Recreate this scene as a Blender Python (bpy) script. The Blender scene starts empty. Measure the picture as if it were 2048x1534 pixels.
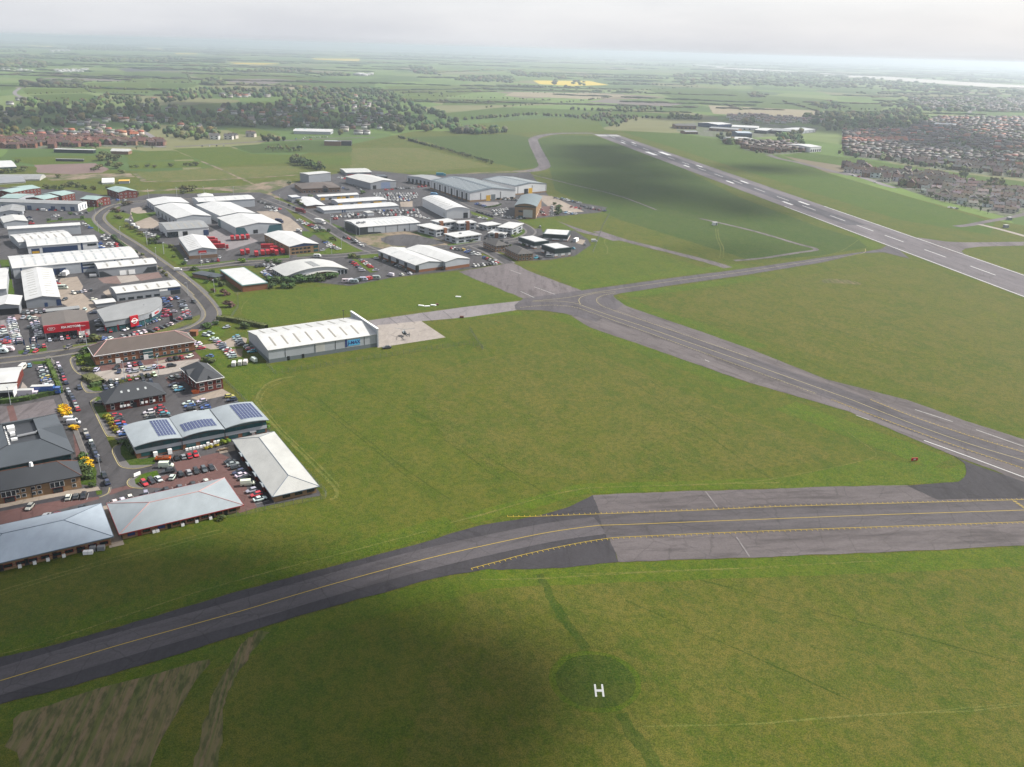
import bpy, bmesh, math, random
import numpy as np
from mathutils import Vector, Matrix
rnd = random.Random(7)
SC = bpy.context.scene
COL = SC.collection

# ---------------------------------------------------------------- camera
PW, PH = 2048, 1534
FPX, CAMH, PITCH, ROLL = 1766.6, 140.48, 0.362185, 0.028343
cam = bpy.data.cameras.new('camera')
cam.sensor_fit = 'HORIZONTAL'; cam.sensor_width = 36.0
cam.lens = 36.0 * FPX / PW
cam.clip_start = 1.0; cam.clip_end = 120000
camo = bpy.data.objects.new('camera', cam); COL.objects.link(camo)
camo.matrix_world = (Matrix.Translation((0, 0, CAMH)) @ Matrix.Rotation(math.pi/2 - PITCH, 4, 'X')
                     @ Matrix.Rotation(ROLL, 4, 'Z'))
SC.camera = camo

# ---------------------------------------------------------------- world, sun, exposure
SUN_EL, SUN_AZ = math.radians(43), math.radians(72)        # azimuth clockwise from +Y (view direction)
sdir = Vector((math.sin(SUN_AZ)*math.cos(SUN_EL), math.cos(SUN_AZ)*math.cos(SUN_EL), math.sin(SUN_EL)))
wd = bpy.data.worlds.new('World'); SC.world = wd; wd.use_nodes = True
nt = wd.node_tree; bg = nt.nodes['Background']
sky = nt.nodes.new('ShaderNodeTexSky'); sky.sky_type = 'NISHITA'; sky.sun_disc = False
sky.sun_elevation = SUN_EL; sky.sun_rotation = SUN_AZ
sky.air_density = 1.0; sky.dust_density = 4.0; sky.ozone_density = 1.5; sky.altitude = 100
veil = nt.nodes.new('ShaderNodeMix'); veil.data_type = 'RGBA'; veil.inputs[0].default_value = 0.55
nt.links.new(sky.outputs[0], veil.inputs[6]); veil.inputs[7].default_value = (6.4, 6.45, 6.8, 1)   # thin high veil of cloud
tcw = nt.nodes.new('ShaderNodeTexCoord'); mpw = nt.nodes.new('ShaderNodeMapping'); mpw.inputs['Scale'].default_value = (3, 3, 14); nt.links.new(tcw.outputs['Generated'], mpw.inputs[0])
nzw = nt.nodes.new('ShaderNodeTexNoise'); nzw.inputs['Scale'].default_value = 1.6; nzw.inputs['Detail'].default_value = 5; nt.links.new(mpw.outputs[0], nzw.inputs['Vector'])
rpw = nt.nodes.new('ShaderNodeValToRGB'); rpw.color_ramp.elements[0].position = .35; rpw.color_ramp.elements[1].position = .65      # soft banks of thin cloud, all round the sky
rpw.color_ramp.elements[0].color = (7.5, 7.7, 8.3, 1); rpw.color_ramp.elements[1].color = (8.8, 8.9, 9.3, 1); nt.links.new(nzw.outputs[0], rpw.inputs[0]); nt.links.new(rpw.outputs[0], veil.inputs[7])
nt.links.new(veil.outputs[2], bg.inputs[0]); bg.inputs[1].default_value = 0.080
sl = bpy.data.lights.new('sun', 'SUN'); sl.energy = 5.0; sl.angle = math.radians(2.0); sl.color = (1.0, 0.955, 0.88)
so = bpy.data.objects.new('sun', sl); COL.objects.link(so)
so.rotation_euler = sdir.to_track_quat('Z', 'Y').to_euler(); so.location = (500, 500, 2500)
SC.view_settings.view_transform = 'Standard'; SC.view_settings.look = 'None'
SC.view_settings.exposure = 1.0; SC.view_settings.gamma = 1.0
SC.render.engine = 'CYCLES'
SC.cycles.use_denoising = True
SC.cycles.max_bounces = 5; SC.cycles.diffuse_bounces = 2; SC.cycles.glossy_bounces = 2
SC.cycles.transmission_bounces = 2; SC.cycles.volume_bounces = 1; SC.cycles.transparent_max_bounces = 6

# ---------------------------------------------------------------- photo pixel -> place on the ground
cp, sp, cr, sr = math.cos(PITCH), math.sin(PITCH), math.cos(ROLL), math.sin(ROLL)
def ray(px, py):
    u = (px - PW/2)/FPX; v = (py - PH/2)/FPX
    x = cr*u + sr*v; y = -sr*u + cr*v
    return (x, cp - y*sp, -sp - y*cp)
def G(px, py, z=0.0):
    d = ray(px, py); t = (CAMH - z)/max(1e-5, -d[2])
    return Vector((d[0]*t, d[1]*t, z))
TILES = dict(A=(0,300,.1956), B=(180,330,.1956), C=(520,320,.1956), D=(820,320,.1956), E=(0,520,.1956),
             F=(0,700,.1467), K=(170,640,.1956), L=(0,800,.22818), M=(220,800,.22461), N=(380,560,.27344),
             O=(900,480,.29297), P=(0,60,.3418), Q=(700,60,.3418), S=(1348,60,.3418), U=(1020,250,.19531),
             V=(1400,320,.19531), X=(1648,400,.19531), Y=(960,880,.29297), Z=(1448,800,.29297),
             AA=(0,1060,.48828), BB=(1000,1100,.51172), HH=(1040,1260,.14648), R=(1688,200,.18256),
             W=(1340,220,.17578), I=(0,60,.19531), J=(350,60,.19531), HC=(640,620,.13672), px=(0,0,1))
def T(t, x, y):
    a = TILES[t]; return (a[0]+x*a[2], a[1]+y*a[2])
def PT(s):
    """'K 320,975 400,1165 ...' -> photo pixels"""
    out = []; t = 'px'
    for q in s.split():
        if ',' in q: out.append(T(t, *map(float, q.split(','))))
        else: t = q
    return out
def GP(s, z=0.0): return [G(x, y, z) for x, y in PT(s)]
def hgt(t, x, yt, yb):
    g = G(*T(t, x, yb)); d = ray(*T(t, x, yt))
    tt = math.hypot(g.x, g.y)/math.hypot(d[0], d[1])
    return max(1.5, CAMH + tt*d[2])
def dist(p): return math.hypot(p.x, p.y)

# ---------------------------------------------------------------- materials
MATS = {}
def nodes(name):
    m = bpy.data.materials.new(name); m.use_nodes = True
    b = m.node_tree.nodes['Principled BSDF']
    return m, m.node_tree, b
LIGHT = {'roof_white': .43, 'clad_white': .62, 'white': .75, 'paint_white': .5, 'roof_offwhite': .48, 'frame_white': .7, 'tank_white': .7, 'clad_lgrey': .55, 'skylight': .36, 'skylight_pale': .44, 'roof_silver': .52, 'roof_cream': .5, 'roof_bluegrey': .27, 'roof_pool': .36, 'roof_kia': .55, 'roof_brown': .55, 'roof_grey': .42, 'red_panel': .75, 'red_post': .75,
         'door_yellow': .7, 'orange': .7, 'sign_blue': .7, 'paint_yellow': .46, 'cloud': 1.0, 'rapeseed': .55, 'sign_navy': .8, 'glass': 1.0, 'glass_teal': .9, 'glass_blue': .9, 'mud': .75, 'roof_mint': .55, 'roof_lightblue': .56}
def mat(name, rgb, rough=.7, var=.12, scale=.25, metal=0.0, spec=.3, bump=0.0, stretch=None):
    if name in MATS: return MATS[name]
    kf = LIGHT.get(name, .50); rgb = tuple(q*kf for q in rgb)
    m, t, b = nodes(name)
    b.inputs['Roughness'].default_value = rough; b.inputs['Metallic'].default_value = metal
    b.inputs['Specular IOR Level'].default_value = spec
    g = t.nodes.new('ShaderNodeNewGeometry'); src = g.outputs['Position']
    if stretch:
        mp = t.nodes.new('ShaderNodeMapping'); mp.inputs['Scale'].default_value = stretch[:3]
        mp.inputs['Rotation'].default_value = (0, 0, stretch[3]); t.links.new(src, mp.inputs[0]); src = mp.outputs[0]
    n = t.nodes.new('ShaderNodeTexNoise'); n.inputs['Scale'].default_value = scale; n.inputs['Detail'].default_value = 6
    n.inputs['Roughness'].default_value = .65; t.links.new(src, n.inputs['Vector'])
    r = t.nodes.new('ShaderNodeMapRange'); r.inputs[1].default_value = .25; r.inputs[2].default_value = .75
    r.inputs[3].default_value = 1-var; r.inputs[4].default_value = 1+var; t.links.new(n.outputs[0], r.inputs[0])
    mx = t.nodes.new('ShaderNodeMix'); mx.data_type = 'RGBA'; mx.blend_type = 'MULTIPLY'; mx.inputs[0].default_value = 1
    mx.inputs[6].default_value = (*rgb, 1); t.links.new(r.outputs[0], mx.inputs[7]); t.links.new(mx.outputs[2], b.inputs['Base Color'])
    if bump:
        bp = t.nodes.new('ShaderNodeBump'); bp.inputs['Strength'].default_value = bump; bp.inputs['Distance'].default_value = .3
        t.links.new(n.outputs[0], bp.inputs['Height']); t.links.new(bp.outputs[0], b.inputs['Normal'])
    MATS[name] = m; return m
def noise_layers(name, layers, base, rough=.95, bump=None):
    """base colour, then layers (scale, lo, hi, colour, amount, (sx,sy,rot)) mixed over it by noise"""
    m, t, b = nodes(name); b.inputs['Roughness'].default_value = rough; b.inputs['Specular IOR Level'].default_value = .12
    g = t.nodes.new('ShaderNodeNewGeometry'); cur = None; k = 0
    for (sc, lo, hi, colr, amt, st) in layers:
        mp = t.nodes.new('ShaderNodeMapping'); mp.vector_type = 'TEXTURE'; mp.inputs['Scale'].default_value = (1/st[0], 1/st[1], 1)
        mp.inputs['Rotation'].default_value = (0, 0, st[2]); mp.inputs['Location'].default_value = (37.3*k, 91.7*k, 0); k += 1
        t.links.new(g.outputs['Position'], mp.inputs[0])
        n = t.nodes.new('ShaderNodeTexNoise'); n.inputs['Scale'].default_value = sc; n.inputs['Detail'].default_value = 7
        n.inputs['Roughness'].default_value = .62; t.links.new(mp.outputs[0], n.inputs['Vector'])
        r = t.nodes.new('ShaderNodeMapRange'); r.inputs[1].default_value = lo; r.inputs[2].default_value = hi
        r.inputs[4].default_value = amt; t.links.new(n.outputs[0], r.inputs[0])
        mx = t.nodes.new('ShaderNodeMix'); mx.data_type = 'RGBA'
        t.links.new(r.outputs[0], mx.inputs[0])
        if cur is None: mx.inputs[6].default_value = (*base, 1)
        else: t.links.new(cur, mx.inputs[6])
        mx.inputs[7].default_value = (*colr, 1); cur = mx.outputs[2]
    t.links.new(cur, b.inputs['Base Color'])
    if bump:
        n = t.nodes.new('ShaderNodeTexNoise'); n.inputs['Scale'].default_value = bump[0]; n.inputs['Detail'].default_value = 5
        t.links.new(g.outputs['Position'], n.inputs['Vector'])
        bp = t.nodes.new('ShaderNodeBump'); bp.inputs['Strength'].default_value = bump[1]; bp.inputs['Distance'].default_value = bump[2]
        t.links.new(n.outputs[0], bp.inputs['Height']); t.links.new(bp.outputs[0], b.inputs['Normal'])
    MATS[name] = m; return m
def grass(name, base, dry=1.0, lush=1.0, tint=(1, 1, 1)):
    sc = lambda c: (c[0]*.55*tint[0], c[1]*.60*tint[1], c[2]*.22*tint[2])
    return noise_layers(name, [(a, b, c, sc(d), e, f) for a, b, c, d, e, f in [
        (.006, .40, .60, (.120, .128, .026), .8*dry, (1, .6, .2)),
        (.015, .45, .62, (.145, .128, .055), .7*dry, (1, .6, .35)),
        (.028, .46, .62, (.060, .102, .018), .55*lush, (1, .7, .9)),
        (.05, .47, .60, (.165, .138, .068), .6*dry, (1, .6, .2)),
        (.10, .46, .60, (.046, .088, .013), .55, (1, .6, .3)),
        (.22, .46, .58, (.160, .132, .056), .62*(.4+.6*dry), (1, .7, .5)),
        (.5, .46, .58, (.034, .068, .010), .5, (1, .9, 1.1)),
        (1.6, .46, .58, (.160, .145, .060), .55, (1, .9, 1.7)), (3.6, .46, .58, (.018, .042, .005), .6, (1, .9, .7))]], sc(base), bump=(1.6, .5, .3))
grass('grass', (.078, .112, .013))
grass('grass_mown', (.078, .118, .013), .5, 1, (1.0, 1.08, .9))
grass('grass_lush', (.062, .120, .012), .35, 1, (.84, 1.02, .9))
grass('grass_bright', (.085, .135, .014), .4, .8, (1.02, 1.1, .9))
grass('grass_dark', (.055, .100, .014), .4, 1, (.72, .88, 1.2))
grass('grass_dry', (.092, .112, .016), 1.15, .9, (1.08, 1.01, 1.3))
grass('grass_pad', (.055, .100, .014), .5, 1, (.76, .85, 1.0))
grass('rough_grass', (.095, .110, .040), 1.0, .6, (1.3, 1.2, 2.5))
grass('grass_track', (.15, .15, .05), 1.0, .4, (1.4, 1.32, 2.4))
noise_layers('scalped', [(.30, .45, .55, (.050, .066, .014), .75, (1.6, .02, .12)), (.8, .46, .6, (.02, .03, .007), .7, (1, .25, .17)),
                         (.05, .5, .7, (.12, .09, .05), .6, (1, .4, .3))], (.112, .084, .048), bump=(1, .4, .3))
def asphalt(name, c, v=1.0, rot=0.0, dark=.45, crack=.6):
    c = (c[0]*.56, c[1]*.545, c[2]*.57); d = tuple(q*dark for q in c); l = tuple(min(1, q*1.35) for q in c)
    m = noise_layers(name, [(.035, .42, .60, l, .6*v, (1, .3, rot)), (.09, .47, .62, d, .55*v, (1, .10, rot)),
                            (.5, .45, .62, l, .35, (1, .4, rot)), (.28, .52, .64, d, .55*v, (1, .15, rot)), (1.7, .45, .62, d, .25, (1, .8, 0))], c, rough=.85)
    t = m.node_tree; b = t.nodes['Principled BSDF']; cur = b.inputs['Base Color'].links[0].from_socket; g = t.nodes.new('ShaderNodeNewGeometry')
    n = t.nodes.new('ShaderNodeTexNoise'); n.inputs['Scale'].default_value = .5; t.links.new(g.outputs['Position'], n.inputs['Vector'])
    mv = t.nodes.new('ShaderNodeMix'); mv.data_type = 'RGBA'; mv.blend_type = 'ADD'; mv.inputs[0].default_value = 1.6; t.links.new(g.outputs['Position'], mv.inputs[6]); t.links.new(n.outputs[1], mv.inputs[7])
    vo = t.nodes.new('ShaderNodeTexVoronoi'); vo.feature = 'DISTANCE_TO_EDGE'; vo.inputs['Scale'].default_value = .085; t.links.new(mv.outputs[2], vo.inputs['Vector'])   # sealed cracks
    r = t.nodes.new('ShaderNodeMapRange'); r.inputs[1].default_value = .006; r.inputs[2].default_value = .016; r.inputs[3].default_value = .55*crack; r.inputs[4].default_value = 0; t.links.new(vo.outputs['Distance'], r.inputs[0])
    mx = t.nodes.new('ShaderNodeMix'); mx.data_type = 'RGBA'; t.links.new(r.outputs[0], mx.inputs[0]); t.links.new(cur, mx.inputs[6]); mx.inputs[7].default_value = (*(q*.35 for q in c), 1); t.links.new(mx.outputs[2], b.inputs['Base Color'])
    return m
def along(q):
    a, b = GP(q); return math.atan2(b.y-a.y, b.x-a.x)-math.pi/2
asphalt('asphalt_ew', (.142, .128, .125), 1, along("px 1300,1050 2000,1022")); asphalt('asphalt_diag', (.148, .134, .130), 1, along("px 1250,640 1900,880"))
asphalt('lane_ew', (.104, .097, .098), .8, along("px 1300,1050 2000,1022")); asphalt('lane_diag', (.115, .108, .112), .8, along("px 1250,640 1900,880")); asphalt('lane_bend', (.102, .096, .099), .7, along("px 200,1300 800,1140"))
asphalt('asphalt', (.088, .086, .086)); asphalt('asphalt_dark', (.060, .058, .062), .5)
asphalt('asphalt_old', (.165, .148, .146)); asphalt('asphalt_taxi', (.115, .108, .112), .7)
asphalt('runway', (.170, .158, .162), .8, .17); asphalt('runway_mid', (.098, .096, .104), .8, .17)
asphalt('concrete', (.36, .33, .285), .6, 0, .75); asphalt('concrete_tan', (.33, .285, .225), .7, 0, .7)
asphalt('concrete_grey', (.24, .225, .22), .7, 0, .7)
asphalt('block_red', (.150, .085, .075), .5, 0, .7); asphalt('block_pink', (.21, .15, .13), .5, 0, .7)
noise_layers('earth', [(.05, .45, .65, (.10, .08, .06), .8, (1, .6, 0)), (.25, .5, .7, (.055, .045, .035), .7, (1, .6, 0)),
                       (.06, .44, .58, (.040, .055, .014), .85, (1, .6, 0))], (.16, .125, .09))
noise_layers('gorse_soil', [(.3, .5, .7, (.07, .05, .03), .7, (1, 1, 0))], (.13, .09, .055))
noise_layers('plots', [(.05, .44, .58, (.105, .098, .092), .8, (1, 1, 0)), (.12, .46, .6, (.035, .055, .014), .7, (1, 1, 0)), (.3, .5, .6, (.15, .14, .13), .6, (1, 1, 0))], (.050, .066, .024))
mat('paint_white', (.78, .78, .77), .6, .12, .6); mat('paint_yellow', (.62, .44, .035), .6, .12, .8)
mat('paint_yellow_faded', (.50, .42, .20), .7, .2, .8); mat('paint_pale', (.50, .49, .47), .7, .35, .8)
mat('kerb', (.34, .31, .27), .8, .15); mat('footway', (.165, .155, .15), .85, .15)
for nm, c, r in (('clad_white', (.72, .73, .74), .45), ('clad_grey', (.36, .385, .42), .45), ('clad_lgrey', (.50, .53, .57), .45),
                 ('clad_dark', (.045, .055, .065), .4), ('clad_blue', (.028, .060, .165), .4), ('clad_teal', (.055, .145, .175), .4),
                 ('clad_green', (.018, .042, .048), .4), ('clad_paleblue', (.24, .31, .47), .45), ('roof_white', (.82, .82, .80), .4),
                 ('roof_offwhite', (.66, .66, .63), .45), ('roof_grey', (.40, .41, .41), .5), ('roof_bluegrey', (.19, .245, .275), .45),
                 ('roof_mint', (.33, .45, .43), .5), ('roof_silver', (.375, .42, .445), .42), ('roof_cream', (.56, .56, .53), .45), ('roof_slate', (.052, .057, .066), .6),
                 ('roof_darkmetal', (.085, .098, .112), .5), ('roof_brown', (.125, .100, .088), .8), ('roof_lightblue', (.46, .53, .60), .42),
                 ('roof_tilegrey', (.115, .108, .105), .8), ('roof_kia', (.155, .135, .12), .6), ('roof_pool', (.24, .30, .31), .42),
                 ('skylight', (.50, .47, .40), .4), ('skylight_pale', (.62, .66, .66), .4), ('white', (.80, .80, .79), .45),
                 ('red_panel', (.42, .010, .022), .35), ('red_post', (.45, .018, .02), .4), ('door_blue', (.03, .075, .20), .4),
                 ('door_yellow', (.62, .36, .02), .4), ('door_dark', (.02, .022, .026), .4), ('steel', (.30, .31, .33), .4),
                 ('frame_white', (.72, .72, .70), .5), ('frame_dark', (.03, .032, .036), .4), ('ridge_pink', (.62, .36, .34), .6),
                 ('ridge_blue', (.17, .22, .28), .5), ('sign_blue', (.10, .42, .72), .4), ('sign_navy', (.02, .035, .16), .4),
                 ('timber', (.20, .125, .07), .7), ('orange', (.62, .12, .02), .5), ('tyre', (.012, .012, .013), .8),
                 ('tank_white', (.75, .75, .74), .4), ('rust', (.20, .085, .05), .8), ('fence_grey', (.16, .18, .17), .6),
                 ('plinth_grey', (.20, .235, .25), .5), ('trim_red', (.34, .03, .03), .5), ('trim_teal', (.16, .30, .29), .5)):
    mat(nm, c, r, .15 if nm.startswith('roof') else .09, .22 if nm.startswith('roof') else .18, stretch=(1, .5, 1, .4))
mat('glass', (.012, .018, .022), .12, .3, .4, 0, .6); mat('glass_teal', (.018, .062, .070), .12, .3, .4, 0, .6)
mat('glass_blue', (.015, .035, .13), .15, .3, .4, 0, .6)
def brick(name, c, c2, mortar):
    c, c2, mortar = [tuple(q*.6 for q in z) for z in (c, c2, mortar)]
    m, t, b = nodes(name); b.inputs['Roughness'].default_value = .9; b.inputs['Specular IOR Level'].default_value = .15
    tc = t.nodes.new('ShaderNodeTexCoord'); sx = t.nodes.new('ShaderNodeSeparateXYZ'); t.links.new(tc.outputs['Object'], sx.inputs[0])
    ad = t.nodes.new('ShaderNodeMath'); t.links.new(sx.outputs[0], ad.inputs[0]); t.links.new(sx.outputs[1], ad.inputs[1])
    cb = t.nodes.new('ShaderNodeCombineXYZ'); t.links.new(ad.outputs[0], cb.inputs[0]); t.links.new(sx.outputs[2], cb.inputs[1])
    br = t.nodes.new('ShaderNodeTexBrick'); br.inputs['Scale'].default_value = 1; br.inputs['Brick Width'].default_value = .9
    br.inputs['Row Height'].default_value = .3; br.inputs['Mortar Size'].default_value = .015
    br.inputs['Color1'].default_value = (*c, 1); br.inputs['Color2'].default_value = (*c2, 1); br.inputs['Mortar'].default_value = (*mortar, 1)
    t.links.new(cb.outputs[0], br.inputs['Vector']); t.links.new(br.outputs[0], b.inputs['Base Color']); MATS[name] = m
brick('brick_red', (.175, .032, .022), (.13, .026, .02), (.12, .05, .04)); brick('brick_tan', (.34, .215, .115), (.28, .17, .09), (.24, .17, .11))
brick('brick_orange', (.30, .125, .06), (.24, .10, .05), (.20, .11, .07)); brick('brick_brown', (.29, .175, .105), (.23, .135, .085), (.22, .15, .11))
# materials whose colour is the object's own (cars, house walls, leaves)
def objcol(name, rough, spec, coat=0.0, metal=0.0):
    m, t, b = nodes(name); b.inputs['Roughness'].default_value = rough; b.inputs['Specular IOR Level'].default_value = spec
    b.inputs['Coat Weight'].default_value = coat; b.inputs['Metallic'].default_value = metal; b.inputs['Coat Roughness'].default_value = .06
    oi = t.nodes.new('ShaderNodeObjectInfo'); dk = t.nodes.new('ShaderNodeMix'); dk.data_type = 'RGBA'; dk.blend_type = 'MULTIPLY'; dk.inputs[0].default_value = 1; dk.inputs[7].default_value = (.62, .62, .62, 1)
    t.links.new(oi.outputs['Color'], dk.inputs[6]); t.links.new(dk.outputs[2], b.inputs['Base Color']); MATS[name] = m
objcol('car_paint', .38, .5, .6); objcol('house_paint', .8, .2)
def attrcol(name, rough, spec):
    m, t, b = nodes(name); b.inputs['Roughness'].default_value = rough; b.inputs['Specular IOR Level'].default_value = spec
    a = t.nodes.new('ShaderNodeAttribute'); a.attribute_name = 'col'; dk = t.nodes.new('ShaderNodeMix'); dk.data_type = 'RGBA'; dk.blend_type = 'MULTIPLY'; dk.inputs[0].default_value = 1; dk.inputs[7].default_value = (.6, .6, .6, 1)
    t.links.new(a.outputs['Color'], dk.inputs[6]); t.links.new(dk.outputs[2], b.inputs['Base Color']); MATS[name] = m
attrcol('painted_each', .6, .3)
def leaf(name):
    m, t, b = nodes(name); b.inputs['Roughness'].default_value = .75; b.inputs['Specular IOR Level'].default_value = .15
    oi = t.nodes.new('ShaderNodeObjectInfo'); g = t.nodes.new('ShaderNodeNewGeometry')
    r = t.nodes.new('ShaderNodeMapRange'); r.inputs[3].default_value = .45; r.inputs[4].default_value = 1.35
    t.links.new(g.outputs['Random Per Island'], r.inputs[0])
    mx = t.nodes.new('ShaderNodeMix'); mx.data_type = 'RGBA'; mx.blend_type = 'MULTIPLY'; mx.inputs[0].default_value = 1
    t.links.new(oi.outputs['Color'], mx.inputs[6]); t.links.new(r.outputs[0], mx.inputs[7]); t.links.new(mx.outputs[2], b.inputs['Base Color'])
    MATS[name] = m
leaf('leaves'); mat('bark', (.075, .06, .045), .9, .2, 2)
mat('soil', (.17, .135, .12), .95, .15, .05); mat('soil_dark', (.055, .05, .06), .95, .15, .05); mat('rapeseed', (.62, .46, .03), .9, .12, .05)
mat('stubble', (.30, .25, .15), .95, .15, .03); mat('mud', (.42, .38, .33), .5, .1, .004)

# ---------------------------------------------------------------- mesh helpers
def link(name, me, parent=None, color=None):
    o = bpy.data.objects.new(name, me); COL.objects.link(o)
    if parent: o.parent = parent
    if color: o.color = (*color, 1)
    return o
def tag(o, label=None, cat=None, group=None, kind=None):
    if label: o['label'] = label
    if cat: o['category'] = cat
    if group: o['group'] = group
    if kind: o['kind'] = kind
    return o
def thing(name, label, cat, loc=(0, 0, 0), rz=0.0, group=None):
    o = bpy.data.objects.new(name, None); COL.objects.link(o); o.empty_display_size = 1
    o.location = loc; o.rotation_euler = (0, 0, rz); return tag(o, label, cat, group)
class MB:
    def __init__(s): s.v = []; s.f = []; s.m = []
    def face(s, pts, m=0):
        k = len(s.v); s.v += [tuple(p) for p in pts]; s.f.append(tuple(range(k, k+len(pts)))); s.m.append(m); return s
    def box(s, x0, y0, z0, x1, y1, z1, m=0):
        k = len(s.v); s.v += [(x0,y0,z0),(x1,y0,z0),(x1,y1,z0),(x0,y1,z0),(x0,y0,z1),(x1,y0,z1),(x1,y1,z1),(x0,y1,z1)]
        for q in ((0,3,2,1),(4,5,6,7),(0,1,5,4),(1,2,6,5),(2,3,7,6),(3,0,4,7)): s.f.append(tuple(k+i for i in q)); s.m.append(m)
        return s
    def prism(s, prof, y0, y1, axis='y', m=0):
        """closed profile (a,z) swept along an axis"""
        f = (lambda a, t, z: (a, t, z)) if axis == 'y' else (lambda a, t, z: (t, a, z))
        k = len(s.v); n = len(prof)
        s.v += [f(a, y0, z) for a, z in prof] + [f(a, y1, z) for a, z in prof]
        s.f.append(tuple(range(k, k+n))); s.f.append(tuple(range(k+2*n-1, k+n-1, -1))); s.m += [m, m]
        for i in range(n): j = (i+1) % n; s.f.append((k+i, k+n+i, k+n+j, k+j)); s.m.append(m)
        return s
    def tube(s, a, b, r0, r1=None, n=6, m=0):
        r1 = r0 if r1 is None else r1; a = Vector(a); b = Vector(b); d = (b-a).normalized(); q = d.to_track_quat('Z', 'Y'); k = len(s.v)
        for c, r in ((a, r0), (b, r1)):
            for i in range(n): s.v.append(tuple(c + q @ Vector((r*math.cos(6.2832*i/n), r*math.sin(6.2832*i/n), 0))))
        for i in range(n): j = (i+1) % n; s.f.append((k+i, k+j, k+n+j, k+n+i)); s.m.append(m)
        s.f.append(tuple(range(k+n-1, k-1, -1))); s.f.append(tuple(range(k+n, k+2*n))); s.m += [m, m]; return s
    def mesh(s, name, mats, smooth=False):
        me = bpy.data.meshes.new(name); me.from_pydata(s.v, [], s.f)
        for q in (mats if isinstance(mats, (list, tuple)) else [mats]): me.materials.append(MATS[q] if isinstance(q, str) else q)
        if len(me.materials) > 1: me.polygons.foreach_set('material_index', s.m)
        bm = bmesh.new(); bm.from_mesh(me); bmesh.ops.recalc_face_normals(bm, faces=bm.faces); bm.to_mesh(me); bm.free()
        if smooth: me.polygons.foreach_set('use_smooth', [True]*len(me.polygons))
        me.update(); return me
    def build(s, name, mats, parent=None, smooth=False): return link(name, s.mesh(name, mats, smooth), parent)
def smooth_path(p, n=6, closed=False):
    q = []; m = len(p); rng = range(m if closed else m-1)
    for i in rng:
        if closed: a, b, c, d = p[i-1], p[i], p[(i+1) % m], p[(i+2) % m]
        else: a, b, c, d = p[max(0, i-1)], p[i], p[i+1], p[min(m-1, i+2)]
        for k in range(n):
            t = k/n; q.append(.5*((2*b)+(c-a)*t+(2*a-5*b+4*c-d)*t*t+(3*b-a-3*c+d)*t**3))
    if not closed: q.append(p[-1])
    return q
LAYER = [0]
def lift(z, parent):
    LAYER[0] += 1
    return z + (LAYER[0] % 14)*.0016
def ragged(pts, amp, step=2.5):
    out = []; r = random.Random(int(abs(pts[0].x*3+pts[0].y*5))); n = len(pts)
    for i in range(n):
        a, b = pts[i], pts[(i+1) % n]; L_ = (b-a).length; k = max(1, min(160, int(L_/step))); t = (b-a).normalized() if L_ > 0 else Vector((1, 0, 0)); w = 0.0
        for j in range(k): w = .6*w+r.uniform(-1, 1)*amp; p = a+(b-a)*(j/k); out.append(Vector((p.x-t.y*(w if j else 0), p.y+t.x*(w if j else 0), p.z)))
    return out
ROUGH = {'taxiway': .22, 'dark_apron': .22, 'lawn': .25, 'disused_runway': .5, 'taxi_link': .2, 'grass_verge': .5, 'scalped_patch': 1.6, 'waste_ground': 1.0, 'earth_mound': 1.2, 'estate_yard': .2, 'field': 1.0, 'tarmac_patch': .8}
def sheet(name, pts, z, material, kind='structure', parent=None, curve=0):
    """flat polygon with its edge a little uneven when curve is set"""
    if isinstance(pts, str): pts = GP(pts)
    if curve: pts = smooth_path(pts, curve, True)
    if name in ROUGH: pts = ragged(pts, ROUGH[name], 2.5 if name != 'field' else 8)
    z = lift(z, parent)
    me = bpy.data.meshes.new(name); me.from_pydata([(p.x, p.y, z) for p in pts], [], [tuple(range(len(pts)))])
    me.materials.append(MATS[material])
    if me.polygons[0].normal.z < 0: me.flip_normals()
    o = link(name, me, parent)
    if kind and not parent: o['kind'] = kind
    return o
def offs(path, d):
    out = []
    for i, p in enumerate(path):
        a = path[max(0, i-1)]; b = path[min(len(path)-1, i+1)]; t = (b-a); t.z = 0
        t = t.normalized() if t.length > 0 else Vector((1, 0, 0)); out.append(Vector((p.x-t.y*d, p.y+t.x*d, p.z)))
    return out
def ribbon_mb(mb, path, d0, d1, z, h=0.0, rough=0.0):
    if rough:
        q = []
        for i in range(len(path)-1): k = max(1, min(60, int((path[i+1]-path[i]).length/1.6))); q += [path[i]+(path[i+1]-path[i])*(j/k) for j in range(k)]
        path = q+[path[-1]]
    a = offs(path, d0); b = offs(path, d1)
    if rough:
        r = random.Random(int(abs(path[0].x*3+path[0].y))); wa = wb = 0.0
        for i in range(len(path)):
            t = (b[i]-a[i]); t = t.normalized() if t.length > 0 else t; wa = .7*wa+r.uniform(-rough, rough); wb = .7*wb+r.uniform(-rough, rough); a[i] = a[i]+t*wa; b[i] = b[i]+t*wb
    for i in range(len(path)-1):
        q = [a[i], a[i+1], b[i+1], b[i]]
        mb.face([(p.x, p.y, z) for p in q])
        if h:
            for s0, s1 in ((a[i], a[i+1]), (b[i+1], b[i])):
                mb.face([(s0.x, s0.y, z), (s1.x, s1.y, z), (s1.x, s1.y, z-h), (s0.x, s0.y, z-h)])
    return mb
def ribbon(name, path, d0, d1, z, material, parent=None, h=0.0, kind='structure'):
    if isinstance(path, str): path = smooth_path(GP(path), 6)
    o = ribbon_mb(MB(), path, d0, d1, lift(z, parent), h, {'grass_verge': .28, 'worn_path': .5, 'wheel_track': .12, 'patrol_track': .3, 'farm_track': .5, 'taxi_loop': .3, 'mown_ring': .15}.get(name, 0.0)).build(name, material, parent)
    if not parent and kind: o['kind'] = kind
    return o
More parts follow.
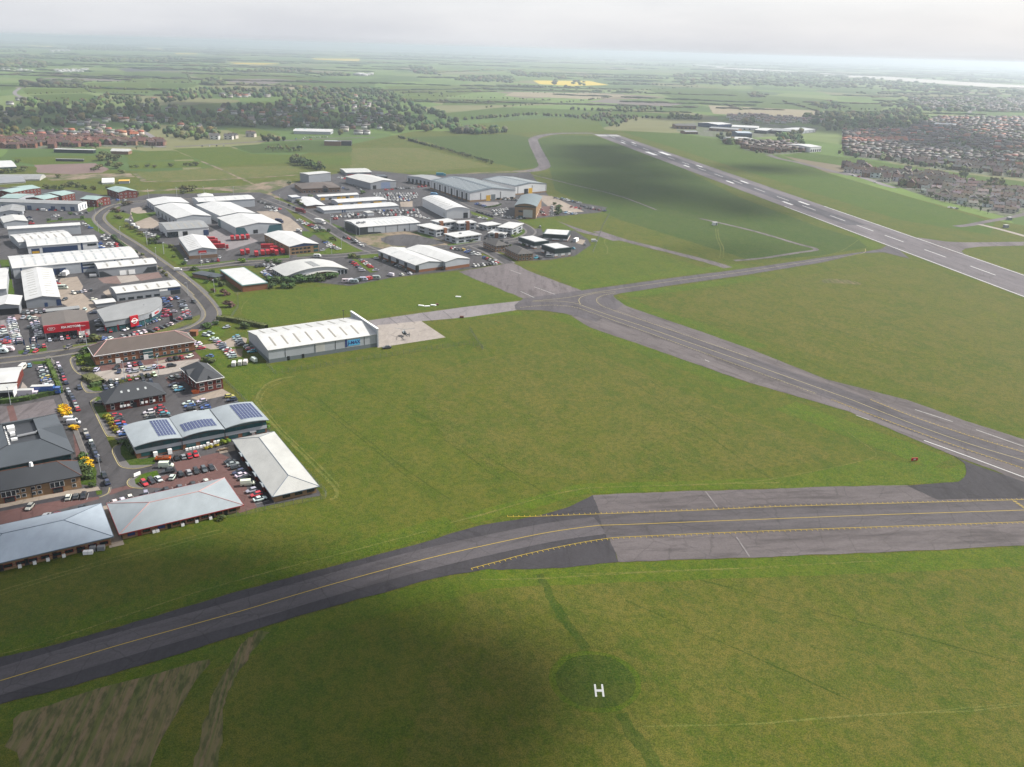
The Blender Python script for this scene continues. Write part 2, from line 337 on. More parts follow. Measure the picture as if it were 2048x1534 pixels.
def inside(p, poly):
    x, y = p[0], p[1]; c = False; j = len(poly)-1
    for i in range(len(poly)):
        a, b = poly[i], poly[j]
        if (a[1] > y) != (b[1] > y) and x < (b[0]-a[0])*(y-a[1])/(b[1]-a[1])+a[0]: c = not c
        j = i
    return c

# ================================================================ GROUND, FIELDS, WATER
def ground_material():
    m, t, b = nodes('countryside'); b.inputs['Roughness'].default_value = .95; b.inputs['Specular IOR Level'].default_value = .1
    g = t.nodes.new('ShaderNodeNewGeometry'); mp = t.nodes.new('ShaderNodeMapping')
    mp.inputs['Scale'].default_value = (.0042, .0026, 0); mp.inputs['Rotation'].default_value = (0, 0, .25); t.links.new(g.outputs['Position'], mp.inputs[0])
    nz = t.nodes.new('ShaderNodeTexNoise'); nz.inputs['Scale'].default_value = .0016; t.links.new(g.outputs['Position'], nz.inputs['Vector'])
    mxv = t.nodes.new('ShaderNodeMix'); mxv.data_type = 'RGBA'; mxv.blend_type = 'ADD'; mxv.inputs[0].default_value = .9
    t.links.new(mp.outputs[0], mxv.inputs[6]); t.links.new(nz.outputs[1], mxv.inputs[7])
    vo = t.nodes.new('ShaderNodeTexVoronoi'); vo.feature = 'F1'; vo.distance = 'CHEBYCHEV'; vo.inputs['Scale'].default_value = 1; vo.inputs['Randomness'].default_value = .8
    t.links.new(mxv.outputs[2], vo.inputs['Vector'])
    rp = t.nodes.new('ShaderNodeValToRGB'); rp.color_ramp.interpolation = 'CONSTANT'; el = rp.color_ramp.elements
    cols = [(0, (.085, .135, .030)), (.18, (.110, .165, .040)), (.34, (.070, .115, .028)), (.47, (.130, .170, .055)), (.6, (.060, .100, .026)),
            (.72, (.150, .150, .070)), (.80, (.095, .150, .035)), (.91, (.150, .125, .085)), (.96, (.050, .085, .025))]
    el[0].color = (*cols[0][1], 1); el[1].position = cols[1][0]; el[1].color = (*cols[1][1], 1)
    for p, c in cols[2:]: e = el.new(p); e.color = (*c, 1)
    sp_ = t.nodes.new('ShaderNodeSeparateColor'); t.links.new(vo.outputs['Color'], sp_.inputs[0]); t.links.new(sp_.outputs[0], rp.inputs[0])
    n2 = t.nodes.new('ShaderNodeTexNoise'); n2.inputs['Scale'].default_value = .012; n2.inputs['Detail'].default_value = 6; t.links.new(g.outputs['Position'], n2.inputs['Vector'])
    r2 = t.nodes.new('ShaderNodeMapRange'); r2.inputs[3].default_value = .5; r2.inputs[4].default_value = .9; t.links.new(n2.outputs[0], r2.inputs[0])
    m2 = t.nodes.new('ShaderNodeMix'); m2.data_type = 'RGBA'; m2.blend_type = 'MULTIPLY'; m2.inputs[0].default_value = 1
    t.links.new(rp.outputs[0], m2.inputs[6]); t.links.new(r2.outputs[0], m2.inputs[7]); t.links.new(m2.outputs[2], b.inputs['Base Color']); MATS['countryside'] = m
ground_material()
ring = [Vector((42000*math.cos(a*math.pi/48), 42000*math.sin(a*math.pi/48), 0)) for a in range(96)]
sheet('ground', ring, 0, 'countryside')
# airfield grass out to the hedges beyond the runway head
AIRF = "px -700,2300 -260,1000 -200,900 -120,420 0,330 300,345 560,318 830,262 1010,268 1180,262 1340,264 1500,285 1660,345 1830,395 2000,440 2300,480 3600,900 3600,2300"
af = [Vector((-260, 40, 0)), Vector((-260, 330, 0))] + GP("px 0,330 330,345 560,318 830,262 1010,262 1180,258 1345,266 1500,287 1660,347 1830,397 2000,442 2300,500") + [Vector((1100, 500, 0)), Vector((1100, 40, 0))]
sheet('airfield_grass', af, .03, 'grass')
Z1, Z2, Z3, Z4, Z5 = .06, .09, .12, .15, .18
def F(name, s, m, z=Z1, curve=0): return sheet(name, s, z, m, curve=curve)
# dark and lush grass sheets between the loop and the runway, and beside it
F('grass_field', "px 1100,340 1075,280 1110,270 1190,272 1330,318 1480,395 1640,455 1760,490 1640,512 1500,520 1240,440 1110,380", 'grass_dark', .045)  # cloud shade painted into this sheet's darker grass colour
F('grass_field', "px 800,275 1020,268 1060,275 1085,335 1040,338 960,320 860,285", 'grass_dark', .045)
F('grass_field', "px 1240,262 1345,266 1500,288 1660,348 1830,398 1990,445 1980,470 1800,440 1500,345 1330,290", 'grass_lush', .045)
F('grass_field', "px 480,590 700,568 940,545 1045,598 860,618 740,634 700,628 560,650 500,640 475,610", 'grass_mown', .045, 4)
F('grass_field', "px 1050,530 1140,515 1210,470 1300,500 1420,540 1160,578", 'grass_mown', .045)
sheet('grass_field', GP("Y 0,960 945,915 2048,875 px 1800,1130 2048,1118 2300,1105")+[Vector((330, 60, 0)), Vector((20, 60, 0))]+GP("px 800,1534 880,1300"), .042, 'grass_dry')
F('grass_field', "O 1250,420 1500,380 2048,300 px 1800,530 2048,600 2300,690 2300,930 2048,850 1800,765 1500,670", 'grass_dry', .042, 3)
F('grass_field', "px 880,740 1150,700 1400,800 1600,880 1650,920 1400,945 1150,960 950,920 860,830", 'grass_dry', .042, 3)
# ---- far fields
for s, m in (("I 230,605 860,600 930,635 600,650 270,655", 'grass_bright'), ("I 300,668 850,648 1050,682 900,750 650,755 430,720", 'grass_lush'),
             ("I 890,545 1500,540 1545,640 930,636", 'grass_bright'), ("I 1270,432 1900,432 1935,500 1270,500", 'grass_lush'),
             ("I 1280,506 1940,508 1955,538 1290,538", 'grass_bright'), ("I 340,445 1230,440 1250,488 420,488", 'grass_bright'),
             ("I 400,492 1230,500 1250,525 420,505", 'soil'), ("I 1190,395 1700,378 1860,418 1300,428", 'soil_dark'),
             ("I 0,545 200,540 140,605 0,620", 'grass_lush'), ("I 1540,545 2040,548 1990,580 1560,640", 'grass_lush'),
             ("J 170,440 760,430 1480,490 1300,600 1060,560 560,520 300,540", 'grass_bright'), ("J 520,500 1000,500 1300,515 950,555 560,535", 'soil'),
             ("J 1080,570 1200,560 1290,615 1120,610", 'stubble'), ("J 1130,520 1400,500 2048,520 2048,590 1400,610 1290,610", 'grass_lush'),
             ("J 555,332 700,336 1040,342 1080,348 900,354 620,347", 'rapeseed'), ("J 1395,290 1900,296 1880,320 1440,304", 'rapeseed'),
             ("I 285,157 540,166 530,174 290,162", 'rapeseed'), ("I 1510,185 1680,195 1600,202 1500,190", 'rapeseed'), ("J 0,236 230,240 225,248 0,246", 'rapeseed'),
             ("Q 1070,295 1400,298 1515,322 1300,327 1110,317", 'rapeseed'), ("Q 1380,420 1500,405 1970,430 1850,447", 'soil'),
             ("Q 280,385 560,390 560,420 340,425", 'grass_bright'), ("Q 560,400 1180,412 960,440 540,440", 'grass_lush'),
             ("Q 200,330 830,320 860,350 560,392 290,375", 'grass_bright'), ("Q 520,490 900,452 1550,472 2048,500 2048,525 1600,505 1080,495 660,525", 'grass_lush'),
             ("Q 850,315 1150,325 1170,355 900,360", 'grass_dark'), ("Q 960,362 1400,370 1650,385 1400,405 900,385", 'stubble'),
             ("Q 1700,340 2048,345 2048,420 1950,415", 'grass_lush'), ("Q 700,550 1200,512 1440,525 1500,590 950,600", 'grass_mown'),
             ("S 0,345 250,340 480,380 820,400 1250,450 1200,470 1000,470 800,470 200,440 0,420", 'grass_lush'),
             ("S 200,440 800,470 1080,490 760,515 400,500 230,490", 'stubble'), ("S 990,425 1250,445 1200,470 1010,460", 'grass_bright'),
             ("S 640,735 760,715 1000,745 1400,800 1800,855 2060,890 2060,960 1930,930 1700,895 1330,835 1050,800 820,770", 'grass_lush'),
             # playing fields by the village
             ("P 60,745 560,735 620,765 330,790 200,790 110,770", 'grass_mown'), ("P 720,712 1020,705 1145,757 750,768", 'grass_mown'),
             ("P 740,772 1150,765 1240,800 760,815", 'grass_bright'), ("P 1010,695 1340,682 1470,725 2060,740 2060,790 1650,780 1280,800 1150,755", 'grass_mown'),
             ("P 800,835 1280,805 1700,792 1790,835 1400,870 900,890 830,870", 'rough_grass'), ("P 200,790 560,780 640,815 600,835 420,845 220,835", 'block_pink'),
             ("P 240,848 760,838 790,860 300,880", 'earth'), ("P 1350,680 1700,655 2060,640 2060,715 1560,720 1480,722", 'grass_dark'),
             ("P 1310,572 1480,570 1645,612 1480,622 1360,600", 'grass_bright'), ("P 1160,432 1290,428 1300,462 1160,462", 'grass_bright'),
             ("P 1420,420 1560,415 1640,445 1560,455", 'grass_bright'), ("P 100,585 500,565 530,605 480,605 110,600", 'grass_bright'),
             ("P 1780,740 2060,735 2060,850 1910,845 1800,790", 'grass'), ("Q 0,690 400,690 640,745 830,800 560,820 0,850", 'rough_grass')):
    F('field', s, m, .05)
for q in ("R 0,740 200,730 420,800 830,800 1210,880 1400,900 1620,930 1980,1010 1980,1235 1750,1275 1450,1195 1050,1105 720,1000 560,940 300,870 0,805", "R 0,340 700,320 1000,200 1972,200 1972,865 1200,785 600,690 0,610",
          "W 740,365 1480,385 1500,490 1150,510 850,460", "I 0,1125 480,1105 960,1105 1690,1145 1700,1205 900,1195 480,1220 0,1220", "W 60,150 700,130 1700,200 1650,260 760,330 400,300 80,240"):
    F('residential_plots', q, 'plots', .052)
ribbon('farm_track', "P 790,840 830,870 900,888 1400,870 1780,845", -2.5, 2.5, .07, 'earth')
ribbon('farm_track', "P 1170,765 1290,815 1400,865 1480,900", -1.5, 1.5, .075, 'earth')
F('earth_mound', "C 0,260 150,240 330,235 420,230 400,330 300,345 200,370 0,350", 'earth', .07, 3)
F('earth_mound', "B 500,260 1500,215 2045,150 2045,330 1700,310 1200,250 560,275", 'earth', .055, 3)
F('waste_ground', "C 970,790 1250,745 1580,735 1800,800 1960,860 1700,880 1560,870 1290,920", 'earth', Z2, 3)
F('tarmac_patch', "C 1240,800 1480,760 1740,800 1880,855 1560,880 1330,870", 'asphalt', Z3, 3)
# ---- river beyond the town, and its sands
sheet('river', GP("px 1360,126 1480,136 1600,143 1750,152 1900,162 2080,173 2300,186 2300,200 2080,181 1900,169 1750,158 1600,148 1480,141"), .4, 'mud')

# ================================================================ RUNWAY AND TAXIWAYS
d0 = G(1224.1, 273.4); d1 = G(1943.9, 532.2); rdir = (d1-d0).normalized(); rn = Vector((-rdir.y, rdir.x, 0))
def RW(s, o): return d0 + rdir*s + rn*(o-1.5)
def rs(px, py): return (G(px, py)-d0).dot(rdir)
RL = rs(1943.9, 532.2)
def rquad(s0, s1, o0, o1): return [RW(s0, o0), RW(s1, o0), RW(s1, o1), RW(s0, o1)]
run = sheet('runway', rquad(-45, RL+420, -22.5, 22.5), Z2, 'runway')
sheet('worn_strip', rquad(-45, RL-160, -9, 9), Z3, 'runway_mid', parent=run)
for k, x in enumerate(("1224.1,273.4 1243.6,280.3 1264.7,288.1 1287,296.3 1310,304.7 1336,314.5 1364.7,324.6 1396.6,336 1430.3,347.9 1467.4,361 1508.4,376.6 1553.9,392.9 1604.5,411.2 1662.6,431.3 1713.4,450.4 1770.1,470.7 1851.1,499.2 1943.9,532.2").split()):
    s = rs(*map(float, x.split(','))); sheet('centre_dash', rquad(s, s+28, -.45, .45), Z4, 'paint_white', parent=run)
s = RL+60; sheet('centre_dash', rquad(s, s+28, -.45, .45), Z4, 'paint_white', parent=run)
for i in range(6):
    for sg in (-1, 1):
        o = sg*(2.6+i*3.3); sheet('threshold_bar', rquad(-36, -6, o-.85, o+.85), Z4, 'paint_white', parent=run)
for q, ln, wd_, off in (("U 1127,170", 22, 3, 9), ("U 1342,268", 45, 7, 10.5), ("U 1757,403", 22, 3, 9), ("V 245,203", 22, 3, 9), ("V 802,412", 22, 3, 9)):
    s = rs(*PT(q)[0])
    for sg in (-1, 1): sheet('touchdown_bar', rquad(s+8, s+8+ln, sg*off-wd_/2, sg*off+wd_/2), Z4, 'paint_white', parent=run)
for sg in (-1, 1): sheet('edge_line', rquad(RL-260, RL+400, sg*21.3-.45, sg*21.3+.45), Z4, 'paint_white', parent=run)

def smooth_clip(s, n=5): return smooth_path(GP(s), n)
LOOP = smooth_clip("U 850,84 700,83 500,87 350,105 245,140 245,185 275,250 310,320 340,380 350,425 290,455 180,472 60,478", 6)
ribbon('taxi_loop', LOOP, -8, 8, Z1, 'asphalt_old')
ribbon('patrol_track', "U 180,472 60,478 -200,485 -500,500 -900,520", -3, 3, .065, 'earth')
dg = F('taxiway', "px 1143,632 1226,592 1230,596 1252,612 1310,632 1398,662 1500,698 1650,758 1814,800 1930,842 2048,879 2260,952 2260,1010 2048,970 1992,942 1905,911 1700,824 1500,766 1300,696 1180,655", 'asphalt_diag', Z2)
ew = F('taxiway', "Y 770,378 1030,365 1500,347 px 1560,977 1700,973 1814,971 2048,985 2300,1000 2300,1082 2048,1091.5 1800,1103 1560,1113 Y 1500,815 945,835", 'asphalt_ew', Z2)
F('dark_apron', "Z 1250,586 1600,560 1640,530 1655,490 1640,432 1560,380 1700,440 2048,560 2500,700 2500,665 1980,672 1460,682", 'asphalt_dark', Z3)
bend = F('taxiway', "AA -300,600 0,522 200,478 500,395 900,275 1400,140 1700,62 1880,6 1966,-18 2205,-58 2340,-98 2428,-142 2533,132 2300,157 2050,165 2000,160 1800,195 1500,275 1200,360 900,455 600,550 300,640 0,715 -300,790", 'asphalt_dark', .10)
BEND = smooth_clip("AA -280,705 0,620 250,545 500,470 750,400 1000,330 1250,256 1500,185 1750,119 2000,62 2254,10 2458,-18", 5)
EAST = smooth_clip("Y 820,585 1050,578 1550,558 px 1560,1038 1741,1031 2048,1021 2300,1012", 4)
ribbon('taxi_lane', BEND, -5.5, 5.5, .135, 'lane_bend')
F('taxi_lane', "Y 806,510 1100,497 1500,482 px 1560,1014 2048,1000 2300,992 2300,1036 2048,1044.6 1560,1061.6 Y 1500,642 1060,662 866,675", 'lane_ew', .135)
F('taxi_link', "O 500,400 900,345 1500,262 2048,192 2552,118 2800,85 2940,62 2990,35 3040,50 3080,80 3140,130 2960,85 2800,92 2552,152 2048,235 1500,312 1150,368 1115,378 1125,398 1180,445 1000,560 830,515 770,500 620,480 450,478 440,450", 'asphalt_taxi', .105)
F('taxi_link', "X 950,383 1240,425 1450,435 2048,428 2048,468 1600,478 1440,500 1410,525 1450,572 1200,520", 'asphalt_old', .08)
DIAG = smooth_clip("O 880,440 960,470 1100,520 1300,585 1600,690 2048,845", 4) + smooth_clip("Z 870,0 1300,170 1700,310 2048,415 2500,560", 4)
ribbon('taxi_lane', DIAG, -7.5, 7.5, .135, 'lane_diag')
F('disused_runway', "D 500,1142 1000,1058 1060,1055 1145,1100 1250,1150 1760,1338 1160,1418 640,1210", 'asphalt_old', .08)
F('apron_taxiway', "N 1303,297 1700,240 2048,193 2420,153 2500,165 2530,200 2048,272 1690,303 1365,345", 'concrete_grey', .085)
pad = F('helicopter_apron', "N 1368,332 1690,301 1870,421 1372,497", 'concrete', .115)
# painted lines
def line(name, path, w, m='paint_yellow', z=Z5, parent=None): return ribbon(name, path, -w/2, w/2, z, m, parent=parent)
line('centre_line', BEND, .24, parent=bend); line('centre_line', EAST, .24, parent=ew)
line('centre_line', DIAG, .34, 'paint_yellow_faded', parent=dg)
line('link_line', "O 570,418 800,395 1000,358 1500,285 2048,212 2552,132 2760,105 2830,85 2835,60", .3, 'paint_yellow_faded', parent=dg)
line('link_line', "O 560,420 750,420 880,437", .3, 'paint_yellow_faded', parent=dg)
line('link_line', "O 1130,355 1000,365 910,385 880,410 890,440", .3, 'paint_yellow_faded', parent=dg)
def edged(path, side, parent, w=.38, tick=1.0, step=1.8, m='paint_yellow'):
    if isinstance(path, str): path = smooth_clip(path, 6)
    line('edge_line', path, w*.55, m, .185, parent)
    mb = MB(); acc = 0.0
    for i in range(len(path)-1):
        a, b = path[i], path[i+1]; L_ = (b-a).length; t = (b-a).normalized(); n = Vector((-t.y, t.x, 0))*side
        while acc < L_:
            p = a+t*acc; q = p+n*tick
            mb.face([(p+t*.08).to_tuple()[:2]+(.19,), (q+t*.08).to_tuple()[:2]+(.19,), (q-t*.08).to_tuple()[:2]+(.19,), (p-t*.08).to_tuple()[:2]+(.19,)]); acc += step
        acc -= L_
    tag(mb.build('edge_ticks', m, parent), kind='stuff')
edged("Y 190,528 400,524 810,508 1500,482 px 1560,1014 1800,1007 2048,1000 2300,992", 1, ew)
edged("Y -60,880 100,838 300,785 600,720 870,675 1060,662 1500,642 px 1560,1061.6 1800,1053 2048,1044.6 2300,1036", -1, ew)
edged("O 480,462 640,447 750,448 850,460 950,490 1300,615 2048,885 2500,1050", -1, dg, m='paint_yellow_faded')
edged("Z 740,0 1000,100 1500,285 2048,470 2400,600", -1, dg)
edged("O 1130,365 1060,375 1010,395 1000,415 1020,440 1080,470 1300,545 2048,805", 1, dg, m='paint_yellow_faded')
edged("Z 1000,0 1300,120 1700,255 2048,360 2500,500", 1, dg)
line('white_line', "Z 1365,278 1700,400 2048,530 2400,660", .5, 'paint_white', .165, dg)
for s in ("Z 900,105 990,138", "Z 1305,68 1560,150", "Z 1720,205 2048,320", "O 1740,820 1770,832"): line('worn_white_line', s, .5, 'paint_pale', .165, dg)
for s in ("D 1020,1125 1135,1168", "D 1270,1300 1480,1375", "D 1130,1345 1270,1410"): line('worn_white_line', s, .5, 'paint_pale', .165, dg)
for s in ("Y 1540,355 1620,460", "Y 1750,665 1840,800"): line('patched_joint', s, .5, 'concrete_grey', .165, ew)
for k in range(5): a = Vector(G(*T('Z', 1965+k*19, 690+k*13))); sheet('holding_dash', [a, a+Vector((1.1, -.3, 0)), a+Vector((1.5, -1.0, 0)), a+Vector((.4, -.7, 0))], .19, 'paint_yellow', parent=ew)
# painted slab joints on the apron taxiway
for x in (1480, 1600, 1730, 1880): line('slab_joint', "N %d,%d %d,%d" % (x-30, 272-(x-1480)*.11, x+45, 330-(x-1480)*.1), .25, 'asphalt', .16, pad)
# smaller airfield tracks
ribbon('patrol_track', "D 1410,605 1560,660 1800,740 1960,775 2120,825", -4, 4, .07, 'asphalt_old')
ribbon('patrol_track', "O 1000,-60 1180,0 1500,80 1750,145 1900,190", -4, 4, .072, 'asphalt_old')
ribbon('patrol_track', "V 0,600 400,690 700,770 1000,860 1190,915 1000,950 600,1010 350,1030", -2, 2, .07, 'asphalt_old')
ribbon('patrol_track', "U 180,500 430,560 700,625 1000,695 1250,772 1500,870", -1.2, 1.2, .07, 'asphalt_old')
ribbon('perimeter_road', "X 1350,272 1500,255 1700,215 1850,190 2100,135", -4, 4, .07, 'asphalt_old')
ribbon('perimeter_road', "X 1590,250 1800,300 2048,368 2300,440", -3, 3, .075, 'concrete')
F('old_hardstanding', "X 0,808 200,815 350,845 370,868 200,855 0,850", 'scalped', .06, 3)
# mown verges and wheel tracks in the grass
V1 = [("AA -250,585 200,470 500,387 900,267 1400,132 1880,-2", 0, 9, 'grass_mown'), ("Y -40,575 200,507 600,404 740,367 1030,357 2048,322 px 1700,968", 0, 7, 'grass_bright'),
      ("AA -250,785 300,645 600,556 900,461 1500,281 2000,165", -9, 0, 'grass_mown'), ("Y 0,882 945,842 2048,802 px 1800,1106 2048,1095 2300,1086", -10, 0, 'grass_bright'),
      ("O 780,500 960,570 1300,700 1600,815 2048,985", -12, 0, 'grass_mown'), ("Z 500,10 900,155 1250,280 1560,392", -16, -1, 'grass_bright'),
      ("O 1130,405 1190,455 1400,528 1700,628 2048,752", 0, 14, 'grass_mown'), ("O 1150,360 1500,318 2048,242", -12, -1, 'grass_bright'),
      ("O 890,345 1500,258 2048,188", 1, 13, 'grass_bright'), ("O 0,525 250,492 480,484", -8, -1, 'grass_bright')]
for s, a, b, m in V1: ribbon('grass_verge', s, a, b, .058, m)
F('grass_verge', "Z 1000,410 1250,430 1500,470 1640,440 1650,500 1600,555 1250,578 600,600 0,608 300,550 700,475", 'grass_bright', .062, 3)
F('grass_verge', "X 250,320 430,400 600,465 570,490 480,515 440,480 380,430", 'grass_bright', .062)
for s, w in (("Y -200,565 0,515 400,400 640,345 900,322 2048,292", .45), ("Z 750,150 900,260 1000,330 1035,365 1000,400 700,470 300,545 0,572", .4),
             ("AA -250,575 200,455 700,290 1000,200 1500,70 1750,5", .4), ("Y 0,955 450,945 1000,912 2048,870", .35), ("BB 300,95 900,72 1500,42", .3),
             ("BB 560,690 860,685 1060,675 1500,640 1800,632 2048,605", .35), ("BB 1450,650 1800,620 2048,598", .3),
             ("N 490,880 500,830 540,780 600,745 680,720 770,705", 1.1), ("N 520,880 530,840 570,795 640,760 740,735", .5),
             ("M 1290,0 1330,70 1500,270 1900,670 2000,780 2020,850 1960,890", 1.0), ("M 1330,0 1370,70 1540,270 1930,650 2040,770", .5),
             ("AA 0,250 300,160 700,50 900,0", .5), ("AA 0,265 300,175 700,65 920,8", .4),
             ("V 1650,800 1400,950 980,1010", .5), ("X 1450,555 1700,640 2048,760", 1.2), ("V 160,700 170,800 210,900 200,1000", .6), ("V 185,700 195,800 240,900 235,1000", .6),
             ("D 2040,780 2000,800 1990,850 2020,900 2015,960", .8), ("N 370,260 385,190 430,140", .5)):
    ribbon('wheel_track', s, -w*.6, w*.6, .066, 'grass_track')
for s in ("O 190,150 230,230", "px 860,850 960,930", "px 640,720 900,860", "px 960,905 1010,935 1110,1000", "px 700,760 860,860 1000,960", "px 1150,680 1400,860 1560,970", "px 640,800 760,900 900,1000", "px 1300,760 1500,900", "px 1380,620 1700,760", "px 1500,600 1900,740", "px 1250,1200 1700,1400", "px 1400,1160 2048,1330", "px 560,760 700,860 880,1010"): ribbon('wheel_track', s, -.14, .14, .067, 'grass_pad')
for s, w, m in (("BB 150,95 190,160 230,240 330,385", 1.3, 'grass_pad'), ("BB 470,640 520,720 560,770 625,860", 1.4, 'grass_pad'),
                ("AA 1075,415 1000,510 930,620 880,760 850,980", 1.6, 'scalped'), ("AA 1030,440 960,560 905,680 850,800 810,980", 1.1, 'scalped')):
    ribbon('worn_path', s, -w, w, .064, m)
F('scalped_patch', "AA 55,775 200,720 400,650 640,590 860,530 800,620 720,760 660,860 610,985 600,1080 70,1080 85,980", 'scalped', .06, 3)
hc = G(*T('HH', 1030, 690)); ringp = lambda r, n=40: [hc+Vector((r*math.cos(6.2832*i/n), r*math.sin(6.2832*i/n), 0)) for i in range(n)]
sheet('helipad_grass', ringp(10.6), .07, 'grass_pad'); 
ribbon('mown_ring', ringp(10.3)+ringp(10.3)[:1], -.7, .7, .078, 'grass_bright')
a, b, c_ = G(*T('HH', 1020, 745)), G(*T('HH', 1120, 745)), G(*T('HH', 1040, 915))
ux = (b-a); uy = (c_-a); bw = .26
hroot = thing('helipad_marking', 'large white painted letter H on the mown grass circle', 'marking', a)
for nm, (x0, x1, y0, y1) in (('upright', (-.12, .14, 0, 1)), ('upright', (.86, 1.12, 0, 1)), ('crossbar', (.14, .86, .42, .6))):
    mb = MB(); pts = [ux*p+uy*q for p, q in ((x0, y0), (x1, y0), (x1, y1), (x0, y1))]
    mb.face([(p.x, p.y, .10) for p in pts])
    for i in range(4): p, q = pts[i], pts[(i+1) % 4]; mb.face([(p.x, p.y, .10), (q.x, q.y, .10), (q.x, q.y, .07), (p.x, p.y, .07)])
    mb.build(nm, 'paint_white', hroot)

# ================================================================ ESTATE PAVING, ROADS, LAWNS
F('estate_yard', "px -20,372 40,378 150,380 215,392 240,385 250,398 205,420 192,440 225,475 300,525 350,555 398,600 408,632 370,656 180,690 -20,718", 'asphalt', .08)
F('estate_yard', "px 245,400 300,388 520,385 545,392 610,455 690,515 700,535 500,532 380,535 340,512 262,452 238,425", 'asphalt', .08)
F('estate_yard', "px 540,385 600,362 720,338 830,350 1060,345 1100,395 1215,415 1200,425 1035,440 1090,470 1085,490 1050,500 900,512 770,512 650,440", 'asphalt', .08)
F('estate_yard', "px 520,545 560,518 750,512 940,500 1000,528 940,538 780,556 700,572 640,566", 'asphalt', .08)
F('estate_yard', "px 1020,480 1060,458 1140,455 1175,478 1182,490 1150,512 1100,520 1042,522 980,495", 'asphalt', .08)
F('estate_yard', "px -20,716 110,716 128,742 148,800 170,865 188,920 215,965 225,1020 60,1050 -20,1060", 'asphalt', .08)
F('estate_yard', "px 145,735 190,722 390,715 432,765 472,800 530,850 640,985 640,992 480,1022 236,1056 205,1010 215,968 240,950 262,905 210,860 180,800 165,765", 'asphalt', .08)
for s, m in (("A 1340,600 1480,570 1500,645 1330,665", 'concrete_tan'), ("A 1340,680 1600,670 1640,760 1560,805 1420,800", 'concrete_tan'),
             ("B 1700,475 1880,470 2045,540 2120,600 2180,660 2000,690 1960,600 1740,500", 'concrete_tan'), ("C 60,520 180,530 380,680 420,730 240,720 220,620", 'concrete_tan'),
             ("B 1190,700 1420,620 1720,780 1400,880 1230,760", 'concrete_grey'), ("C 1430,430 1560,420 1560,480 1440,480", 'concrete_tan'),
             ("E 620,190 790,170 850,270 830,330 930,420 1000,480 850,560 620,440 560,300", 'concrete_tan'), ("E 1000,190 1200,160 1240,245 1060,240", 'block_pink'),
             ("E 1190,165 1380,155 1430,210 1240,240", 'concrete'), ("E 1380,155 1620,125 1660,180 1440,215", 'block_pink'),
             ("E 1050,330 1110,300 1150,380 1100,375", 'concrete_tan'), ("E 150,560 420,540 420,580 150,620", 'block_pink'), ("E 0,620 100,600 150,900 0,900", 'concrete_grey'),
             ("E 170,1090 430,1060 560,1330 280,1350 190,1310", 'block_pink'), ("E 230,1250 280,1300 270,1350 200,1340", 'concrete'),
             ("D 1330,360 1450,370 1680,480 1780,530 1480,540 1350,420", 'concrete_tan'), ("D 700,430 900,430 930,470 760,490", 'concrete_grey'),
             ("D 1300,480 1450,470 1440,570 1290,580", 'block_red'), ("D 1700,805 1795,820 1770,870 1700,850", 'concrete_tan'),
             ("E 960,990 1140,1075 1980,950 2045,975 2045,1010 1200,1120 1040,1150", 'block_red'), ("K 700,430 850,400 1080,360 1110,370 900,410 760,445", 'concrete_tan'),
             ("E 960,1150 1500,1075 2045,1010 2045,1090 1700,1170 1090,1240 990,1190", 'concrete'), ("K 820,590 1080,530 1110,600 1010,630 850,650", 'block_red'),
             ("K 1080,800 1400,705 1500,760 1180,830", 'concrete_tan'), ("K 1540,160 1660,190 1640,260 1300,310 1180,260 1400,230", 'concrete_tan'),
             ("K 860,690 985,630 1085,780 960,800", 'asphalt_dark'), ("K 1100,280 1240,300 1180,420 1100,330", 'block_red'),
             ("M 560,560 960,470 1080,520 1310,960 1150,1010 1000,720 620,790 280,780 140,800 -120,890 -200,830 0,770 440,690 600,640", 'block_red'),
             ("M 1045,520 1180,480 1500,920 1380,945", 'asphalt_dark'), ("M 960,440 1100,400 1120,450 980,480", 'concrete_tan'), ("M 430,600 560,570 600,640 520,680", 'asphalt_dark'),
             ("L 0,980 560,870 860,830 870,870 500,970 0,1110", 'block_red'), ("L 0,940 560,830 860,770 880,800 860,850 540,880 0,975", 'asphalt_dark'),
             ("L 640,300 700,300 780,500 760,760 700,700 660,450", 'block_red'), ("L 0,905 430,820 860,760 880,790 500,850 0,950", 'concrete_tan'),
             ("F 0,770 90,765 250,1010 0,1060", 'asphalt_old'), ("F 185,770 730,670 830,910 470,985 255,1010", 'asphalt_old'), ("F 90,768 180,755 255,1010 150,1020", 'block_red'),
             ("M 1100,290 1420,285 1850,770 1460,920 1430,860", 'concrete_grey'), ("L 880,940 960,920 1090,1270 960,1300 900,1050", 'concrete_tan')):
    F('paved_yard', s, m, .10)
